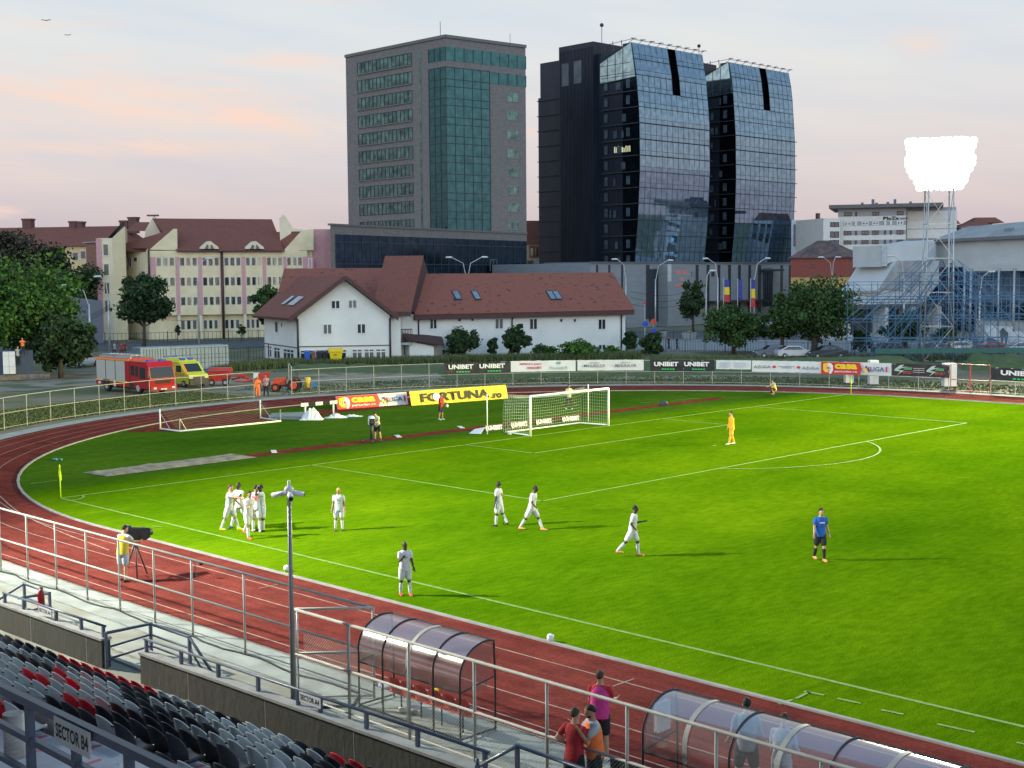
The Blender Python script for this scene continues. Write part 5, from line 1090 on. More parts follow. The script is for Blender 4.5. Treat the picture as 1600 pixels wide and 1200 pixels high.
def casa(r, P, u, up, w_, h, nrm):
    """red half with a yellow emblem and the words, white half with LIGA 1"""
    P, u, up, n = Vector(P), Vector(u), Vector(up), Vector(nrm); q = lambda a, b, o=0: P+u*(a*w_)+up*(b*h)+n*o
    rm = mat('red_banner_cloth', (.50, .03, .03), .6, var=.1); MB().m(rm).poly([q(0, 0, .01), q(.57, 0, .01), q(.60, .5, .01), q(.57, 1, .01), q(0, 1, .01)]).build('red_panel', parent=r)
    ring_ = lambda cx, cz, rx, rz, m_, o, a0=0, a1=6.2832: MB().m(m_).poly([q(cx+rx*math.cos(a0+(a1-a0)*i/18), cz+rz*math.sin(a0+(a1-a0)*i/18), o) for i in range(19)]).build('emblem', parent=r)
    MB().m(yel).poly([q(.03, .85, .02), q(.11, .93, .02), q(.11, .70, .02), q(.07, .62, .02), q(.07, .42, .02), q(.11, .33, .02), q(.11, .14, .02), q(.06, .16, .02), q(.03, .35, .02)]).build('emblem', parent=r)
    MB().m(wt).poly([q(.11, .93, .02), q(.15, .88, .02), q(.175, .7, .02), q(.175, .3, .02), q(.15, .05, .02), q(.12, .05, .02), q(.125, .35, .02), q(.145, .5, .02), q(.11, .70, .02)]).build('emblem', parent=r)
    ring_(.105, .52, .028, .16, wt, .025); ring_(.105, .52, .018, .10, rdp, .03)
    text(r, 'casa', q(0, 0, .03), u, up, w_*.20, w_*.53, h*.45, h*.86, yel, .05); text(r, 'pariurilor.ro', q(0, 0, .03), u, up, w_*.20, w_*.53, h*.13, h*.34, wt, .02)
    text(r, 'LIGA', q(0, 0, .03), u, up, w_*.72, w_*.92, h*.34, h*.70, blp, .02); text(r, '1', q(0, 0, .03), u, up, w_*.94, w_*.965, h*.30, h*.74, rdp, .02)
    for cx, cz, c_ in ((.635, .45, yel), (.66, .66, blp), (.695, .58, rdp), (.70, .38, blp), (.665, .34, yel), (.685, .48, rdp)): ring_(cx, cz, .016, .11, c_, .025)
t0, t1 = circ(1284), circ(1393); r = cloth_banner(t0, t1, 1.08, 2.14, 'red and white casa and LIGA 1 banner on the far fence', wb, seed=8)
A, B = cpt(t0, 1.08, RF-.42), cpt(t1, 1.08, RF-.42); u = (B-A); casa(r, A, u.normalized(), (0, 0, 1), u.length, 1.06, (CAMP-A).normalized()*1)
dk = mat('dark_print_banner', (.035, .025, .03), .6, var=.3)
t0, t1 = circ(1394), circ(1484); r = cloth_banner(t0, t1, 1.1, 2.16, 'dark wrinkled banner with two green and red running-figure logos', dk, seed=9, wav=.12)
for f in (.06, .62):
    pg = mat('pale_green_print', (.42, .52, .44), .6, var=0)
    bpoly(r, t0, t1, [(f, .55), (f+.09, .88), (f+.16, .92), (f+.12, .72), (f+.22, .78), (f+.10, .60), (f+.05, .50), (f+.16, .44), (f+.04, .08), (f+.10, .36), (f-.01, .42)], pg, RF-.26, 'emblem', 1.1, 2.16)
    bpoly(r, t0, t1, [(f+.14, .52), (f+.30, .52), (f+.30, .72), (f+.18, .74)], mat('dull_green_print', (.08, .28, .13), .6, var=0), RF-.26, 'green_mark', 1.1, 2.16); btext(r, 'SPORT', t0, t1, f+.14, f+.32, 1.30, 1.56, mat('dull_red_print', (.40, .08, .08), .6, var=0), .03, RF-.26)
for k in range(3): bpoly(r, t0, t1, [(.38, .62-k*.15), (.58, .62-k*.15), (.58, .68-k*.15), (.38, .68-k*.15)], mat('dull_white_print', (.35, .33, .33), .6, var=0), RF-.26, 'print_line', 1.1, 2.16)
# free-standing boards on the red D
def board(p0, p1, h, base, label, lean=.28):
    A, B = G(*p0), G(*p1); u = (B-A).normalized(); n = Vector((u.y, -u.x, 0)); n = n if (CAMP-A).dot(n) > 0 else -n
    up = (Vector((0, 0, 1))-n*lean).normalized(); L = (B-A).length; r = thing('ad_board', A, label, 'advertising board', 'free-standing boards behind the goal')
    nx = 20; m_ = MB().m(base); m_.sm = True; rows = []
    for j in range(4): rows.append([A+u*(L*i/nx)+up*(h*j/3)+n*.05*mnoise.noise(Vector((i*.4, j*.8, L))) for i in range(nx+1)])
    m_.loft(rows, cap=False, closed=False); m_.build('cloth', parent=r)
    f = MB().m(frame_d)
    for k in range(5): x = L*(k+.5)/5; f.tube([A+u*x-n*.02, A+u*x+up*h-n*.03], .02, 4).tube([A+u*x+up*h*.9-n*.03, A+u*x-n*.75], .02, 4)
    f.build('frame', parent=r); return r, A, u, up, n, L
r, A, u, up, n, L = board((527, 640), (638, 632), .98, wb, 'leaning red and white casa and LIGA 1 board left of the FORTUNA board')
casa(r, A+n*.09, u, up, L, .98, n)
ym = mat('yellow_banner_cloth', (.68, .54, .05), .7, var=.1, scale=1.5)
r, A, u, up, n, L = board((643, 634), (794, 622.5), 1.12, ym, 'long yellow FORTUNA.ro board leaning behind the goal')
text(r, 'FORTUNA', A+n*.1, u, up, L*.10, L*.80, .22, .90, ink, .03); text(r, '.ro', A+n*.1, u, up, L*.82, L*.93, .12, .52, ink, .03)
bpoly_ = MB().m(wt).poly([A+n*.105+u*(L*.255+.36*math.cos(a))+up*(.56+.30*math.sin(a)) for a in [2*math.pi*i/16 for i in range(16)]]).build('emblem', parent=r)
# low UNIBET boards behind the goal
for i, (p0, p1) in enumerate((((760, 674), (788, 671.5)), ((800, 669), (827, 666)), ((839, 664), (865, 661.5)), ((880, 659.5), (908, 657)))):
    A, B = G(*p0), G(*p1); u = (B-A).normalized(); n = Vector((u.y, -u.x, 0)); n = n if (CAMP-A).dot(n) > 0 else -n; L = (B-A).length; up = (Vector((0, 0, 1))-n*.5).normalized()
    r = thing('low_board', A, 'low white and black UNIBET board behind the goal, %s from the left' % ordn(i+1), 'advertising board', 'low boards behind the goal')
    MB().m(bk).prism([A, B, B+up*.42, A+up*.42], [A-n*.3, B-n*.3, B+up*.4-n*.02, A+up*.4-n*.02]).build('panel', parent=r); text(r, 'UNIBET', A+n*.02, u, up, L*.12, L*.94, .06, .36, wt, .05)
    MB().m(wt).poly([A+n*.015, A+u*L*.10+n*.015, A+u*L*.06+up*.40+n*.015, A+up*.2+n*.015]).build('corner_mark', parent=r)
    MB().m(frame_d).box(-.1, .1, -.1, .1, 0, .02, T=lambda x, y, z: B+u*(.8+x*6)-n*.1+Vector((0, y*.3, z+.02))).build('base_strip', parent=r)
p = G(745, 678); lb_ = local_thing('tipped_board', (p.x, p.y, 0), 'small pale board lying tipped on the grass left of the goal', 'advertising board', rz=R(25)); MB().m(wb).prism([(-.5, -.1, .02), (.3, -.1, .02), (.5, .15, .42), (-.2, .15, .28)], [(-.5, -.05, .02), (.3, -.05, .02), (.5, .2, .42), (-.2, .2, .28)]).build('panel', parent=lb_)
# ---- goal
gw = mat('goal_white_paint', (.80, .82, .78), .4, var=.03)
net = mat('net_cord', (.42, .48, .38), .8, var=0)
def goal(root, y0, y1, gx, h, dx, back_h=None):
    MB().m(gw).tube([(gx, y0, 0), (gx, y0, h)], .07, 10).build('post', parent=root); MB().m(gw).tube([(gx, y1, 0), (gx, y1, h)], .07, 10).build('post', parent=root); MB().m(gw).tube([(gx, y0, h), (gx, y1, h)], .07, 10).build('crossbar', parent=root)
gl_ = thing('goal', (0, 34, 0), 'white goal with box net on the pitch', 'goal')
goal(gl_, 30.34, 37.66, 0, 2.44, 2.0)
m_ = MB().m(gw); m_.tube([(-.05, 30.3, .05), (-2.3, 30.55, .05), (-2.3, 37.4, .05), (-.05, 37.7, .05)], .05, 6); m_.build('ground_frame', parent=gl_)
for y in (29.3, 38.75): o = MB().m(gw).tube([(-2.7, y, 0), (-2.7, y, 2.5)], .035, 6).build('net_pole', parent=gl_)
nm = MB().m(net); t_n = .006
def sag(a, b, n=8, s=.1): return [a.lerp(b, i/n)-Vector((0, 0, s*math.sin(math.pi*i/n))) for i in range(n+1)]
def cord(mb, pts, t=.005):
    for i in range(len(pts)-1):
        a, b = pts[i], pts[i+1]; d = b-a; v = d.cross(Vector((-.7, .7, -.1))); v = v.normalized()*t if v.length > 1e-5 else Vector((0, 0, t)); mb.poly([a-v, b-v, b+v, a+v])
ys = [30.34+.2*i for i in range(37)]; 
def netp(s_, y):  # s_ 0..1 along roof, 1..2 down the back
    k = math.sin(math.pi*(y-30.34)/7.32); 
    if s_ <= 1: return Vector((-2.15*s_, y+.25*(34-y)/3.66*0, 2.42-.16*math.sin(math.pi*s_)*1-.25*s_*k))
    q = s_-1; return Vector((-2.15-.15*q-.12*math.sin(math.pi*q), y, (2.42-.25*k)*(1-q)+.05))
for y in ys+[37.66]: cord(nm, [netp(2*i/14, y) for i in range(15)])
for i in range(0, 12): cord(nm, [netp(i/11, y) for y in ys])
for i in range(1, 13): cord(nm, [netp(1+i/12, y) for y in ys])
for y in (30.34, 37.66):
    for i in range(1, 12): cord(nm, [Vector((-2.15*i/11, y, .05)), netp(i/11, y)])
    for j in range(1, 12): z_ = 2.42*j/12; cord(nm, [Vector((0, y, z_)), Vector((-2.2, y, z_))])
nm.build('net', parent=gl_)
# small goal lying on the track at left
sg = thing('small_goal', G(250, 664), 'portable goal tipped on its face across the track, no net', 'goal')
a, b, c_, d_ = G(250.5, 671), G(281, 675), G(438.5, 659), G(407, 654); up1 = Vector((0, 0, 1))
def ztop(p, px, py):
    o = None; best = (1e9, 0)
    for i in range(300):
        z_ = i*.01; q = Vector((p.x, p.y, z_))-CAMP; dz = q.dot(FW); e = abs(600-FPX*q.dot(U2)/dz-py)
        if e < best[0]: best = (e, z_)
    return best[1]
za = ztop(a, 250, 639); zd = ztop(d_, 406, 625); zb5 = ztop(b, 281, 654); zc5 = ztop(c_, 438, 640)
MB().m(gw).tube([a, a+up1*za], .05, 6).tube([d_, d_+up1*zd], .05, 6).build('post', parent=sg)
MB().m(gw).tube([a+up1*.05, b+up1*.05, c_+up1*.05, d_+up1*.05], .06, 6).build('crossbar', parent=sg)
for q_ in ([b, b+up1*zb5], [c_, c_+up1*zc5], [a+up1*(za-.2), a.lerp(b, .55)], [b+up1*zb5, b.lerp(c_, .07)], [d_+up1*(zd-.2), d_.lerp(c_, .6)], [c_+up1*zc5, c_.lerp(d_, .3)]): MB().m(galv).tube(q_, .025, 5).build('brace', parent=sg)
nm = MB().m(mat('dark_net_cord', (.10, .11, .10), .8, var=0))
for i in range(15): f = i/14; cord(nm, sag(a.lerp(b, f*.9)+up1*(za*(1-f)+.05), d_.lerp(c_, f*.9)+up1*(zd*(1-f)+.05), 14, .55), .008)
nm.build('net', parent=sg)
# ---- balls, corner flags
def ball(px, py, label):
    p = G(px, py); r = local_thing('football', (p.x, p.y, .0), label, 'ball', 'match balls'); MB().m(mat('ball_white', (.75, .76, .75), .4, col2=(.06, .06, .07), scale=9, detail=0, thr=(.36, .38))).ball((0, 0, .112), .112, 14, 10).build('shell', parent=r)
ball(860, 1003, 'white football with dark patches between the touchline and the track'); ball(448, 893, 'white football half hidden behind the camera pole')
fy = mat('neon_flag_yellow', (.62, .85, .02), .7, var=.1, emit=.12)
for (x, y, lb2, hh) in ((-.05, 0.05, 'neon yellow corner flag at the near left corner', 1.5), (-.05, 68.05, 'yellow corner flag at the far corner by the fence', 1.5)):
    r = local_thing('corner_flag', (x, y, 0), lb2, 'corner flag', 'corner flags'); MB().m(fy).tube([(0, 0, 0), (0, 0, hh)], .025, 6).build('pole', parent=r)
    m_ = MB().m(fy); m_.sm = True; m_.loft([[(0, 0, hh), (0, 0, hh-.3), (0, 0, hh-.62)], [(.05, -.06, hh-.06), (.08, -.1, hh-.35), (.06, -.06, hh-.66)], [(.02, .03, hh-.2), (.07, .04, hh-.5), (.05, .05, hh-.72)]], cap=False, closed=False); m_.build('flag', parent=r)
# mic on a stand at the track, towel by the corner, black box, plates on the runway
p = G(305, 902); r = local_thing('microphone_stand', (p.x, p.y, 0), 'small black microphone on a low stand on the track', 'microphone'); m_ = MB().m(frame_d); m_.tube([(0, 0, 0), (0, 0, .42), (.28, .02, .5)], .014, 5)
for a in (0, 2.1, 4.2): m_.tube([(0, 0, .1), (.25*math.cos(a), .25*math.sin(a), 0)], .012, 4)
m_.build('stand', parent=r); q = MB().m(hole); q.ball((.33, .02, .51), .07, 8, 6, (1.5, 1, 1)); q.build('windshield', parent=r)
p = G(86, 719); r = local_thing('water_bottles', (p.x, p.y, 0), 'small heap of teal bottles on the grass beyond the near corner flag', 'bottles'); m_ = MB().m(mat('teal_plastic', (.08, .30, .30), .4)); m_.tube([(-.25, 0, .05), (.0, .1, .05)], .05, 6).tube([(0, -.1, .05), (.25, 0, .05)], .05, 6).tube([(.1, .15, .05), (.4, .2, .05)], .05, 6); m_.build('bottle', parent=r)
p = G(1037, 634.5); r = local_thing('black_bag', (p.x, p.y, 0), 'small black bag on the red runway right of the goal', 'bag', rz=R(30)); m_ = MB().m(frame_d); m_.loft([[(-.3, -.15, 0), (.3, -.15, 0), (.3, .15, 0), (-.3, .15, 0)], [(-.32, -.16, .2), (.32, -.16, .2), (.32, .16, .2), (-.32, .16, .2)], [(-.2, -.1, .36), (.2, -.1, .36), (.2, .1, .36), (-.2, .1, .36)]], smooth=False).tube([(-.15, 0, .36), (0, 0, .46), (.15, 0, .36)], .02, 5); m_.build('bag_body', parent=r)
for (px, py), lb3 in (((428, 706), 'pale take-off board on the left end of the red runway'), ((622, 682), 'pale take-off board on the red runway beside the cameraman'), ((720, 668), 'pale take-off board on the runway left of the tipped board')):
    p = G(px, py); r = local_thing('takeoff_board', (p.x, p.y, .016), lb3, 'board', 'take-off boards on the runway', rz=R(58)); MB().m(signw).box(-.15, .15, -.6, .6, 0, .015).build('board', parent=r)
# hurdle, tarpaulins, mat left of the boards
p = G(497, 645); r = local_thing('water_jump_barrier', (p.x, p.y, 0), 'black and white striped steeplechase barrier by the boards', 'barrier')
A, B = G(477, 654), G(521, 650); A = A-p; B = B-p; m_ = MB(); zt2 = .95
m_.m(signw).tube([A, A+up1*zt2], .07, 6).tube([B, B+up1*zt2], .07, 6); m_.build('post', parent=r); e = (B-A)*.14
for k in range(5): MB().m(signw if k % 2 == 0 else hole).prism([(A-e).lerp(B+e, k/5)+up1*.85, (A-e).lerp(B+e, (k+1)/5)+up1*.85, (A-e).lerp(B+e, (k+1)/5)+up1*.85+FH*.2, (A-e).lerp(B+e, k/5)+up1*.85+FH*.2], [(A-e).lerp(B+e, k/5)+up1*1.08, (A-e).lerp(B+e, (k+1)/5)+up1*1.08, (A-e).lerp(B+e, (k+1)/5)+up1*1.08+FH*.2, (A-e).lerp(B+e, k/5)+up1*1.08+FH*.2]).build('beam', parent=r)
tarp = mat('white_tarpaulin', (.66, .68, .70), .7, var=.1, scale=3)
def heap(px, py, w_, d_, h, label, seed, word=None):
    p = G(px, py); r = local_thing('tarpaulin', (p.x, p.y, 0), label, 'tarpaulin', 'crumpled white tarpaulins'); m_ = MB().m(tarp); nx, ny = 14, 6; g2 = []
    for j in range(ny+1):
        row = []
        for i in range(nx+1):
            s_, t_ = i/nx*2-1, j/ny*2-1; hh = h*max(0, 1-abs(s_)**1.1)*max(0, 1-t_*t_)*(.75+.6*mnoise.noise(Vector((i*.6, j*.9, seed)))); q = RT*s_*w_/2+FH*t_*d_/2; row.append((q.x, q.y, max(.02, hh)))
        g2.append(row)
    m_.loft(g2, cap=False, closed=False, smooth=False); m_.build('sheet', parent=r)
    if word: text(r, word, Vector((0, 0, 0))-FH*d_*.47, RT, (FH*.55+up1*.85).normalized(), -w_*.14, w_*.14, h*.32, h*.72, ink, .02)
    return r
heap(487, 656, 1.6, 1.0, 1.15, 'tall peak of crumpled white sheet with black letters beside the barrier', 1., 'OR'); heap(525, 653, 1.6, .8, .42, 'low crumpled white sheet with dark marks, middle of the three', 5.); heap(550, 651, 1.5, .8, .2, 'flat white sheet, rightmost and lowest of the three', 9.)
p = G(456, 652); r = local_thing('crash_mat', (p.x, p.y, 0), 'flat grey crash mat lying beside the tipped goal', 'mat'); q1, q2, q3, q4 = [G(*a)-p for a in ((420, 655), (470, 656), (480, 648), (425, 650))]; MB().m(mat('grey_mat', (.20, .23, .22), .8)).prism([q1, q2, q3, q4], [q+up1*.22 for q in (q1, q2, q3, q4)]).build('pad', parent=r)
for px, lb4 in ((766, 'thin white pole standing left of the goal net'),):
    p = G(px, 675); 
for (px, py, lb4) in ((898, 690, 'x'),): pass
p = G(832, 680.5); r = local_thing('water_bottle', (G(793, 679).x, G(793, 679).y, 0), 'pale bottle on the grass by the left goal post', 'bottle'); MB().m(signw).tube([(0, 0, .04), (.22, .1, .04)], .04, 6).build('bottle_body', parent=r)
# white cabinets behind the far fence
for px, w_, z0_, z1_, lb5 in ((1322, 12.5, .25, 1.15, 'leftmost pale cabinet half hidden below the red banner'), (1359, 14, .2, 2.25, 'tall pale cabinet behind the LIGA 1 banner'), (1476, 19, .3, 2.2, 'pale cabinet left of the red gate')):
    t0 = circ(px); p = cpt(t0, 0, RF+1.2); r = local_thing('cabinet', (p.x, p.y, 0), lb5, 'cabinet', 'pale cabinets behind the far fence', rz=YAW-math.pi/2); hw = w_/FPX*DEP(p)/2
    MB().m(signw).box(-hw, hw, 0, .8, z0_, z1_).build('body', parent=r); MB().m(frame_d).box(-hw-.02, hw+.02, -.02, .82, z0_-.1, z0_).build('plinth', parent=r); MB().m(galv).box(-.01, .01, -.012, 0, z0_+.1, z1_-.1).build('door_gap', parent=r)
# ================================================================== floodlight masts
lamp_e = bpy.data.materials.new('floodlight_lens'); lamp_e.use_nodes = True; b = lamp_e.node_tree.nodes['Principled BSDF']; b.inputs['Base Color'].default_value = (1, 1, 1, 1); b.inputs['Emission Color'].default_value = (1, .98, .90, 1); b.inputs['Emission Strength'].default_value = 2.4
def mast(loc, aim, label, rows, H0, leg, lat=True, lampR=.62, base_z=0., sp=1.62):
    x, y, H = loc; r = thing('floodlight_mast', (x, y, base_z), label, 'floodlight mast'); a = Vector((aim[0]-x, aim[1]-y, 0)).normalized(); s_ = Vector((-a.y, a.x, 0))
    m_ = MB().m(galv); zs = [base_z]; w0, w1 = leg, leg*.82; zt = H0
    n = max(3, int((zt-base_z)/leg/1.05)); zs = [base_z+(zt-base_z)*i/n for i in range(n+1)]
    def c_(i, k): w_ = (w0+(w1-w0)*i/n)/2; sx, sy = ((-1, -1), (1, -1), (1, 1), (-1, 1))[k]; return Vector((x, y, 0))+s_*sx*w_+a*sy*w_+Vector((0, 0, zs[i]))
    for k in range(4): m_.tube([c_(0, k), c_(n, k)], .085, 6)
    for i in range(n+1):
        for k in range(4):
            m_.tube([c_(i, k), c_(i, (k+1) % 4)], .04, 4)
            if i < n: m_.tube([c_(i, k), c_(i+1, (k+1) % 4)] if (i+k) % 2 else [c_(i, (k+1) % 4), c_(i+1, k)], .035, 4)
    m_.build('lattice', parent=r)
    hd = MB().m(mat('lamp_frame_steel', (.25, .26, .27), .5, .4)); z_ = H0+.3; lr = lampR
    for j, cnt in enumerate(rows):
        hd.tube([Vector((x, y, z_))+s_*(-cnt*lr*.6), Vector((x, y, z_))+s_*(cnt*lr*.6)], .06, 4); z_ += lr*1.45
    hd.build('lamp_frame', parent=r); z_ = H0+.3; rr = random.Random(int(x))
    for j, cnt in enumerate(rows):
        for i in range(cnt):
            p = Vector((x, y, z_+rr.uniform(-.06, .06)))+s_*((i-(cnt-1)/2)*lr*sp+rr.uniform(-.1, .1))+a*.35; d_ = (a+Vector((0, 0, -.22))).normalized()
            o = MB().m(galv).tube([p-d_*.35, p], [lr*.35, lr], 10).build('lamp_housing', parent=r)
            MB().m(lamp_e).tube([p+d_*.0, p+d_*.07, p+d_*.14], [lr*1.12, lr*.95, lr*.35], 8).build('lens', parent=o)
        z_ += lr*1.45
    return r
fx, fy, fz = FAR_MAST
pm = AT(1465, 430, DEP(FAR_MAST)); 
zt = AT(1465, 292, DEP(FAR_MAST)).z
mast((pm.x, pm.y, fz), (45, 30), 'tall lattice mast with a blazing floodlight head above blue scaffolding', [8, 9, 10, 11, 12, 12, 11, 12, 12], zt-.3, 3.2, lampR=.43, sp=1.44)
mast((NEAR_MAST[0]-1, NEAR_MAST[1]-1, NEAR_MAST[2]), (30, 19), 'near floodlight mast beyond the left end of the stand', [5, 5, 5, 5], 17., 2.4)
mast((RIGHT_MAST[0]+1, RIGHT_MAST[1]+1.5, RIGHT_MAST[2]), (46, 46), 'floodlight mast beyond the right edge, far side of the pitch', [6, 6, 6, 6], 23., 2.8)
mast((ADDED_MAST[0]-.5, ADDED_MAST[1]+2, ADDED_MAST[2]), (36, 28), 'added unseen floodlight mast beyond the right edge behind the far straight', [6, 6, 6, 6], 23., 2.8)
mast((NEAR_RIGHT[0]+1, NEAR_RIGHT[1]-1, NEAR_RIGHT[2]), (60, 32), 'floodlight mast beyond the right end of the stand', [5, 5, 5, 5], 19., 2.4)
# blue scaffolding round the foot of the far mast
blue_s = mat('blue_scaffold_paint', (.06, .15, .25), .5, .2, var=.15); Dm = DEP(FAR_MAST)
sc_ = thing('scaffolding', (pm.x, pm.y, 0), 'blue tube scaffolding in tiers round the foot of the floodlight mast', 'scaffolding')
def S(lat, dep, z): p = Vector((pm.x, pm.y, 0))+RT*lat+FH*dep; p.z = z; return p
def tier(l0, l1, d0, d1, zs, nx, rad=.036):
    m_ = MB().m(blue_s)
    xs = [l0+(l1-l0)*i/nx for i in range(nx+1)]
    for d_ in (d0, d1):
        for x in xs: m_.tube([S(x, d_, zs[0]), S(x, d_, zs[-1])], rad, 4)
        for z_ in zs[1:]:
            m_.tube([S(l0-.3, d_, z_), S(l1+.3, d_, z_)], rad, 4); m_.tube([S(l0-.3, d_, z_-.35), S(l1+.3, d_, z_-.35)], rad*.8, 4)
        for i in range(nx):
            for j in range(len(zs)-1):
                if (i+j) % 2 == 0: m_.tube([S(xs[i], d_, zs[j]), S(xs[i+1], d_, zs[j+1])], rad*.8, 4)
                elif (i*3+j) % 4: m_.tube([S(xs[i+1], d_, zs[j]), S(xs[i], d_, zs[j+1])], rad*.8, 4)
    for x in xs:
        for z_ in zs[1:]: m_.tube([S(x, d0, z_), S(x, d1, z_)], rad*.8, 4)
    m_.build('scaffold_tier', parent=sc_)
tier(-8.0, 9.0, -3.2, -.6, [0, 2.6, 5.1, 7.2], 7); tier(-9, 7.5, 1.5, 4.0, [0, 2.4, 4.6, 6.8, 8.8], 6)
tier(-3.6, 5.4, -2.2, 2.2, [6.8, 8.8, 9.8], 4)
m_ = MB().m(blue_s)
for l0, l1 in ((-1.6, -9.2), (-1.2, -7.2), (1.6, 9.6), (1.6, 7.0), (0, -4.5), (1, 5)):
    for d_ in (-1.6, 1.6): m_.tube([S(l0, d_, 11.2), S(l1, d_*2.2, 4.6)], .05, 4); m_.tube([S(l0*.8, d_, 8.8), S(l1*.9, d_*2, .3)], .05, 4)
m_.build('raking_braces', parent=sc_)
MB().m(mat('green_plank', (.04, .12, .10), .8)).box(-8, 12, -4.2, -3.7, 1.0, 1.55, T=S).build('plank', parent=sc_)
# ================================================================== right-hand buildings
# hotel
hA, hB = AT(1309, 400, 305), AT(1428, 400, 300); hf = Fr(hA, hB); hS = Fr(hB, AT(1452, 400, 345))
ht = thing('hotel', (hA.x, hA.y, 0), 'white five-storey hotel with dark flat roof edge and PlaZa sign', 'hotel')
Zh = zz(1240, 300, 4.444); hp = lambda x, y: hf.hit(*Zh(x, y)); white_c = mat('hotel_white_render', (.62, .60, .56), .8, var=.05); grey_c = mat('hotel_grey_render', (.30, .30, .32), .8, var=.05)
xr_ = hp(780, 200)[0]; zt = hp(500, 112)[1]
MB().m(white_c).box(0, xr_, -18, 0, 0, zt, T=hf).build('wall', parent=ht)
MB().m(mat('hotel_roof_edge', (.12, .11, .11), .6)).box(-2, xr_+8, -20, 1.8, zt, zt+.8, T=hf).build('roof', parent=ht)
MB().m(grey_c).box(-.05, xr_+.05, -.1, .05, hp(500, 168)[1], zt-.02, T=hf).build('top_storey', parent=ht)
for y0, y1 in ((203, 232), (267, 297), (333, 362), (398, 427)): MB().m(grey_c).box(hp(345, 300)[0], xr_+.03, -.1, .05, hp(500, y1)[1], hp(500, y0)[1], T=hf).build('storey_band', parent=ht)
for fi, (y0, y1) in enumerate(((138, 165), (206, 232), (268, 298), (334, 362), (398, 426))):
    for x0, x1 in ((350, 402), (425, 440), (472, 522), (545, 592), (628, 642), (668, 682), (715, 762)):
        if fi == 0 and x0 in (472, 628, 668): continue
        window(ht, hf, hp(x0, 300)[0], hp(x1, 300)[0], hp(500, y1)[1], hp(500, y0)[1], .06, 2 if x1-x0 > 20 else 1, frame_w if fi == 1 else mat('brown_frame', (.10, .07, .06)), glass_dark if (x0+fi) % 3 else glass_cur, .22)
MB().m(grey_c).box(0, 12, -18, -.2, 0, zt, T=lambda u_, v_, z_: hf(xr_, 0, 0)+RT*u_*.9+FH*(3+u_*1.0)*1-hf.n*v_*0+Vector((0, 0, z_)) if False else hf(xr_+u_*.9, -3+v_, z_)).build('side_wing', parent=ht)
for y0, y1 in ((206, 232), (268, 298), (334, 362)): MB().m(glass_dark).box(xr_+.8, xr_+9.5, -3.3, -3.12, hp(500, y1)[1], hp(500, y0)[1], T=hf).build('window_band', parent=ht); MB().m(white_c).box(xr_+.2, xr_+11, -3.3, -3.05, hp(500, y0)[1]+.3, hp(500, y0)[1]+2.3, T=hf).build('storey_band', parent=ht)
u_, z_ = hp(622, 192); text(ht, 'PlaZa', hf(0, .14, 0), hf.u, (0, 0, 1), hp(622, 190)[0], hp(732, 190)[0], hp(600, 194)[1], hp(600, 172)[1], ink, .03); text(ht, '****', hf(0, .14, 0), hf.u, (0, 0, 1), hp(738, 190)[0], hp(800, 190)[0], hp(700, 192)[1], hp(700, 177)[1], gry, .02)
lw0 = MB().m(glass_dark).box(hp(372, 480)[0], hp(640, 480)[0], -.2, .1, hp(500, 512)[1], hp(500, 462)[1], T=hf); lo = lw0.build('restaurant_glass', parent=ht)
MB().m(white_c).box(hp(372, 480)[0], hp(700, 480)[0], -.2, .8, hp(500, 530)[1], hp(500, 515)[1], T=hf).build('canopy', parent=ht)
MB().m(mat('screen_cyan', (.10, .55, .75), .5, var=0, emit=1.0)).box(hp(583, 480)[0], hp(635, 480)[0], .12, .3, hp(500, 512)[1], hp(500, 488)[1], T=hf).build('lit_screen', parent=ht)
gz = MB().m(navy).box(hp(372, 480)[0], hp(700, 480)[0], -.2, .1, 0, hp(500, 532)[1], T=hf); go = gz.build('ground_glass', parent=ht); m_ = MB().m(frame_w)
for k in range(9): x = hp(372, 480)[0]+(hp(700, 480)[0]-hp(372, 480)[0])*k/8; m_.box(x-.12, x+.12, .1, .25, 0, hp(500, 532)[1], T=hf)
m_.build('mullions', parent=go)
for x, h in ((470, 14), (545, 28), (570, 12), (650, 14), (700, 26), (810, 14)): MB().m(mat('roof_plant', (.12, .13, .17), .6)).box(hp(x-9, 100)[0], hp(x+9, 100)[0], -6, -4, zt+.7, zt+.8+h*.05, T=hf).build('roof_unit', parent=ht)
# left annex of the hotel, and the white block at its left
a2 = Fr(AT(1286, 400, 302), AT(1312, 400, 303)); an2 = thing('hotel_annex', (a2.a.x, a2.a.y, 0), 'narrow white annex left of the hotel with three dark loggias', 'building')
MB().m(white_c).box(0, a2.L, -14, 0, 0, a2.hit(1300, 341)[1], T=a2).build('wall', parent=an2)
for y0, y1 in ((347, 354.5), (361.5, 371.5), (375, 386), (389, 396)): window(an2, a2, a2.hit(1297, 360)[0], a2.hit(1311, 360)[0], a2.hit(1300, y1)[1], a2.hit(1300, y0)[1], 0, 2, frame_d, glass_dark, .15)
MB().m(chm).box(a2.hit(1287, 340)[0], a2.hit(1291, 340)[0], -4, -3, a2.hit(1300, 341)[1], a2.hit(1289, 332)[1], T=a2).build('chimney', parent=an2)
a3 = Fr(AT(1236, 400, 330), AT(1287, 400, 326)); an3 = thing('white_block', (a3.a.x, a3.a.y, 0), 'white block with tall dark window strips right of the dark towers', 'building')
MB().m(mat('cool_white_render', (.60, .62, .62))).box(0, a3.L, -14, 0, 0, a3.hit(1260, 343.5)[1], T=a3).build('wall', parent=an3)
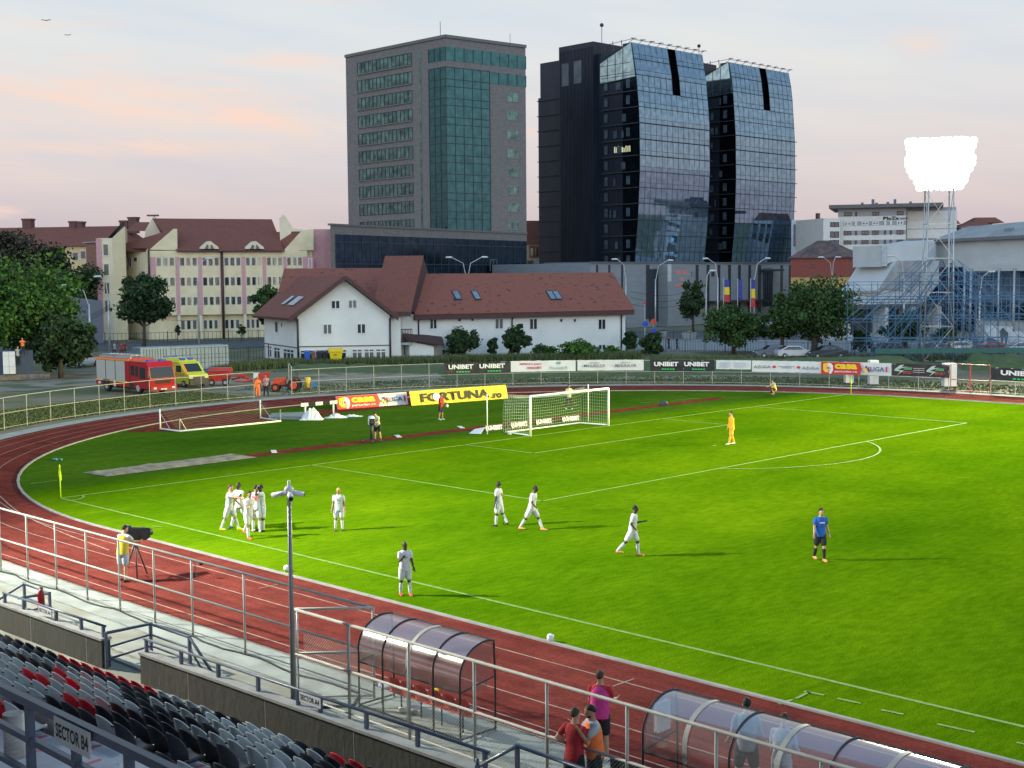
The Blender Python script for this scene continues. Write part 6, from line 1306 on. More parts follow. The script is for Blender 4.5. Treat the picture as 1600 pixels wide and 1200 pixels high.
for x0, x1 in ((1240, 1248.5), (1254, 1264.5), (1270.5, 1281)):
    o = MB().m(mat('grey_spandrel', (.15, .17, .19))).box(a3.hit(x0, 360)[0], a3.hit(x1, 360)[0], 0, .08, a3.hit(1260, 384)[1], a3.hit(1260, 350)[1], T=a3).build('window_strip', parent=an3); MB().m(glass_dark).box(a3.hit(x0+.7, 360)[0], a3.hit(x1-.7, 360)[0], .08, .14, a3.hit(1260, 357)[1], a3.hit(1260, 351)[1], T=a3).box(a3.hit(x0+.7, 360)[0], a3.hit(x1-.7, 360)[0], .08, .14, a3.hit(1260, 384)[1], a3.hit(1260, 370)[1], T=a3).build('pane', parent=o)
# red hall with old hipped roof
a4 = Fr(AT(1236, 420, 268), AT(1325, 420, 262)); rh = thing('red_building', (a4.a.x, a4.a.y, 0), 'dark red building with mossy hipped roof and ochre ground floor', 'building')
zr_, zo = a4.hit(1280, 403)[1], a4.hit(1280, 433)[1]
MB().m(mat('ochre_wall', (.50, .34, .12), .8)).box(0, a4.L, -12, 0, 0, zo, T=a4).build('ground_storey', parent=rh)
MB().m(mat('oxblood_render', (.24, .065, .05), .8, var=.08)).box(-.02, a4.L+.02, -12, .1, zo, zr_, T=a4).build('wall', parent=rh)
zt4 = a4.hit(1276, 375)[1]; um = a4.hit(1276, 400)[0]
MB().m(mat('old_roof_tile', (.15, .09, .08), .9, col2=(.07, .06, .06), scale=.8, detail=8, thr=(.4, .6))).prism([a4(-.6, .6, zr_), a4(a4.L+.6, .6, zr_), a4(a4.L+.6, -12, zr_), a4(-.6, -12, zr_)], [a4(um-1.5, -5, zt4), a4(um+1, -5, zt4), a4(um+1, -6, zt4), a4(um-1.5, -6, zt4)]).build('roof', parent=rh)
window(rh, a4, a4.hit(1268, 415)[0], a4.hit(1272, 415)[0], a4.hit(1270, 418)[1], a4.hit(1270, 413)[1], .1, 1, frame_d)
# houses behind the mast
a5 = Fr(AT(1455, 400, 332), AT(1492, 400, 336)); ho = thing('apartment_house', (a5.a.x, a5.a.y, 0), 'pale apartment house with steep red gable roof behind the floodlight mast', 'house')
z5, z5t = a5.hit(1470, 349)[1], a5.hit(1478, 329)[1]
MB().m(mat('pale_grey_render', (.42, .38, .35))).prism([a5(0, 0, 0), a5(a5.L, 0, 0), a5(a5.L, -8, 0), a5(0, -8, 0)], [a5(0, 0, z5), a5(a5.L, 0, z5), a5(a5.L, -8, z5), a5(0, -8, z5)]).build('wall', parent=ho)
um = a5.hit(1477, 350)[0]
MB().m(tile).prism([a5(-3, .5, z5), a5(um+.5, .5, z5), a5(um+.5, -8, z5), a5(-3, -8, z5)], [a5(-2.5, -2, z5t), a5(um, -2, z5t), a5(um, -4, z5t), a5(-2.5, -4, z5t)]).prism([a5(um, .3, z5), a5(a5.L+1.5, .3, z5), a5(a5.L+1.5, -8, z5), a5(um, -8, z5)], [a5(um, .3, z5t), a5(um+.3, .3, z5t), a5(um+.3, -8, z5t), a5(um, -8, z5t)]).build('roof', parent=ho)
for x, y in ((1459, 352), (1466, 352), (1455, 370), (1466, 368)): u_, z_ = a5.hit(x, y); window(ho, a5, u_-.7, u_+.7, z_-1, z_+1, .0, 2, mat('brown_frame', (.10, .07, .06)), glass_dark, .12)
MB().m(mat('orange_render', (.55, .26, .14))).box(a5.hit(1461, 360)[0], a5.hit(1470, 360)[0], 0, .8, 6, a5.hit(1466, 356)[1], T=a5).build('balcony', parent=ho)
a6 = Fr(AT(1502, 400, 300), AT(1592, 400, 300)); h6 = thing('red_roofed_house', (a6.a.x, a6.a.y, 0), 'low house whose red hipped roofs show over the pale hall', 'house')
MB().m(mat('pale_grey_render', (.42, .38, .35))).box(0, a6.L, -12, 0, 0, a6.hit(1540, 353)[1], T=a6).build('wall', parent=h6)
for x0, x1, xm0, xm1, y0, yt in ((1502, 1560, 1533, 1548, 354, 344), (1530, 1580, 1540, 1570, 347, 338)): MB().m(tile).prism([a6(a6.hit(x0, 350)[0], .5 if yt > 340 else -4, a6.hit(1540, y0)[1]), a6(a6.hit(x1, 350)[0], .5 if yt > 340 else -4, a6.hit(1540, y0)[1]), a6(a6.hit(x1, 350)[0], -12, a6.hit(1540, y0)[1]), a6(a6.hit(x0, 350)[0], -12, a6.hit(1540, y0)[1])], [a6(a6.hit(xm0, 350)[0], -6, a6.hit(1540, yt)[1]), a6(a6.hit(xm1, 350)[0], -6, a6.hit(1540, yt)[1]), a6(a6.hit(xm1, 350)[0], -8, a6.hit(1540, yt)[1]), a6(a6.hit(xm0, 350)[0], -8, a6.hit(1540, yt)[1])]).build('roof', parent=h6)
# the big pale sports hall with blue glazing
Zs = zz(1240, 300, 4.444); concp = mat('hall_pale_render', (.50, .51, .50), .8, var=.06, scale=.4); slate = mat('hall_grey_roof', (.27, .27, .27), .8, col2=(.34, .34, .33), scale=.5, thr=(.4, .6))
DA = 198; hallA, hallB = AT(1462, 430, 200), AT(1700, 430, 168); Hf = Fr(hallA, hallB); sp = lambda x, y: Hf.hit(*Zs(x, y))
hl = thing('sports_hall', (hallA.x, hallA.y, 0), 'big pale sports hall with a wall of blue glazing on the right', 'sports hall')
zt_, zb_, zg_ = sp(1320, 325)[1], sp(1320, 515)[1], sp(1320, 240)[1]
MB().m(concp).box(0, Hf.L, -34, 0, 0, zt_, T=Hf).build('wall', parent=hl)
ro = MB().m(slate).prism([Hf(-.5, .8, zt_+.05), Hf(Hf.L+1, .8, zt_+.05), Hf(Hf.L+1, -34, zt_+.05), Hf(-.5, -34, zt_+.05)], [Hf(.5, -5, zg_+.4), Hf(Hf.L+1, -5, zg_+1.0), Hf(Hf.L+1, -28, zg_+1.0), Hf(.5, -28, zg_+.4)]).build('roof', parent=hl)
MB().m(mat('roof_trim_grey', (.16, .16, .16))).box(-.6, Hf.L, .7, 1.0, zt_-.25, zt_+.2, T=Hf).build('eaves', parent=ro)
MB().m(skyl).box(sp(1425, 250)[0], sp(1465, 250)[0], -1.5, -.9, sp(1440, 292)[1], sp(1440, 250)[1], T=Hf).build('skylight', parent=ro)
bluewall = glassmat('blue_hall_glass', (.075, .13, .27), .15, .03, .4); bluewall2 = glassmat('pale_blue_hall_glass', (.16, .26, .36), .12, .03, .4)
blm = mat('blue_mullion', (.20, .26, .36), .5)
def glaze(u0, u1, z0, z1, nx, nz, gm, v=.1):
    o = MB().m(gm).box(u0, u1, -.2, v, z0, z1, T=Hf).build('curtain_wall', parent=hl); f = MB().m(blm)
    for k in range(nx+1): x = u0+(u1-u0)*k/nx; f.box(x-.05, x+.05, v, v+.08, z0, z1, T=Hf)
    for k in range(nz+1): z_ = z0+(z1-z0)*k/nz; f.box(u0, u1, v, v+.1, z_-.04, z_+.04, T=Hf)
    f.build('mullions', parent=o)
glaze(sp(992, 560)[0], sp(1272, 560)[0], 1.2, sp(1100, 522)[1], 7, 9, bluewall, .12)
glaze(sp(1284, 560)[0], Hf.L, 3.2, sp(1320, 553)[1], 12, 7, bluewall2, .12)
MB().m(concp).box(sp(1270, 540)[0], Hf.L, .0, 2.2, sp(1320, 550)[1], sp(1320, 495)[1]-.2, T=Hf).build('glazing_hood', parent=hl)
for x in (1030, 1290, 1335, 1530, 1640): MB().m(galv).tube([Hf(sp(x, 560)[0], 2.4, 0), Hf(sp(x, 560)[0], 2.4, sp(1320, 530)[1] if x > 1100 else sp(1100, 530)[1])], .17, 6).build('column', parent=hl)
# sloping lower part with its slanted grey roof and white frontage
LA, LB = AT(1325, 470, 190), AT(1475, 470, 196); Lf = Fr(LA, LB); lp = lambda x, y: Lf.hit(*Zs(x, y)); lo_ = thing('hall_lower_wing', (LA.x, LA.y, 0), 'pale lower wing with slanted grey roof in front of the hotel', 'building')
q = [lp(375, 700), (lp(375, 690)[0], lp(600, 690)[1]), lp(600, 668), lp(720, 478), lp(1010, 478), lp(1010, 900)]
q = [(q[0][0], 0)]+q[1:-1]+[(q[-1][0], 0)]
MB().m(concp).prism([Lf(u_, 0, z_) for u_, z_ in q], [Lf(u_, -9, z_) for u_, z_ in q]).build('wall', parent=lo_)
q = [lp(590, 672), lp(715, 478), lp(955, 474), lp(815, 684)]; MB().m(slate).prism([Lf(u_, .05, z_) for u_, z_ in q], [Lf(u_, .35, z_) for u_, z_ in q]).build('slanted_roof', parent=lo_)
q = [lp(640, 520), lp(640, 370), lp(775, 368), lp(1005, 330), lp(1005, 480), lp(720, 480)]; MB().m(concp).prism([Lf(u_, -1, z_) for u_, z_ in q], [Lf(u_, -8, z_) for u_, z_ in q]).build('upper_wall', parent=lo_)
MB().m(mat('light_grey_panel', (.40, .43, .45))).box(lp(637, 400)[0], lp(675, 400)[0], -1, -.8, lp(650, 515)[1], lp(650, 372)[1], T=Lf).box(lp(960, 400)[0], lp(1003, 400)[0], -1, -.8, lp(980, 470)[1], lp(980, 342)[1], T=Lf).build('panel', parent=lo_)
MB().m(slate).box(lp(370, 690)[0], lp(600, 690)[0], -6, .4, lp(450, 700)[1], lp(450, 685)[1], T=Lf).build('flat_roof', parent=lo_)
MB().m(mat('dark_canopy', (.08, .08, .08))).box(-1, 15, 0, 3, 5.0, 5.3, T=Lf).build('canopy', parent=lo_)
for k in range(3): MB().m(glass_dark).box(.5+k*4.6, 4.2+k*4.6, 0, .1, 1.2, 4.6, T=Lf).build('window', parent=lo_); MB().m(concp).box(4.4+k*4.6, 5.0+k*4.6, .0, 2.8, 0, 5, T=Lf).build('pillar', parent=lo_)
MB().m(bluewall).prism([Lf(lp(870, 800)[0], .1, 1.2), Lf(lp(1000, 800)[0], .1, 1.2), Lf(lp(1000, 610)[0], .1, lp(1000, 640)[1]), Lf(lp(870, 800)[0], .1, lp(870, 800)[1])], [Lf(lp(870, 800)[0], .2, 1.2), Lf(lp(1000, 800)[0], .2, 1.2), Lf(lp(1000, 610)[0], .2, lp(1000, 640)[1]), Lf(lp(870, 800)[0], .2, lp(870, 800)[1])]).build('curtain_wall', parent=lo_)
# advertising panels under the glazing
Zq = zz(1340, 440, 6.154); PFr = Fr(AT(1478, 540, 188), AT(1640, 540, 172)); pq = lambda x, y: PFr.hit(*Zq(x, y))
ad = thing('billboard', (pq(1225, 660)[0]*PFr.u.x+PFr.a.x, pq(1225, 660)[0]*PFr.u.y+PFr.a.y, 0), 'white billboard with a dark standing figure picture under the blue glazing', 'billboard')
MB().m(wb).box(pq(1225, 500)[0], pq(1485, 500)[0], -.1, .1, pq(1300, 640)[1], pq(1300, 425)[1], T=PFr).build('panel', parent=ad)
q = [pq(x, y) for x, y in ((1390, 600), (1370, 480), (1395, 450), (1410, 440), (1425, 470), (1455, 490), (1440, 600), (1425, 600), (1415, 530), (1400, 600))]; MB().m(gry).prism([PFr(u_, .1, z_) for u_, z_ in q], [PFr(u_, .12, z_) for u_, z_ in q]).build('printed_figure', parent=ad)
q = [pq(x, y) for x, y in ((1240, 590), (1245, 545), (1290, 535), (1335, 560), (1330, 600))]; MB().m(gry).prism([PFr(u_, .1, z_) for u_, z_ in q], [PFr(u_, .12, z_) for u_, z_ in q]).build('printed_shape', parent=ad)
ad2 = thing('billboard', (PFr(-8, 0, 0).x, PFr(-8, 0, 0).y, 0), 'white lettered panel low on the blue hall behind the scaffolding', 'billboard'); text(ad2, 'SERGI', PFr(0, .1, 0), PFr.u, (0, 0, 1), pq(860, 580)[0], pq(1110, 580)[0], pq(1000, 605)[1], pq(1000, 550)[1], wt, .05)
MB().m(navy).box(pq(850, 580)[0], pq(1120, 580)[0], -.1, .06, pq(1000, 612)[1], pq(1000, 545)[1], T=PFr).build('panel', parent=ad2)
ent = thing('entrance_block', (PFr(26, 0, 0).x, PFr(26, 0, 0).y, 0), 'white entrance surround with dark doorway at the right edge under the glazing', 'building'); MB().m(wb).box(pq(1500, 500)[0], pq(1800, 500)[0], -3, .6, 0, pq(1550, 480)[1], T=PFr).build('wall', parent=ent); MB().m(glass_dark).box(pq(1560, 500)[0], pq(1800, 500)[0], .6, .7, 0, pq(1580, 585)[1], T=PFr).build('door', parent=ent)
# ================================================================== trees
bark = mat('tree_bark', (.08, .065, .05), .95, var=.3, scale=4, bump=.5)
def leafmats(kind):
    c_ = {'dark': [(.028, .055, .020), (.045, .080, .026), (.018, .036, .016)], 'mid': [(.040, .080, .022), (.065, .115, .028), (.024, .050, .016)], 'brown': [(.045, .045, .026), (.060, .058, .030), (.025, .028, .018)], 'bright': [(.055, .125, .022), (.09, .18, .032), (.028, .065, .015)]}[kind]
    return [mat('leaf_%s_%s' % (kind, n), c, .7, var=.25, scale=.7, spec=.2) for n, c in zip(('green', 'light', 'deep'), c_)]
def tree(name, label, cat, x, y, h, cr, kind='dark', seed=1, n=5200, leaf=.32, cz=.60, ch=.42, tr=.22, blobs=26, group=None, trunk=True, squash=1., z0=0.):
    rr = random.Random(seed); r = local_thing(name, (x, y, z0), label, cat, group); ms = leafmats(kind); B = []
    for i in range(int(blobs*1.5)):
        while True:
            p = Vector((rr.uniform(-1, 1), rr.uniform(-1, 1), rr.uniform(-1, 1)))
            if p.length < 1: break
        f = 1-.35*max(0, p.z); e = .72+.28*(i % 3 == 0); B.append((Vector((p.x*cr*.84*f*e, p.y*cr*.84*f*e, h*cz+p.z*h*ch*.86*e)), rr.uniform(.14, .40)*cr*(1.15-.45*p.length)))
    m_ = MB()
    for q in ms: m_.m(q)
    for i in range(n):
        c, rad = rr.choice(B)
        d = Vector((rr.gauss(0, 1), rr.gauss(0, 1), rr.gauss(0, 1))).normalized(); rd = rad*(rr.random()**.4)*(1.0+.2*abs(rr.gauss(0, 1))); p = c+Vector((d.x*rd, d.y*rd, d.z*rd*.8))
        if p.z < h*.06: continue
        nn = (d*.6+Vector((rr.gauss(0, 1), rr.gauss(0, 1), rr.gauss(0, 1)+.5))*.55).normalized(); a = nn.orthogonal().normalized(); ang = rr.random()*6.28; a = (a*math.cos(ang)+nn.cross(a)*math.sin(ang)); b_ = nn.cross(a); s_ = leaf*rr.uniform(.35, 1.2)
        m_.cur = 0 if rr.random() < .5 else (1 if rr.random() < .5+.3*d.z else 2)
        m_.poly([p-a*s_*.5, p+b_*s_*.38, p+a*s_*.5, p-b_*s_*.38])
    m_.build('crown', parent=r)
    if trunk:
        t = MB().m(bark); t.tube([(0, 0, 0), (.05*h*rr.uniform(-.3, .3), 0, h*.25), (0, .03*h*rr.uniform(-1, 1), h*cz)], [tr*1.25, tr, tr*.5], 8)
        for c, rad in B[:9]: t.tube([(0, 0, h*.28), c*.5+Vector((0, 0, h*.12)), c], [tr*.5, tr*.3, tr*.1], 5)
        t.build('trunk', parent=r)
    return r
def T(px, pyb, pyt, wpx, label, kind='dark', name='tree', D=None, **k):
    p = G(px, pyb) if D is None else AT(px, pyb, D); D = DEP(p); zt = AT(px, pyt, D).z; cr = wpx/FPX*D/2*1.14; return tree(name, label, k.pop('cat', 'tree'), p.x, p.y, zt, cr, kind, **k)
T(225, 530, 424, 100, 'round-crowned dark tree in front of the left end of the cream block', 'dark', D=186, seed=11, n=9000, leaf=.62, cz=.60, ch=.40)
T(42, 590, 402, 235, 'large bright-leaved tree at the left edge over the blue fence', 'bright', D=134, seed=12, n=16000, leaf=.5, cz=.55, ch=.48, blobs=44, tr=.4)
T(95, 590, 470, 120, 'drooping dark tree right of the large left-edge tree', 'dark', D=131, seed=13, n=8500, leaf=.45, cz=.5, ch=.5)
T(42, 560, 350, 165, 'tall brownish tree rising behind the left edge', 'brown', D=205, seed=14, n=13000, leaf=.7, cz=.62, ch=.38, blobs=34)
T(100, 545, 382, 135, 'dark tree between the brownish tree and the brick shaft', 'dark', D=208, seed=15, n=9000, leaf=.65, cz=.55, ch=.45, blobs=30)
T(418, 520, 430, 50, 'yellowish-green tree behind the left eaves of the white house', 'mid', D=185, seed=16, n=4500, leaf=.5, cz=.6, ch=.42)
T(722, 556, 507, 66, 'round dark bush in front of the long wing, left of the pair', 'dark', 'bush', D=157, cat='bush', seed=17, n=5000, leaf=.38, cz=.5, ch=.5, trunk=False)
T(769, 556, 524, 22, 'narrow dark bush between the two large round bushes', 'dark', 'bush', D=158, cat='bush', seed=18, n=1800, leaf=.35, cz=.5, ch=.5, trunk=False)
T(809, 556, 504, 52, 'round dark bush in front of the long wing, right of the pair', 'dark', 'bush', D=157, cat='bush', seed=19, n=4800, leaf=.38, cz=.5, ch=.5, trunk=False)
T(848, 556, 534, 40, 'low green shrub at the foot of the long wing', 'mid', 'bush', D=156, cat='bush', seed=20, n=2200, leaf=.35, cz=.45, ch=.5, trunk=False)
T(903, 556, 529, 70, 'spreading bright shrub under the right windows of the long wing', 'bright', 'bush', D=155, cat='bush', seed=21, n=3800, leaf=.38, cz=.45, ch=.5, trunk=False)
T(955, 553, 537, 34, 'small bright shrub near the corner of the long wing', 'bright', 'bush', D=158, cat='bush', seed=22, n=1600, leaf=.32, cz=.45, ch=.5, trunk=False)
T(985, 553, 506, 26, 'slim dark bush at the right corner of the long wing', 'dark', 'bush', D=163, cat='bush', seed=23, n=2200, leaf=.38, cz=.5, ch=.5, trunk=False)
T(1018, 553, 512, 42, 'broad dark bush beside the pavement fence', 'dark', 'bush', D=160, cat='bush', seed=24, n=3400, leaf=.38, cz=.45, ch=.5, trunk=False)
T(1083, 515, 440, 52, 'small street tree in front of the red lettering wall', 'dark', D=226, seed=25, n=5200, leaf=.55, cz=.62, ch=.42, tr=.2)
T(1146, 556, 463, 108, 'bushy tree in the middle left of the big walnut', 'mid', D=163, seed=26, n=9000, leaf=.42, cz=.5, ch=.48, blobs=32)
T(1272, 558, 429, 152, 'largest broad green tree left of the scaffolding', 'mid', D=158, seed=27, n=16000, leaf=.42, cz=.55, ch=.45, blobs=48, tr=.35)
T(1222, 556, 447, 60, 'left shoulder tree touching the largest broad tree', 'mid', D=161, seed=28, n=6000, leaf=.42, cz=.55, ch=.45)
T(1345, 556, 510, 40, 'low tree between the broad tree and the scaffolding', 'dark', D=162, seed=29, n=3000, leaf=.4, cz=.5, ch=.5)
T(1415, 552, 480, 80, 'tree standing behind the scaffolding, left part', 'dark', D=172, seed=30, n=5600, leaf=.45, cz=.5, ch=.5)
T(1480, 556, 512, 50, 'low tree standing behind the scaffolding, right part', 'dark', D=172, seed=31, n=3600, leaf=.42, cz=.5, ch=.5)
for px, i in ((278, 0), (378, 1)):
    p = AT(px, 532, 204); tree('ball_shrub', ['small ball-shaped clipped tree at the foot of the cream block, left one', 'small ball-shaped clipped tree at the foot of the cream block, right one'][i], 'tree', p.x, p.y, 2.6, .95, 'dark', 40+i, 1300, .25, .72, .32, .07, 12, 'clipped ball trees')
# grass tufts and weeds along fences (uncountable)
tf = MB(); gms = [mat('weed_blade_a', (.085, .12, .035), .8), mat('weed_blade_b', (.11, .13, .05), .8), mat('weed_blade_c', (.07, .10, .035), .8)]
for q in gms: tf.m(q)
rr = random.Random(77)
def tufts(n, f, h):
    for _ in range(n):
        p = f(); tf.cur = rr.randrange(3)
        for k in range(3):
            a = rr.random()*6.28; d = Vector((math.cos(a), math.sin(a), 0)); hh = h*rr.uniform(.4, 1.2); w_ = .06*rr.uniform(.6, 1.6)*max(1, h*1.5); e = Vector((-d.y, d.x, 0))*w_
            tf.poly([p-e, p+e, p+d*hh*.4+Vector((0, 0, hh))])
def arcp(t0, t1, r0, r1): t = rr.uniform(t0, t1); q = rr.uniform(r0, r1); return Vector((TC[0]+q*math.cos(t), TC[1]+q*math.sin(t), -.06))
tufts(9000, lambda: arcp(thA, th1, RF+.2, RF+9), .17); tufts(6500, lambda: arcp(th2, R(75), RF+.3, RF+9), .16)
def linep(A, B, w_): t = rr.random(); p = A.lerp(B, t)+FH*rr.uniform(-w_, w_); p.z = -.05; return p
tufts(5200, lambda: linep(AT(410, 560, 148), AT(700, 560, 152), 3.), .7); tufts(4200, lambda: linep(AT(700, 560, 152), AT(1000, 560, 156), 2.), .8)
tufts(2500, lambda: linep(AT(1000, 560, 150), AT(1600, 560, 150), 4.), .6); tufts(1600, lambda: linep(AT(340, 560, 140), AT(470, 560, 147), 3.), .8)
tag(tf.build('weeds'), kind='stuff')
# ================================================================== people
skin_l = mat('light_skin', (.46, .26, .17), .6, var=.08, scale=8); skin_m = mat('tan_skin', (.33, .18, .11), .6, var=.08, scale=8); skin_d = mat('dark_skin', (.055, .032, .022), .5, var=.1, scale=8)
def cl(name, c, **k): return mat('cloth_'+name, c, .85, var=.12, scale=7, bump=.35, bscale=14, **k)
WHT = cl('white', (.54, .56, .60))
hair_b = mat('black_hair', (.012, .010, .009), .7, var=.2, scale=30); hair_br = mat('brown_hair', (.05, .028, .016), .7, var=.2, scale=30); hair_bl = mat('blond_hair', (.42, .27, .10), .7, var=.2, scale=30)
def remesh(ob, vox):
    md = ob.modifiers.new('fuse', 'REMESH'); md.mode = 'VOXEL'; md.voxel_size = vox; md.use_smooth_shade = True
    sm = ob.modifiers.new('relax', 'SMOOTH'); sm.iterations = 2; sm.factor = .5
    dg = bpy.context.evaluated_depsgraph_get(); me = bpy.data.meshes.new_from_object(ob.evaluated_get(dg)); old = ob.data; ob.modifiers.clear(); ob.data = me
    if not me.materials: me.materials.append(old.materials[0])
    bpy.data.meshes.remove(old)
def rot(v, axis, deg): return Matrix.Rotation(R(deg), 3, axis) @ Vector(v)
def ell(c, rx, ry, n=14, ax=None, ay=None, p=2.3):
    ax = ax or Vector((1, 0, 0)); ay = ay or Vector((0, 1, 0)); o = []
    for k in range(n):
        a = 2*math.pi*k/n; s_, c_ = math.sin(a), math.cos(a); q = 2/p
        o.append(c+ax*(rx*math.copysign(abs(c_)**q, c_))+ay*(ry*math.copysign(abs(s_)**q, s_)))
    return o
def limb(mb, joints, rads, n=10):
    """tapered chain with rounded ends through the joints"""
    pts = [Vector(j) for j in joints]; P, Q = [], []
    for i in range(len(pts)-1):
        for t in (0, .33, .66): P.append(pts[i].lerp(pts[i+1], t)); r0, r1 = rads[i], rads[i+1]; Q.append(r0+(r1-r0)*t+(.08*r0*math.sin(math.pi*t) if len(pts) < 4 else 0))
    P.append(pts[-1]); Q.append(rads[-1])
    d0 = (pts[0]-pts[1]).normalized(); d1 = (pts[-1]-pts[-2]).normalized()
    P = [pts[0]+d0*rads[0]*.8, pts[0]+d0*rads[0]*.45]+P+[pts[-1]+d1*rads[-1]*.45, pts[-1]+d1*rads[-1]*.8]; Q = [rads[0]*.45, rads[0]*.85]+Q+[rads[-1]*.85, rads[-1]*.45]
    mb.tube(P, Q, n)
def person(x, y, face, label, H=1.8, legs=((4, 3, 4), (-4, 3, 4)), arms=((5, 8, 12, 0), (5, 8, 12, 0)), lean=3, head=(0, 0), skin=skin_l, hair=hair_b, top=None, bottom=None, socks=None, shoes=None, long=False, bald=False, z0=0., group=None, beard=False, vest=None, small=False, sleeve=.55, cat='person', twist=0, face_abs=None):
    """face: degrees, 0 towards the stand, 90 to the right of the picture, 180 away. legs/arms: left, right"""
    d = (-FH*math.cos(R(face))+RT*math.sin(R(face))); rz = math.atan2(d.y, d.x)-math.pi/2
    r = local_thing('person', (x, y, z0), label, cat, group, rz); s = H; mb = MB().m(skin); V = Vector; top = top or WHT; bottom = bottom or WHT; shoes = shoes or ink
    nr = 8 if small else 12; vox = .022 if small else .013
    hipz = .525*s; pel = V((0, 0, hipz)); up = rot((0, 0, 1), 'X', -lean); fw = rot((0, 1, 0), 'X', -lean); rx = V((1, 0, 0))
    legs_p = []
    for sd, (hf, ho, kb) in zip((-1, 1), legs):
        hj = pel+V((sd*.052*s, 0, -.01*s)); td = rot(rot((0, 0, -1), 'X', hf), 'Y', -sd*ho); kn = hj+td*.245*s; sdv = rot(rot((0, 0, -1), 'X', hf-kb), 'Y', -sd*ho*.8); an = kn+sdv*.24*s; legs_p.append((hj, kn, an, sdv, hf-kb))
    zmin = min(l[2].z for l in legs_p); off = V((0, 0, .045*s-zmin)); pel += off; legs_p = [(a+off, b+off, c+off, e, q) for a, b, c, e, q in legs_p]
    chest = pel+up*.29*s; nb = pel+up*.315*s
    # torso
    prof = [(-.045, .070, .058), (-.01, .092, .066), (.04, .090, .063), (.10, .080, .056), (.17, .090, .062), (.23, .100, .064), (.275, .097, .055), (.30, .070, .044), (.318, .040, .038), (.345, .033, .036)]
    def tor(k=1., ex=0., lo=-9, hi=99): return [ell(pel+up*t*s, a*s*k+ex, b*s*k+ex, 16, rx, fw) for t, a, b in prof if lo <= t <= hi]
    mb.loft(tor())
    # head with face
    hy, hp = head; hu = rot(up, 'X', -hp); hf_ = rot(rot((0, 1, 0), 'X', -lean-hp), 'Z', -hy); hx = hf_.cross(hu).normalized(); hb = pel+up*.335*s+up*.01*s
    hp_ = [(-.005, .026, .030, .0), (.018, .030, .040, .012), (.035, .036, .047, .012), (.055, .041, .052, .008), (.075, .043, .054, .004), (.095, .042, .053, .0), (.112, .036, .045, -.003), (.124, .024, .030, -.005), (.131, .008, .010, -.006)]
    mb.loft([ell(hb+hu*t*s+hf_*o*s, a*s, b*s, 14, hx, hf_, 2.1) for t, a, b, o in hp_])
    nose = hb+hu*.055*s+hf_*.060*s; mb.loft([ell(nose+hu*t*s-hf_*q*s, w_*s, dd*s, 6, hx, hf_, 2) for t, w_, dd, q in ((-.008, .007, .008, .004), (0, .009, .012, .0), (.012, .006, .008, .003), (.024, .004, .005, .008))])
    for sd in (-1, 1): mb.ball(hb+hu*.058*s+hx*sd*.043*s, .012*s, 6, 5, (.4, .9, 1.3))
    limb(mb, [nb-up*.01*s, hb+hu*.02*s], [.034*s, .031*s], nr)
    for (hj, kn, an, sv, q) in legs_p:
        limb(mb, [hj, kn, an], [.052*s, .033*s, .022*s], nr); fd = V((0, 1, 0)) if q > -50 else rot((0, 1, 0), 'X', q+40)
        limb(mb, [an-V((0, 0, .018*s))-fd*.01*s, an-V((0, 0, .027*s))+fd*.085*s], [.022*s, .018*s], 8)
    arms_p = []
    for sd, (sf, so, eb, ey) in zip((-1, 1), arms):
        sj = pel+up*.275*s+rx*sd*.100*s; ud = rot(rot((0, 0, -1), 'X', sf-lean), 'Y', -sd*so); el = sj+ud*.165*s
        ax = rot((sd*1., 0, 0), 'Y', -sd*so*0); fd = Matrix.Rotation(R(eb), 3, V((1, 0, 0))) @ rot(rot((0, 0, -1), 'X', sf-lean), 'Y', -sd*so); fd = Matrix.Rotation(R(sd*ey), 3, 'Z') @ fd; wr = el+fd*.140*s; arms_p.append((sj, el, wr, fd))
        limb(mb, [sj, el, wr], [.030*s, .023*s, .016*s], nr)
        # hand: palm, four unequal curled fingers, thumb from the side
        side = fd.cross(V((0, 1, 0))); side = side.normalized() if side.length > .1 else V((1, 0, 0)); pn = side.cross(fd).normalized(); pc = wr+fd*.026*s
        mb.loft([ell(wr+fd*t*s, a*s, b*s, 8, side, pn, 2.6) for t, a, b in ((0, .014, .012), (.018, .022, .010), (.045, .024, .009), (.052, .018, .007))])
        for k, ln in enumerate((.036, .042, .040, .032)):
            b0 = wr+fd*.050*s+side*(k-1.5)*.0115*s; k1 = b0+fd*ln*.5*s+pn*.004*s; mb.tube([b0, k1, k1+(fd*.8+pn*.6).normalized()*ln*.5*s], [.0056*s, .005*s, .004*s], 6)
        tb = wr+fd*.018*s+side*.02*s; k1 = tb+(fd*.7+side*.7).normalized()*.022*s; mb.tube([tb, k1, k1+(fd*.9+side*.2+pn*.3).normalized()*.018*s], [.007*s, .006*s, .0045*s], 6)
    body = mb.build('body', parent=r); remesh(body, vox)
    # clothes
    sh = MB().m(top); sh.loft([ell(pel+up*t*s, a*s, b*s, 16, rx, fw) for t, a, b in ((-.065, .100, .080), (-.02, .104, .082), (.04, .100, .076), (.10, .094, .070), (.17, .101, .074), (.23, .110, .074), (.275, .106, .064), (.302, .080, .052), (.318, .048, .043))])
    for sj, el, wr, fd in arms_p: limb(sh, [sj-up*.004*s, sj.lerp(el, sleeve*1.1 if not long else 1.)]+([wr] if long else []), [.040*s, .036*s]+([.025*s] if long else []), nr)
    o = sh.build('shirt', parent=r); remesh(o, vox*1.3)
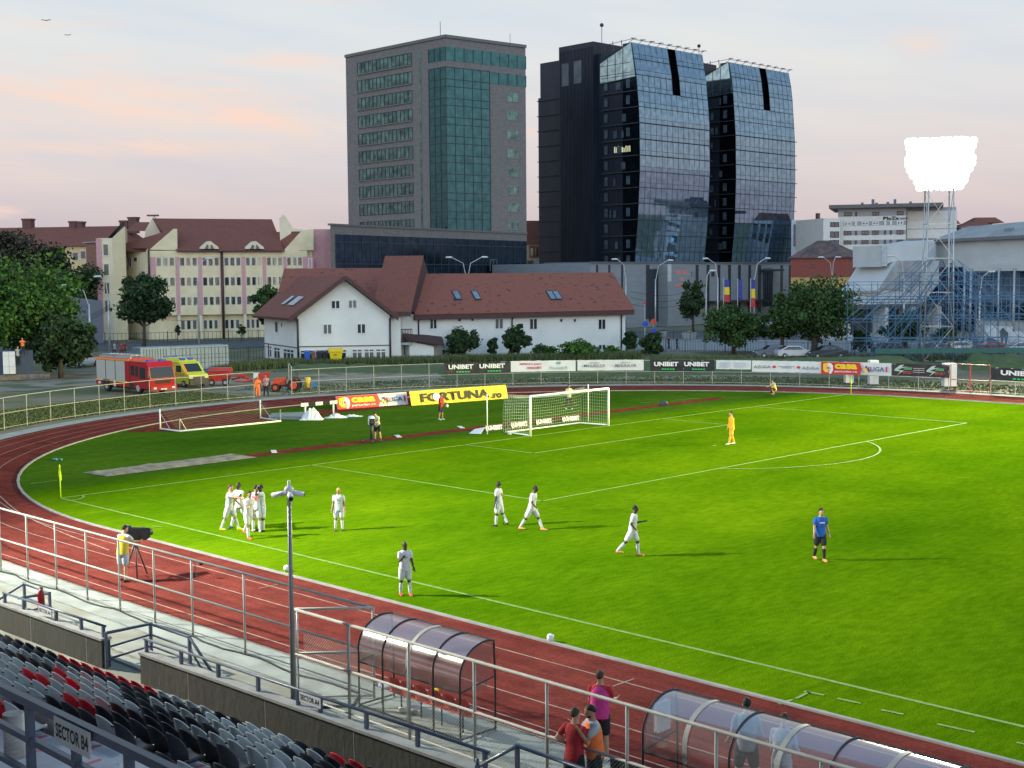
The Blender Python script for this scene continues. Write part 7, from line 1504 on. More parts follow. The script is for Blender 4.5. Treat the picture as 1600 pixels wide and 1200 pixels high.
    if top is WHT and not small:
        mk = mat('kit_print_grey', (.22, .24, .30), .8, var=0); mk2 = mat('kit_number_red', (.42, .10, .10), .8, var=0)
        def patch(nm, m_, a0, a1, t0, t1, sg): MB().m(m_).prism([pel+up*t*s+rx*a*s+fw*sg*o*s for a, t, o in ((a0, t0, .0755), (a1, t0, .0755), (a1, t1, .0775), (a0, t1, .0775))], [pel+up*t*s+rx*a*s+fw*sg*(o+.002)*s for a, t, o in ((a0, t0, .0755), (a1, t0, .0755), (a1, t1, .0775), (a0, t1, .0775))]).build(nm, parent=r)
        patch('chest_print', mk, -.035, .035, .185, .20, 1); patch('crest', mk, .035, .052, .225, .245, 1)
        if label.find('number 10') < 0: patch('back_number', mk2, -.022, -.004, .15, .215, -1); patch('back_number', mk2, .006, .026, .15, .215, -1)
    if vest:
        ve = MB().m(vest); ve.loft([ell(pel+up*t*s, a*s, b*s, 16, rx, fw) for t, a, b in ((-.05, .112, .094), (.04, .110, .088), (.12, .106, .084), (.20, .110, .084), (.255, .102, .076), (.285, .078, .066), (.305, .060, .054))], cap=False); ve.build('bib', parent=r)
    bt = MB().m(bottom); bt.loft([ell(pel+up*t*s, a*s, b*s, 16, rx, fw) for t, a, b in ((-.05, .098, .076), (0, .100, .078), (.03, .092, .070))])
    full = socks == 'trousers'
    for (hj, kn, an, sv, q) in legs_p:
        if full: limb(bt, [hj, kn, an.lerp(kn, .06)], [.062*s, .045*s, .034*s], nr)
        else: limb(bt, [hj, hj.lerp(kn, .82)], [.062*s, .056*s], nr)
    o = bt.build('trousers' if full else 'shorts', parent=r); remesh(o, vox*1.3)
    for (hj, kn, an, sv, q) in legs_p:
        if socks and not full: k_ = MB().m(socks); limb(k_, [kn.lerp(an, .16), kn.lerp(an, .35), an], [.031*s, .034*s, .024*s], nr); k_.build('sock', parent=r)
        fd = V((0, 1, 0)) if q > -50 else rot((0, 1, 0), 'X', q+40); b0 = an-V((0, 0, .045*s))
        k_ = MB().m(shoes); up2 = V((0, 0, 1)); k_.loft([ell(an+fd*t*s+up2*(zc-.045)*s, a*s, b*s, 10, rx, up2, 2.6) for t, a, b, zc in ((-.036, .010, .016, .026), (-.03, .020, .024, .026), (0, .024, .030, .031), (.035, .026, .022, .023), (.07, .028, .017, .018), (.10, .022, .013, .014), (.113, .010, .008, .012))]); k_.build('shoe', parent=r)
    if not bald or hair is not hair_b:
        hr = MB().m(hair); sc_ = 1.09; hr.loft([ell(hb+hu*t*s+hf_*(o-.009)*s, a*s*sc_, b*s*(sc_-.06), 14, hx, hf_, 2.1) for t, a, b, o in ((.045, .020, .018, -.034), (.058, .036, .034, -.020), (.075, .041, .046, -.008), (.095, .042, .052, .002), (.113, .037, .046, .002), (.127, .024, .030, -.002), (.136, .008, .010, -.004))]); hr.build('hair', parent=r)
    if beard: q = MB().m(hair_b); q.loft([ell(hb+hu*t*s+hf_*o*s, a*s, b*s, 12, hx, hf_, 2.1) for t, a, b, o in ((.004, .018, .018, .020), (.018, .031, .036, .018), (.036, .036, .034, .020), (.048, .030, .020, .028))]); q.build('beard', parent=r)
    return r, pel, up, fw
def at_feet(px, py, z=0.): p = G(px, py, z); return p.x, p.y
def at_head(px, py, H, z=0.): p = G(px, py, H+z); return p.x, p.y
neon = mat('neon_boot', (.65, .80, .05), .5, var=0); redb2 = mat('red_boot', (.75, .07, .04), .5, var=0); blb = mat('blue_boot', (.03, .06, .25), .5, var=0); whb = mat('white_boot', (.75, .75, .72), .5, var=0); blkb = mat('black_boot', (.015, .015, .017), .4, var=0); orb = mat('orange_boot', (.80, .30, .14), .5, var=0)
gcel = 'players in white celebrating'
K = dict(top=WHT, bottom=WHT, socks=WHT)
person(*at_feet(359, 828), 75, 'player in white with neon boots reaching an arm to the right, leftmost of the huddle', skin=skin_l, hair=hair_br, shoes=neon, legs=((24, 2, 6), (-16, 2, 8)), arms=((25, 8, 30, 0), (78, 10, 14, 10)), lean=6, group=gcel, **K)
person(*at_feet(375, 824), -30, 'dark-skinned player in white and blue boots with one arm stretched out, second of the huddle', skin=skin_d, shoes=blb, legs=((-18, 4, 6), (22, 8, 8)), arms=((60, 40, 20, 0), (20, 10, 30, 0)), group=gcel, **K)
person(*at_feet(389, 841), 48, 'player in white with red boots striding in front of the huddle', skin=skin_m, shoes=redb2, legs=((-26, 3, 14), (12, 3, 4)), arms=((-12, 8, 20, 0), (40, 4, 70, -20)), lean=6, head=(0, 10), group=gcel, **K)
r, pel, up, fw = person(*at_feet(401, 831), 172, 'player in white seen from behind with red number 10', skin=skin_m, shoes=whb, legs=((3, 4, 2), (-3, 5, 2)), arms=((30, 30, 60, 0), (20, 8, 20, 0)), group=gcel, **K)
rr_ = mat('number_red', (.60, .08, .06), .7, var=0); text(r, '10', pel+up*.17*1.8-fw*.15, Vector((1, 0, 0)), up, -.11, .11, -.05, .16, rr_, .03)
person(*at_feet(410, 830), -55, 'dark-skinned player in white raising a hand to his head, rightmost of the huddle', skin=skin_d, shoes=blkb, legs=((2, 3, 2), (6, 3, 4)), arms=((95, 25, 105, 0), (20, 6, 40, 0)), group=gcel, **K)
person(*at_feet(530, 829), 4, 'blond player in white standing alone with lowered head and hanging arms', skin=skin_m, hair=hair_bl, shoes=blkb, legs=((3, 4, 3), (-2, 5, 3)), arms=((6, 9, 10, 0), (4, 10, 12, 0)), head=(0, 18), H=1.65, group='players in white on the pitch', **K)
r, pel, up, fw = person(*at_feet(780, 822), -115, 'dark-skinned captain in white walking away, red armband and black boots', skin=skin_d, shoes=blkb, legs=((8, 1, 3), (-12, 1, 18)), arms=((4, 7, 10, 0), (-8, 8, 14, 0)), head=(10, -8), H=1.74, group='players in white on the pitch', **K)
person(*at_feet(831, 828), 68, 'dark-skinned player in white striding wide beside the penalty box corner', skin=skin_d, shoes=orb, legs=((30, 2, 8), (-26, 2, 8)), arms=((-14, 8, 14, 0), (16, 6, 40, 0)), lean=10, head=(0, 16), group='players in white on the pitch', **K)
person(*at_feet(988, 869), 78, 'dark-skinned player in white jogging right with both elbows bent', skin=skin_d, shoes=orb, legs=((22, 1, 18), (-28, 3, 14)), arms=((14, 10, 95, 0), (-8, 6, 62, 0)), lean=8, head=(0, 4), group='players in white on the pitch', **K)
person(*at_feet(633, 930), 22, 'bald dark-skinned player in white touching his chest near the touchline', skin=skin_d, shoes=redb2, bald=True, legs=((12, 3, 6), (-4, 3, 4)), arms=((16, 8, 12, 0), (18, 6, 118, 30)), head=(-10, -3), H=1.65, group='players in white on the pitch', **K)
BL = cl('royal_blue', (.02, .10, .42)); BK = cl('black', (.015, .017, .022)); OR_ = cl('orange_yellow', (.80, .36, .02))
r, pel, up, fw = person(*at_feet(1281, 876), 12, 'player in royal blue shirt and black shorts walking alone on the right', skin=skin_l, hair=hair_b, top=BL, bottom=BK, socks=BK, shoes=orb, legs=((14, 0, 10), (-10, 0, 14)), arms=((-4, 14, 14, 0), (10, 12, 16, 0)), head=(0, 12))
MB().m(wt).box(-.09, .09, .0, .004, .0, .035, T=lambda a, b, c: pel+up*(.20*1.8+c)+fw*(.137+b)+Vector((a, 0, 0))).build('chest_print', parent=r)
person(*at_feet(1143, 694), -72, 'goalkeeper all in orange with white boots, seen from the side', skin=skin_l, hair=hair_b, top=OR_, bottom=OR_, socks=OR_, shoes=whb, legs=((18, 3, 6), (-12, 3, 5)), arms=((6, 6, 25, 0), (2, 6, 20, 0)), H=1.88, long=True)
YB = cl('yellow_vest', (.60, .50, .04)); GY = cl('grey_shirt', (.24, .27, .30)); NV = cl('navy', (.02, .025, .05)); RD = cl('red', (.42, .02, .03)); PK = cl('pink_bib', (.62, .05, .26)); OV = cl('orange_bib', (.90, .20, .05))
person(*at_feet(1210, 618), -50, 'photographer in yellow bib crouching on the grass by the far track', skin=skin_l, hair=hair_b, top=cl('pale', (.5, .5, .5)), bottom=BK, shoes=blkb, legs=((95, 10, 128), (40, 8, 120)), arms=((55, 8, 60, 0), (55, 8, 60, 0)), lean=22, vest=YB, small=True)
person(*at_feet(689, 656), 60, 'man in red shirt and navy shorts holding a ball behind the goal', skin=skin_m, hair=hair_br, top=RD, bottom=NV, socks=None, shoes=whb, legs=((4, 3, 4), (-3, 3, 3)), arms=((18, 6, 62, 0), (22, 6, 60, 0)), small=True)
p_ = G(689, 656)+RT*.42; q_ = local_thing('football', (p_.x, p_.y, .95), 'white ball held by the man in the red shirt', 'ball'); MB().m(MATS['ball_white']).ball((0, 0, 0), .11, 10, 7).build('shell', parent=q_)
person(*at_feet(889, 639), 5, 'steward in pale yellow vest and black trousers standing behind the goal', skin=skin_m, top=cl('pale_yellow', (.55, .58, .34)), bottom=BK, socks='trousers', shoes=whb, legs=((6, 9, 4), (-2, 9, 3)), arms=((25, 10, 95, 30), (25, 10, 95, 30)), small=True, H=1.8)
person(*at_feet(403, 621), 15, 'worker all in orange overalls beside the open gate', skin=skin_m, top=OV, bottom=OV, socks='trousers', shoes=blkb, arms=((30, 10, 70, 0), (10, 8, 20, 0)), small=True, H=1.72, long=True, hair=cl('orange_cap', (.85, .25, .05)))
person(*at_feet(416, 619), -10, 'man in red and white checked shirt and black trousers by the tractor', skin=skin_m, top=mat('red_check_cloth', (.50, .05, .06), .8, col2=(.55, .5, .5), scale=16, detail=0, thr=(.48, .52)), bottom=BK, socks='trousers', shoes=blkb, legs=((2, 7, 2), (0, 7, 2)), arms=((24, 12, 80, -10), (6, 8, 14, 0)), small=True, H=1.78)
# camera crews
x, y = at_feet(193, 908)
person(x, y, 158, 'cameraman in yellow vest and cap bending over a covered camera on the track', skin=skin_l, hair=cl('dark_cap', (.02, .02, .025)), top=cl('white_tee', (.55, .56, .56)), bottom=cl('pale_denim', (.38, .44, .52)), shoes=blkb, legs=((4, 6, 4), (-6, 6, 4)), arms=((48, 6, 55, 0), (55, 12, 40, 0)), lean=10, head=(20, 12), vest=YB, H=1.80)
def tvcam(px, py, ang, label, cover, hgt, dolly=False):
    p = G(px, py); r = local_thing('television_camera', (p.x, p.y, 0), label, 'television camera', rz=ang); m_ = MB().m(frame_d)
    if dolly:
        m_.box(-.55, .55, -.04, .04, .14, .2).box(-.04, .04, -.05, .6, .14, .2)
        for q in ((-.55, 0, .1), (.55, 0, .1), (0, .6, .1)): m_.tube([Vector(q)-Vector((.03, 0, 0)), Vector(q)+Vector((.03, 0, 0))], .11, 10)
        m_.tube([(0, 0, .2), (0, 0, hgt-.25)], .10, 8)
    else:
        for a in (R(90), R(210), R(330)):
            m_.tube([(0, 0, hgt-.35), (.42*math.cos(a), .42*math.sin(a), .02)], [.035, .02], 6); m_.tube([(0, 0, .35), (.3*math.cos(a), .3*math.sin(a), .3)], .012, 4)
    m_.box(-.12, .12, -.12, .12, hgt-.36, hgt-.24).tube([(.1, -.1, hgt-.3), (.35, -.55, hgt-.42)], .012, 5).build('tripod', parent=r)
    m_ = MB().m(frame_d); m_.box(-.12, .12, -.25, .35, hgt-.24, hgt+.06).tube([(0, .35, hgt-.1), (0, .62, hgt-.1)], [.09, .11], 12).box(-.1, .1, -.32, -.2, hgt+.06, hgt+.24); m_.build('camera_body', parent=r)
    m_ = MB().m(cover); m_.sm = True; rows = []
    for i in range(7): t = i/6; w_ = .17+.03*math.sin(i*2.1); rows.append([(-w_, -.34+.8*t, hgt-.30+.05*math.sin(i)), (-w_, -.34+.8*t, hgt+.08), (-.08, -.34+.8*t, hgt+.20-.14*t), (.08, -.34+.8*t, hgt+.20-.14*t), (w_, -.34+.8*t, hgt+.08), (w_, -.34+.8*t, hgt-.28-.05*math.sin(i*1.7))])
    m_.loft(rows, cap=False, closed=False); m_.build('rain_cover', parent=r)
tvcam(213, 901, YAW-math.pi/2-R(40), 'television camera in a black cover on a tripod beside the near cameraman', cl('black_cover', (.02, .02, .025)), 1.5)
x, y = at_feet(590, 688); person(x, y, -20, 'cameraman in pale green shirt and cap bending behind the far camera', skin=skin_l, hair=cl('dark_cap', (.02, .02, .025)), top=cl('pale_green', (.45, .52, .38)), bottom=BK, shoes=blkb, legs=((4, 9, 6), (-4, 9, 6)), arms=((55, 8, 50, 0), (60, 8, 50, 0)), lean=22, head=(0, 25), H=1.8)
tvcam(581, 691, YAW+math.pi/2+R(10), 'television camera with white cover on a wheeled pedestal by the runway', tarp, 1.38, True)
# people at the dugouts
NW = cl('washed_white', (.40, .41, .43))
person(*at_head(937, 1050, 1.8), 165, 'man in pink bib over red shirt standing on the track with his back turned', skin=skin_l, hair=hair_br, top=RD, bottom=BK, shoes=whb, vest=PK, arms=((20, 8, 55, 0), (25, 10, 60, 0)), legs=((2, 4, 2), (-2, 4, 2)))
x, y = at_head(897, 1110, 1.8); person(x, y, 140, 'man in dark red shirt, hand on hip, seen from behind by the fence', skin=skin_l, hair=hair_br, top=cl('dark_red', (.34, .018, .025)), bottom=BK, shoes=blkb, arms=((-25, 32, 85, 75), (12, 12, 128, 25)), legs=((0, 5, 2), (0, 5, 2)), H=1.82)
x, y = at_head(929, 1103, 1.84); person(x, y, -72, 'bearded man in orange bib raising both hands to his mouth', skin=skin_m, hair=hair_b, beard=True, top=NW, bottom=BK, shoes=blkb, vest=OV, arms=((48, 6, 105, 20), (42, 6, 110, 20)), legs=((2, 5, 2), (0, 5, 2)), lean=5, head=(0, 10), H=1.85)
x, y = at_head(1167, 1093, 1.82); person(x, y, 172, 'man in grey shirt standing beyond the clear dugout with his back turned', skin=skin_l, hair=hair_b, top=GY, bottom=BK, shoes=blkb, arms=((6, 16, 30, 0), (6, 16, 30, 0)), legs=((2, 7, 2), (-2, 7, 2)), H=1.82)
x, y = at_head(1222, 1120, 1.7); person(x, y, 150, 'person in pale grey sportswear inside the clear dugout', skin=skin_l, hair=hair_br, top=NW, bottom=NW, socks='trousers', shoes=whb, arms=((15, 8, 40, 0), (15, 8, 40, 0)), H=1.72, lean=10, long=True)
p_ = NF(1.2, -.3, bz); person(p_.x, p_.y, 10, 'person in white top standing on the balcony of the white house', skin=skin_m, top=WHT, bottom=NV, socks='trousers', small=True, z0=bz, arms=((10, 20, 60, 0), (10, 20, 60, 0)))
for px, py, D, c_, lb in ((179, 545, 168, NW, 'pedestrian in white top on the street behind the fire engine'), (190, 546, 167, RD, 'pedestrian in red top, left of a pair behind the fire engine'), (195, 545, 169, cl('dull_red', (.25, .03, .03)), 'pedestrian in dark red top, right of a pair behind the fire engine'), (1045, 545, 172, BK, 'dark-clothed pedestrian, left one behind the pavement fence'), (1058, 545, 171, BK, 'dark-clothed pedestrian, right one behind the pavement fence')):
    p_ = AT(px, 560, D); person(p_.x, p_.y, 60 if px < 500 else -70, lb, top=c_, bottom=NV, socks='trousers', small=True, legs=((16, 2, 6), (-14, 2, 8)), skin=skin_m)
# ================================================================== vehicles
def wheel(parent, c, r_, w_, axis, rim=None):
    c = Vector(c); a = Vector(axis).normalized(); o = MB().m(mat('tyre_rubber', (.018, .018, .02), .85, var=.2)).tube([c-a*w_/2, c-a*w_*.35, c+a*w_*.35, c+a*w_/2], [r_*.92, r_, r_, r_*.92], 18).build('wheel', parent=parent)
    MB().m(rim or galv).tube([c-a*(w_/2+.012), c+a*(w_/2+.012)], r_*.55, 14).build('rim', parent=o); return o
lime = mat('ambulance_yellow', (.58, .60, .04), .35, var=.04); fred = mat('fire_engine_red', (.36, .010, .016), .3, var=.06); shut = mat('roller_shutter', (.46, .45, .40), .5, .2, var=.08, scale=3, stretch=(.2, .2, 14)); org = mat('reflective_orange', (.85, .25, .04), .5, var=.05); chrome = mat('chrome', (.6, .6, .6), .2, .9, var=0)
yel2 = mat('reflective_yellow', (.80, .62, .08), .5, var=.05); amb = mat('beacon_blue', (.03, .08, .5), .2, var=0); lampm = mat('headlight_glass', (.7, .7, .68), .15, var=0)
t = local_thing('fire_engine', (-52.4, 29.6, 0), 'red fire engine with pale roller shutters parked on the grass', 'fire engine', rz=R(1.5))
MB().m(fred).box(0, 5.5, .02, 2.46, .62, 2.95).box(0, 5.5, 0, .04, .55, .95).build('body', parent=t)
for k in range(3): o = MB().m(shut).box(.18+k*1.6, 1.66+k*1.6, -.03, .0, 1.02, 2.72).build('shutter', parent=t); MB().m(mat('dark_groove', (.05, .05, .05))).box(.15+k*1.6, .18+k*1.6, -.035, .0, 1.02, 2.72).build('guide', parent=o)
MB().m(org).box(.0, 5.5, -.02, .02, 2.75, 2.93).box(0, 1.0, -.015, .01, .96, 1.01).build('stripe', parent=t); MB().m(yel2).box(0, 5.2, -.03, .0, .93, 1.0).build('stripe', parent=t); MB().m(signw).box(.45, .8, -.035, 0, .62, .82).box(3.0, 3.3, -.035, 0, .5, .95).build('plate', parent=t)
MB().m(mat('underbody_black', (.02, .02, .02))).box(.3, 8.2, .25, 2.2, .35, .66).build('chassis', parent=t)
c_ = MB().m(fred); pr = [(5.6, .5), (8.72, .5), (8.78, 1.35), (8.55, 2.35), (8.2, 2.78), (5.6, 2.78)]
c_.prism([(x, 0, z) for x, z in pr], [(x, 2.46, z) for x, z in pr]); co = c_.build('cab', parent=t)
blkg = mat('vehicle_glass', (.015, .02, .025), .08, var=0, spec=1.)
for x0, x1, z0_, z1_ in ((5.75, 6.35, 1.55, 2.4), (6.5, 6.95, 1.5, 2.35), (7.2, 8.05, 1.35, 2.3)): MB().m(blkg).box(x0, x1, -.012, .0, z0_, z1_).build('window', parent=co)
q = [Vector((8.775, .12, 1.42)), Vector((8.775, 2.34, 1.42)), Vector((8.57, 2.28, 2.33)), Vector((8.57, .18, 2.33))]; MB().m(blkg).prism(q, [v+Vector((.02, 0, .004)) for v in q]).build('windscreen', parent=co)
MB().m(mat('grille_dark', (.05, .02, .02))).box(8.77, 8.80, .5, 1.96, .95, 1.25).build('grille', parent=co); MB().m(mat('bumper_red', (.42, .02, .02))).box(8.70, 8.95, -.02, 2.48, .38, .78).build('bumper', parent=t); MB().m(signw).box(8.95, 8.97, .9, 1.5, .42, .54).build('number_plate', parent=t)
for y_ in (.22, 2.0): MB().m(lampm).box(8.95, 8.98, y_, y_+.28, .5, .66).build('headlight', parent=t)
for x_ in (1.75, 6.85): wheel(t, (x_, .16, .5), .5, .3, (0, 1, 0)); wheel(t, (x_, 2.3, .5), .5, .3, (0, 1, 0))
m_ = MB().m(mat('arch_black', (.02, .02, .02))); m_.box(1.15, 2.35, -.03, .03, .5, 1.05).box(5.5, 6.2, -.02, .0, .45, .9); m_.build('wheel_arch', parent=t)
m_ = MB().m(galv); [m_.tube([(.3, y_, 3.18), (5.2, y_, 3.22)], .04, 5) for y_ in (.5, .9, 1.7)]; [m_.tube([(x_, .5, 3.18), (x_, 1.7, 3.18)], .03, 5) for x_ in (.4, 1.2, 2., 2.8, 3.6, 4.4, 5.)]; m_.box(.2, 5.3, .3, .36, 2.95, 3.12).build('roof_ladder', parent=t)
MB().m(amb).box(7.7, 8.0, .3, .9, 2.78, 2.92).build('beacon', parent=t); MB().m(amb).box(7.7, 8.0, 1.5, 2.1, 2.78, 2.92).build('beacon', parent=t)
m_ = MB().m(frame_d); m_.tube([(8.7, -.02, 2.2), (8.95, -.25, 2.1), (8.95, -.25, 1.6)], .03, 5).box(8.88, 9.0, -.35, -.2, 1.55, 2.05); m_.build('mirror', parent=t)
t = local_thing('ambulance', (-52.7, 36.1, 0), 'yellow ambulance van with orange stripe beside the fire engine', 'ambulance', rz=R(-2))
pr = [(0, .35), (5.15, .35), (5.3, .75), (5.2, 1.15), (4.55, 1.35), (3.75, 2.15), (3.4, 2.25), (0, 2.25)]
MB().m(lime).prism([(x, .0, z) for x, z in pr], [(x, 1.95, z) for x, z in pr]).build('body', parent=t)
MB().m(lime).prism([(.1, .1, 2.25), (3.5, .1, 2.25), (3.5, 1.85, 2.25), (.1, 1.85, 2.25)], [(.2, .2, 2.55), (3.0, .25, 2.55), (3.0, 1.7, 2.55), (.2, 1.75, 2.55)]).build('roof', parent=t)
MB().m(org).box(0, 4.5, -.015, .0, 1.05, 1.25).box(.1, 3.4, -.012, 0, 2.1, 2.22).build('stripe', parent=t); MB().m(org).prism([(4.62, .1, 1.33), (3.82, .1, 2.13), (3.82, .25, 2.13), (4.62, .25, 1.33)], [(4.64, .1, 1.35), (3.84, .1, 2.15), (3.84, .25, 2.15), (4.64, .25, 1.35)]).build('stripe', parent=t)
q = [Vector((4.52, .2, 1.40)), Vector((4.52, 1.75, 1.40)), Vector((3.84, 1.7, 2.08)), Vector((3.84, .25, 2.08))]; MB().m(blkg).prism(q, [v+Vector((.03, 0, .03)) for v in q]).build('windscreen', parent=t)
for x0, x1 in ((3.0, 3.9), (1.2, 2.6)): MB().m(blkg).box(x0, x1, -.012, 0, 1.35, 1.95).build('window', parent=t)
MB().m(frame_d).box(5.18, 5.38, .0, 1.95, .3, .85).box(5.15, 5.3, .4, 1.55, .85, 1.0).build('bumper', parent=t); [MB().m(lampm).box(5.14, 5.25, y_, y_+.35, .9, 1.08).build('headlight', parent=t) for y_ in (.05, 1.55)]
for q_ in ((2.9, 3.3, .3, .8, 2.4, 2.6), (2.9, 3.3, 1.1, 1.6, 2.4, 2.6), (.1, .4, .3, 1.6, 2.5, 2.65)): MB().m(amb).box(*q_).build('beacon', parent=t)
for x_ in (1.0, 4.3): wheel(t, (x_, .1, .34), .34, .24, (0, 1, 0)); wheel(t, (x_, 1.85, .34), .34, .24, (0, 1, 0))
def along(px, py, ang=0): p = G(px, py); return (p.x, p.y, 0), YAW-math.pi/2+R(ang)
loc, rz = along(345, 602); t = local_thing('trailer', loc, 'red hopper trailer parked right of the ambulance', 'trailer', rz=rz)
mr_ = mat('machine_red', (.42, .035, .025), .45, var=.15, scale=3)
MB().m(mr_).prism([(-.9, -.55, .4), (.7, -.55, .4), (.7, .6, .4), (-.9, .6, .4)], [(-1.0, -.6, 1.3), (1.0, -.6, 1.3), (1.0, .7, 1.3), (-1.0, .7, 1.3)]).build('hopper', parent=t); MB().m(mr_).prism([(-1.0, -.62, 1.3), (1.0, -.62, 1.3), (1.0, .72, 1.3), (-1.0, .72, 1.3)], [(-.85, -.4, 1.62), (.95, -.4, 1.62), (.95, .5, 1.62), (-.85, .5, 1.62)]).build('cover', parent=t); MB().m(frame_d).box(-.9, .9, -.66, -.6, 1.26, 1.32).build('rim_bar', parent=t)
for x_ in (-.7, .55): wheel(t, (x_, -.55, .3), .3, .2, (0, 1, 0))
MB().m(mr_).tube([(1., 0, .5), (2.0, 0, .75), (2.9, 0, .55)], .07, 6).box(1.4, 2.4, -.1, .1, .8, 1.0).tube([(1.2, -.2, .9), (2.6, -.1, .5)], .05, 5).build('drawbar', parent=t)
loc, rz = along(449, 611); t = local_thing('tractor', loc, 'small orange-red tractor facing left with a roll bar', 'tractor', rz=rz); ok = mat('tractor_orange', (.58, .07, .02), .4, var=.08)
pr = [(-1.2, .55), (-.1, .55), (-.1, 1.2), (-.9, 1.12), (-1.22, .95)]; MB().m(ok).prism([(x, -.28, z) for x, z in pr], [(x, .28, z) for x, z in pr]).build('bonnet', parent=t)
MB().m(ok).prism([(.25, -.6, .95), (1.0, -.6, .95), (1.0, -.35, .95), (.25, -.35, .95)], [(.35, -.6, 1.1), (.95, -.6, 1.1), (.95, -.35, 1.1), (.35, -.35, 1.1)]).build('mudguard', parent=t)
MB().m(frame_d).box(-.9, .9, -.2, .2, .4, .6).box(.2, .6, -.22, .22, .8, .95).box(.55, .65, -.22, .22, .95, 1.3).tube([(-.05, 0, 1.1), (.15, 0, 1.3)], .03, 5).build('chassis', parent=t)
MB().m(frame_d).tube([(.85, -.45, .9), (.85, -.45, 2.05), (.85, .45, 2.05), (.85, .45, .9)], .035, 6).build('roll_bar', parent=t)
wheel(t, (.65, -.55, .55), .55, .3, (0, 1, 0), ok); wheel(t, (.65, .55, .55), .55, .3, (0, 1, 0), ok); wheel(t, (-.95, -.5, .35), .35, .22, (0, 1, 0), ok); wheel(t, (-.95, .5, .35), .35, .22, (0, 1, 0), ok)
loc, rz = along(481, 610, 0); t = local_thing('sprayer', loc, 'yellow barrel sprayer with blue frame mounted behind the tractor', 'sprayer', rz=rz); MB().m(mat('barrel_yellow', (.65, .42, .03), .5)).tube([(0, 0, .25), (0, 0, .3), (0, 0, .7), (0, 0, 1.1), (0, 0, 1.15)], [.22, .27, .29, .27, .2], 14).build('barrel', parent=t); MB().m(frame_d).tube([(0, -.28, .55), (0, .28, .55)], .02, 4).build('hoop', parent=t); MB().m(mat('frame_blue', (.06, .18, .36), .5)).box(.35, .8, -.2, .2, .35, .7).tube([(.3, -.2, .1), (.3, -.2, .9), (.85, -.2, .8), (.85, -.2, .1)], .03, 5).build('frame', parent=t)
loc, rz = along(410, 604, 0); t = local_thing('mower', loc, 'red and white grass machine left of the tractor', 'mower', rz=rz); MB().m(mr_).prism([(-.6, -.3, .5), (.5, -.3, .5), (.5, .3, .5), (-.6, .3, .5)], [(-.3, -.3, 1.2), (.7, -.3, 1.35), (.7, .3, 1.35), (-.3, .3, 1.2)]).build('hood', parent=t); MB().m(signw).box(-.75, -.3, -.32, .32, .8, 1.25).build('grass_box', parent=t); wheel(t, (-.5, -.35, .28), .28, .16, (0, 1, 0)); wheel(t, (.5, -.35, .28), .28, .16, (0, 1, 0)); MB().m(mr_).tube([(-.6, 0, .6), (-1.6, 0, .45), (-2.4, 0, .5)], .08, 5).build('arm', parent=t)
# containers
cb_ = mat('container_blue_grey', (.22, .28, .34), .5, .2, var=.1, scale=1); cgr = mat('container_rib', (.07, .095, .13), .5)
cfr = Fr(AT(220, 560, 134), AT(358, 560, 140)); L4 = cfr.L
r = thing('container', cfr(0, 0, 0), 'long blue-grey container seen side-on behind the fire engine', 'container', 'blue-grey containers'); b = MB().m(cb_).box(0, L4*.33, -2.4, 0, 0, 2.75, T=cfr); b.build('body', parent=r)
m_ = MB().m(cgr); [m_.box(k*.3, k*.3+.08, 0, .03, .15, 2.6, T=cfr) for k in range(1, int(L4*.33/.3))]; m_.build('ribs', parent=r)
for k in range(4):
    x0 = L4*(.335+.166*k); x1 = L4*(.335+.166*(k+1))-.04; r = thing('container', cfr(x0, 0, 0), 'blue-grey container end with two door leaves, %s of the row of four' % ['leftmost', 'second', 'third', 'rightmost'][k], 'container', 'blue-grey containers'); MB().m(cb_).box(x0, x1, -2.4, 0, 0, 2.72, T=cfr).build('body', parent=r)
    for j in range(2):
        a, c2 = x0+(x1-x0)*(j*.5+.06), x0+(x1-x0)*(j*.5+.46); o = MB().m(cb_).box(a, c2, 0, .05, .2, 2.55, T=cfr).build('door', parent=r); m_ = MB().m(cgr)
        for z_ in (.2, .95, 1.4, 1.8, 2.5): m_.box(a, c2, .05, .08, z_, z_+.06, T=cfr)
        m_.box((a+c2)/2, (a+c2)/2+.05, .05, .1, .2, 2.55, T=cfr).build('lock_bar', parent=o)
# bins
for k, (x0, x1, h, nm, c_) in enumerate(((398, 449, 1.35, 'blue wheeled bin at the left under the gable windows', (.02, .10, .42)), (455, 490, 1.3, 'brown wheeled bin between the blue and black ones', (.16, .08, .05)), (498, 546, 1.3, 'black wheeled bin, left of the two black ones', (.02, .022, .03)), (550, 594, 1.3, 'black wheeled bin, right of the two, beside the yellow container', (.02, .022, .03)))):
    a, c2 = GF.hit(*Z6(x0, 880))[0], GF.hit(*Z6(x1, 880))[0]; r = thing('wheeled_bin', GF((a+c2)/2, 1.6, 0), nm, 'bin', 'wheeled bins by the white house'); T0 = lambda u_, v_, z_: GF(u_, v_+1.2, z_); cm = mat('bin_%d' % (k if k < 3 else 2), c_, .5)
    MB().m(cm).prism([T0(a+.12, 0, .1), T0(c2-.12, 0, .1), T0(c2-.12, .6, .1), T0(a+.12, .6, .1)], [T0(a, 0, h), T0(c2, 0, h), T0(c2, .75, h), T0(a, .75, h)]).build('body', parent=r); MB().m(cm).prism([T0(a, 0, h), T0(c2, 0, h), T0(c2, .8, h), T0(a, .8, h)], [T0(a+.05, .05, h+.18), T0(c2-.05, .05, h+.18), T0(c2-.05, .75, h+.08), T0(a+.05, .75, h+.08)]).build('lid', parent=r)
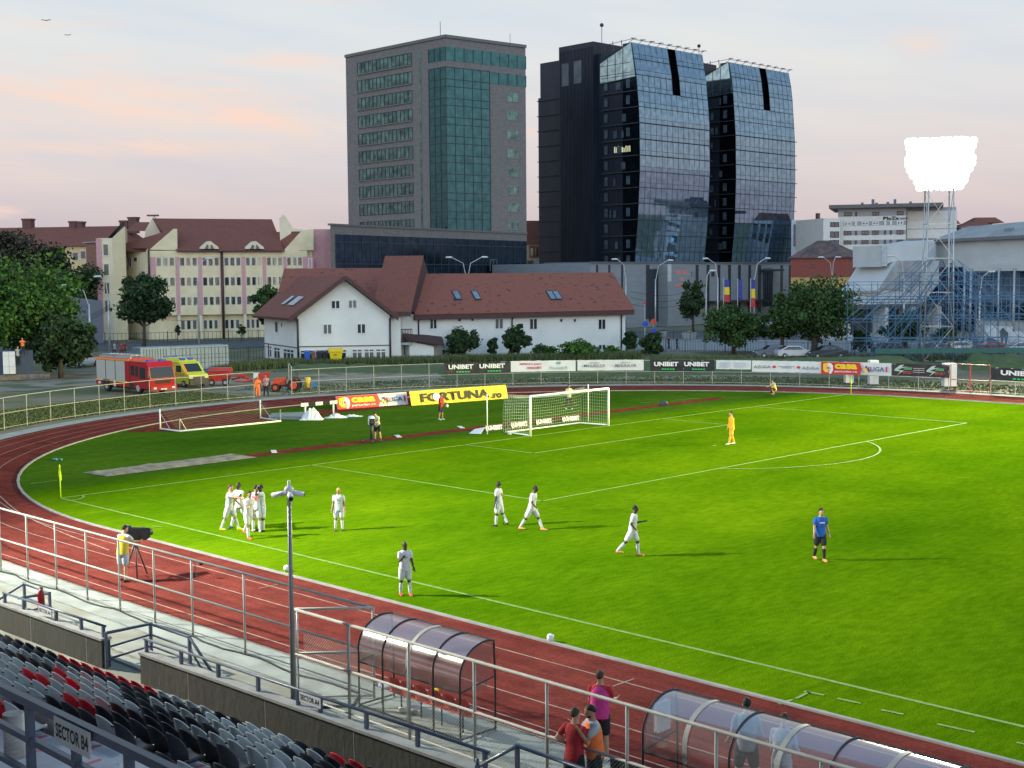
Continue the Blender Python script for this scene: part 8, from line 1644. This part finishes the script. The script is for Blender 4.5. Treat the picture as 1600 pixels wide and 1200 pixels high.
a, c2 = GF.hit(*Z6(603, 880))[0], GF.hit(*Z6(712, 880))[0]; yb2 = mat('skip_yellow', (.72, .55, .02), .45, var=.06); r = thing('recycling_container', GF((a+c2)/2, 1.6, 0), 'big yellow wheeled recycling container by the white house', 'bin'); T0 = lambda u_, v_, z_: GF(u_, v_+1.3, z_)
MB().m(yb2).prism([T0(a+.2, 0, .2), T0(c2-.2, 0, .2), T0(c2-.2, 1, .2), T0(a+.2, 1, .2)], [T0(a, -.1, 1.4), T0(c2, -.1, 1.4), T0(c2, 1.2, 1.4), T0(a, 1.2, 1.4)]).build('body', parent=r); MB().m(yb2).box(a-.08, c2+.08, -.15, 1.3, 1.4, 1.75, T=T0).build('lid', parent=r); MB().m(ink).box(a+.5, c2-.7, 1.24, 1.26, 1.0, 1.1, T=T0).build('label_strip', parent=r)
# parked cars
def car(label, loc, rz, colr, nm, H=1.45):
    t = local_thing('parked_car', loc, label, 'car', 'cars parked along the street', rz); pm_ = mat('paint_'+nm, colr, .3, .2, var=.03); pr = [(-2.15, .3), (2.15, .3), (2.2, .65), (2.05, .85), (1.1, .98), (.45, H-.02), (-.9, H), (-1.75, 1.02), (-2.15, .95), (-2.22, .6)]
    b = MB().m(pm_); n = len(pr); rows = [[(x, y_, z) if z < 1.0 else (x*(1-.0), y_*(.86 if z > 1.1 else .98), z) for x, z in pr] for y_ in (-.86, .86)]; b.prism(rows[0], rows[1]); b.build('body', parent=t)
    for sd in (-1, 1): q = [(-1.6, 1.02), (1.0, 1.0), (.42, H-.1), (-.88, H-.09)]; MB().m(blkg).prism([(x, sd*(.875 if z < 1.1 else .765), z) for x, z in q], [(x, sd*(.86 if z < 1.1 else .75), z) for x, z in q]).build('side_window', parent=t)
    for q in ([(1.06, -.7, 1.0), (1.06, .7, 1.0), (.5, .64, H-.06), (.5, -.64, H-.06)], [(-1.70, -.7, 1.06), (-1.70, .7, 1.06), (-.98, .64, H-.04), (-.98, -.64, H-.04)]): MB().m(blkg).prism([Vector(v) for v in q], [Vector(v)+Vector((.03 if v[0] > 0 else -.03, 0, .03)) for v in q]).build('windscreen', parent=t)
    for x_ in (-1.35, 1.35):
        for y_ in (-.8, .8): wheel(t, (x_, y_, .31), .31, .2, (0, 1, 0))
    for y_ in (-.7, .45): MB().m(lampm).box(2.1, 2.21, y_, y_+.25, .62, .76).build('headlight', parent=t)
carl = [(1240, 152, 8, (.5, .5, .5), 'silver', 'silver parked car under the left side of the broad tree'), (1292, 151, 184, (.04, .05, .06), 'graphite', 'dark parked car under the right side of the broad tree'), (1208, 153, 186, (.12, .14, .18), 'slate', 'slate parked car partly behind the middle trees'), (1392, 157, 5, (.05, .06, .07), 'charcoal', 'charcoal parked car behind the left scaffolding tiers'), (1455, 158, 184, (.10, .13, .17), 'steel', 'steel-grey parked car right of the mast foot'), (1500, 159, 6, (.62, .62, .6), 'white', 'white parked car behind the right scaffolding tiers'), (1548, 157, 182, (.20, .02, .02), 'maroon', 'maroon parked car near the billboard'), (1598, 156, 6, (.4, .42, .45), 'pearl', 'pale parked car cut by the right edge'), (1208, 228, 20, (.55, .55, .55), 'white2', 'white car in front of the business centre, upper of two'), (1206, 212, 20, (.04, .10, .22), 'blue', 'blue car in front of the business centre, lower of two'), (128, 148, 70, (.45, .5, .55), 'pale', 'pale car behind the fence right of the big left tree'), (1185, 226, 200, (.5, .5, .5), 'light', 'light car left of the white one by the business centre')]
for px, D, a_, c_, nm, lb in carl: p = AT(px, 560, D); car(lb, (p.x, p.y, 0 if D > 200 or px < 300 else .1), YAW-math.pi/2+R(a_), c_, nm, 1.6 if nm == 'pale' else 1.45)
# ================================================================== street furniture
lampg = mat('street_lamp_glass', (.55, .56, .55), .3, var=0); polec = mat('concrete_pole', (.33, .33, .31), .9, var=.1)
def lamp(px, D, ytop, arms_, label, pole=None, base=0):
    p = AT(px, 560, D); zt = AT(px, ytop, D).z; t = thing('street_lamp', (p.x, p.y, 0), label, 'street lamp', 'street lamps'); P = Vector((p.x, p.y, 0)); MB().m(pole or galv).tube([P, P+up1*zt*.75], [.15, .10], 8).build('pole', parent=t)
    for a_ in arms_:
        e = P+RT*a_+up1*(zt+.0); MB().m(galv).tube([P+up1*zt*.72, P+RT*a_*.25+up1*zt*.93, e], .06, 5).build('arm', parent=t); d = RT*math.copysign(1, a_); MB().m(lampg).tube([e-d*.1, e+d*.15+up1*.03, e+d*.75+up1*.02, e+d*.95-up1*.02], [.06, .15, .13, .05], 8).build('lamp_head', parent=t)
lamp(731, 195, 402, (-2.2, 2.2), 'double-armed street lamp rising behind the roof of the long wing'); lamp(142, 158, 446, (-2.4,), 'single street lamp with arm to the left beside the metal shed'); lamp(172, 175, 432, (-.9,), 'tall thin street lamp in front of the left end of the cream block'); lamp(312, 180, 404, (1.2,), 'street lamp standing in front of the middle of the cream block', polec)
lamp(978, 215, 405, (-1.4,), 'street lamp above the right end of the long wing'); lamp(1024, 215, 407, (2,), 'street lamp in front of the red lettering block'); lamp(1103, 190, 423, (.5,), 'concrete street pole in front of the business centre', polec); lamp(1121, 215, 404, (-1.6,), 'street lamp with arm to the left above the flags'); lamp(1178, 215, 404, (1.7,), 'street lamp with arm to the right beside the rightmost flag')
lamp(1299, 220, 402, (-1.5, .5), 'double street lamp in front of the dark red building'); lamp(1411, 175, 400, (-1.4,), 'street lamp rising left of the lattice mast'); lamp(1529, 168, 425, (1.,), 'street lamp in front of the blue glazing'); lamp(1310, 190, 470, (.3,), 'short pole among the crowns right of the broad tree', polec)
# flags on poles
fb, fyw, frd = mat('flag_blue', (.05, .05, .25), .8), mat('flag_yellow', (.70, .50, .03), .8), mat('flag_red', (.45, .05, .04), .8)
for k, (px, wpx, y0, y1, cols) in enumerate(((1130, 9, 437, 472, (fb, fyw, frd)), (1152, 7, 437, 468, (fb, fb, fb)), (1172, 7, 437, 480, (fb, fyw, frd)))):
    D = 210; p = AT(px, 560, D); z1_, z0_ = AT(px, y0, D).z, AT(px, y1, D).z; P = Vector((p.x, p.y, 0)); w_ = wpx/FPX*D; t = thing('flag', P, ['blue, yellow and red vertical flag, leftmost of the three', 'plain blue vertical flag, middle of the three', 'narrow blue, yellow and red flag, rightmost of the three'][k], 'flag', 'flags in front of the business centre'); MB().m(galv_l).tube([P, P+up1*(z1_+.2)], .07, 6).build('pole', parent=t)
    for j, c_ in enumerate(cols): za, zb6 = z1_-(z1_-z0_)*j/3, z1_-(z1_-z0_)*(j+1)/3; MB().m(c_).prism([P+RT*.12+up1*zb6, P+RT*(w_+.05*j)+up1*zb6, P+RT*w_+up1*za, P+RT*.12+up1*za], [q+FH*.03 for q in (P+RT*.12+up1*zb6, P+RT*(w_+.05*j)+up1*zb6, P+RT*w_+up1*za, P+RT*.12+up1*za)]).build('cloth', parent=t)
# street fences
def pfence(A, B, h, sp, label, m_, rails=(.95, .15), r_=.03, pickets=True, ps=2.5):
    A, B = Vector((A.x, A.y, 0)), Vector((B.x, B.y, 0)); u = (B-A).normalized(); L = (B-A).length; t = thing('street_fence', A, label, 'fence'); q = MB().m(m_)
    for f in rails: q.tube([A+up1*h*f, B+up1*h*f], r_, 4)
    n = int(L/sp) if pickets else 0
    for i in range(n+1): q.box(-r_*.6, r_*.6, -r_*.6, r_*.6, h*.05, h*.98, T=lambda x, y, z: A+u*(x+i*L/max(1, n))+Vector((-u.y, u.x, 0))*y+up1*z)
    q.build('railing_panel', parent=t); n = int(L/ps)
    for i in range(n+1): p = A+u*L*i/n; MB().m(m_).tube([p, p+up1*h*1.08], r_*1.8, 5).build('post', parent=t)
pfence(AT(980, 560, 170), AT(1330, 560, 158), 1.5, .35, 'black street fence behind the bushes and trees on the right', frame_d, r_=.025)
pfence(AT(1000, 560, 199), AT(1240, 560, 193), 1.2, .5, 'black railing along the far kerb in front of the business centre', frame_d)
pfence(AT(165, 560, 198), AT(450, 560, 207), 1.7, .6, 'dark fence with tall posts in front of the cream block', frame_d, ps=4.2, r_=.04)
pfence(AT(1335, 560, 152), AT(1640, 560, 146), 1.7, .5, 'dark street fence behind the scaffolding', frame_d, r_=.025)
pfence(AT(85, 560, 148), AT(222, 560, 152), 2.2, .3, 'dark see-through fence behind the fire engine', frame_d, r_=.02)
pfence(AT(356, 560, 150), AT(420, 560, 156), 1.8, .5, 'dark fence between the containers and the white house', frame_d)
# blue sheet fence and electric cabinet at the far left
bf_ = Fr(AT(-60, 560, 127), AT(52, 560, 129)); t = thing('sheet_fence', bf_(0, 0, 0), 'dark blue sheet fence under the large tree at the left edge', 'fence'); m_ = MB().m(mat('fence_sheet_blue', (.045, .065, .10), .6, var=.2, scale=2, stretch=(6, 6, .3))); m_.box(0, bf_.L, -.05, 0, .5, 2.9, T=bf_).build('sheet', parent=t); MB().m(mat('stone_base', (.16, .14, .12), .95, var=.3, scale=3)).box(0, bf_.L+1.5, -.3, .3, 0, .55, T=bf_).build('base', parent=t)
a = bf_.hit(5, 560)[0]; t = thing('electric_cabinet', bf_(a, .5, 0), 'tall pale two-door electric cabinet at the left edge', 'cabinet'); MB().m(signw).box(a, bf_.hit(24, 560)[0], .0, .6, .65, bf_.hit(15, 549)[1], T=bf_).build('body', parent=t); m_ = MB().m(galv); u_ = (a+bf_.hit(24, 560)[0])/2; m_.box(u_-.02, u_+.02, .6, .62, .7, 2.8, T=bf_).box(a, bf_.hit(24, 560)[0], .6, .62, 1.35, 1.38, T=bf_).box(a, bf_.hit(24, 560)[0], .6, .62, 2.4, 2.43, T=bf_); m_.build('door_gap', parent=t)
p_ = bf_(bf_.hit(36, 560)[0], .1, 0); person(p_.x, p_.y, 20, 'spectator in orange shirt perched on the fence under the large tree', top=OV, bottom=NV, socks='trousers', small=True, z0=2.5, legs=((60, 6, 50), (50, 6, 60)), arms=((60, 40, 40, 0), (70, 30, 30, 0)))
p_ = bf_(bf_.hit(28, 560)[0], .15, 0); person(p_.x, p_.y, 40, 'spectator in pale top climbing beside the electric cabinet', top=NW, bottom=NV, socks='trousers', small=True, z0=1.5, arms=((80, 20, 40, 0), (60, 20, 60, 0)))
# signs by the crossing
for k, (px, D, z_, c_, sh, lb) in enumerate(((1008, 205, 2.2, (.02, .08, .42), 8, 'round blue traffic sign near the lettering block'), (1021, 204, 2.6, (.55, .06, .03), 8, 'round red traffic sign right of the blue one'), (1022, 202, 1.2, (.04, .08, .4), 8, 'small blue sign low on the kerb by the lettering block'), (1007, 207, 5.4, (.55, .03, .03), 8, 'small red light on the dark gantry left of the lettering block'))):
    p = AT(px, 560, D); P = Vector((p.x, p.y, 0)); t = thing('traffic_sign', P, lb, 'traffic sign', 'traffic signs at the crossing'); MB().m(galv).tube([P, P+up1*z_], .05, 5).build('pole', parent=t); MB().m(mat('sign_face_%d' % k, c_, .5)).tube([P+up1*z_-FH*.05, P+up1*z_-FH*.1], .45 if k < 3 else .22, sh*2).build('face', parent=t)
p = AT(1037, 560, 200); t = local_thing('litter_bin', (p.x, p.y, 0), 'grey litter bin on the pavement left of the small street tree', 'litter bin'); MB().m(MATS['concrete_pole']).tube([(0, 0, 0), (0, 0, 1.2), (0, 0, 1.3)], [.4, .5, .5], 10).build('bin_body', parent=t); MB().m(frame_d).tube([(0, 0, 1.3), (0, 0, 1.5)], [.55, .4], 10).build('lid', parent=t)
p = AT(1077, 560, 199); t = local_thing('planter', (p.x, p.y, 0), 'square concrete planter on the pavement under the street tree', 'planter', rz=.3); MB().m(MATS['concrete_pole']).prism([(-.7, -.7, 0), (.7, -.7, 0), (.7, .7, 0), (-.7, .7, 0)], [(-.9, -.9, 1.1), (.9, -.9, 1.1), (.9, .9, 1.1), (-.9, .9, 1.1)]).build('box', parent=t); q = MB().m(weeds); q.ball((0, 0, 1.1), .6, 8, 5, (1, 1, .5)); q.build('plants', parent=t)
# overhead wires
wm = MATS['black_cable']
def wire_(A, B, s_, label):
    q = MB().m(wm); q.tube([A.lerp(B, i/12)-up1*s_*math.sin(math.pi*i/12) for i in range(13)], .035, 4); tag(q.build('overhead_wire'), label, 'wire', 'overhead wires')
for k in range(3): wire_(AT(60, 500+k*5, 150), AT(172, 476+k*3, 175), 1., 'black overhead wire between the left trees and the thin lamp, %s from the top' % ordn(k+1))
for k in range(3): wire_(AT(985, 455+k*10, 190), AT(1103, 447+k*8, 190), 1., 'overhead wire reaching the concrete pole by the lettering block, %s from the top' % ordn(k+1))
wire_(AT(172, 482, 175), AT(312, 500, 180), .6, 'overhead wire between the two lamps in front of the cream block'); wire_(AT(1330, 460, 180), AT(1411, 448, 175), .6, 'overhead wire left of the lamp beside the mast, upper one'); wire_(AT(1330, 472, 180), AT(1411, 462, 175), .8, 'overhead wire left of the lamp beside the mast, lower one')
# bottle on the terrace step, water tub on the rail, birds
p = on_y(274, 1190, -18.0); t = local_thing('water_bottle', (38.9, -17.1, ZF[5]), 'clear water bottle standing on the painted step behind the seats', 'bottle'); MB().m(mat('bottle_plastic', (.55, .62, .68), .15, var=0, alpha=.55)).tube([(0, 0, 0), (0, 0, .02), (0, 0, .2), (0, 0, .26), (0, 0, .3)], [.035, .04, .04, .015, .015], 12).build('bottle_body', parent=t); MB().m(amb).tube([(0, 0, .3), (0, 0, .33)], .016, 8).build('cap', parent=t)
p = on_y(35, 1140, -20.75); t = local_thing('paper_roll', (p.x, -20.85, p.z-.3), 'white printed cup-shaped roll behind the foreground rail', 'roll'); MB().m(mat('printed_paper', (.55, .54, .52), .8, col2=(.38, .37, .38), scale=9, stretch=(1, 1, 6))).tube([(0, 0, 0), (0, 0, .52)], .12, 14).build('tube_body', parent=t)
for k, (px, py) in enumerate(((72, 32), (106, 55))):
    p = AT(px, py, 160); t = local_thing('bird', tuple(p), ['bird flying high at the top left, wings spread', 'smaller bird flying below the other at the top left'][k], 'bird', 'birds in the sky', rz=YAW-math.pi/2); s_ = .45-.15*k; q = MB().m(frame_d); q.loft([ell(Vector((0, y_*s_, 0)), a*s_, a*s_*.8, 8, Vector((1, 0, 0)), Vector((0, 0, 1))) for y_, a in ((-.6, .02), (-.4, .08), (-.1, .14), (.2, .13), (.45, .07), (.6, .02))]); q.build('body', parent=t)
    for sd in (-1, 1): MB().m(frame_d).prism([(sd*.1*s_, -.15*s_, .0), (sd*.1*s_, .2*s_, 0), (sd*.9*s_, .15*s_, .25*s_), (sd*1.4*s_, -.15*s_, .1*s_)], [(sd*.1*s_, -.15*s_, .04), (sd*.1*s_, .2*s_, .04), (sd*.9*s_, .15*s_, .25*s_+.03), (sd*1.4*s_, -.15*s_, .1*s_+.02)]).build('wing', parent=t)
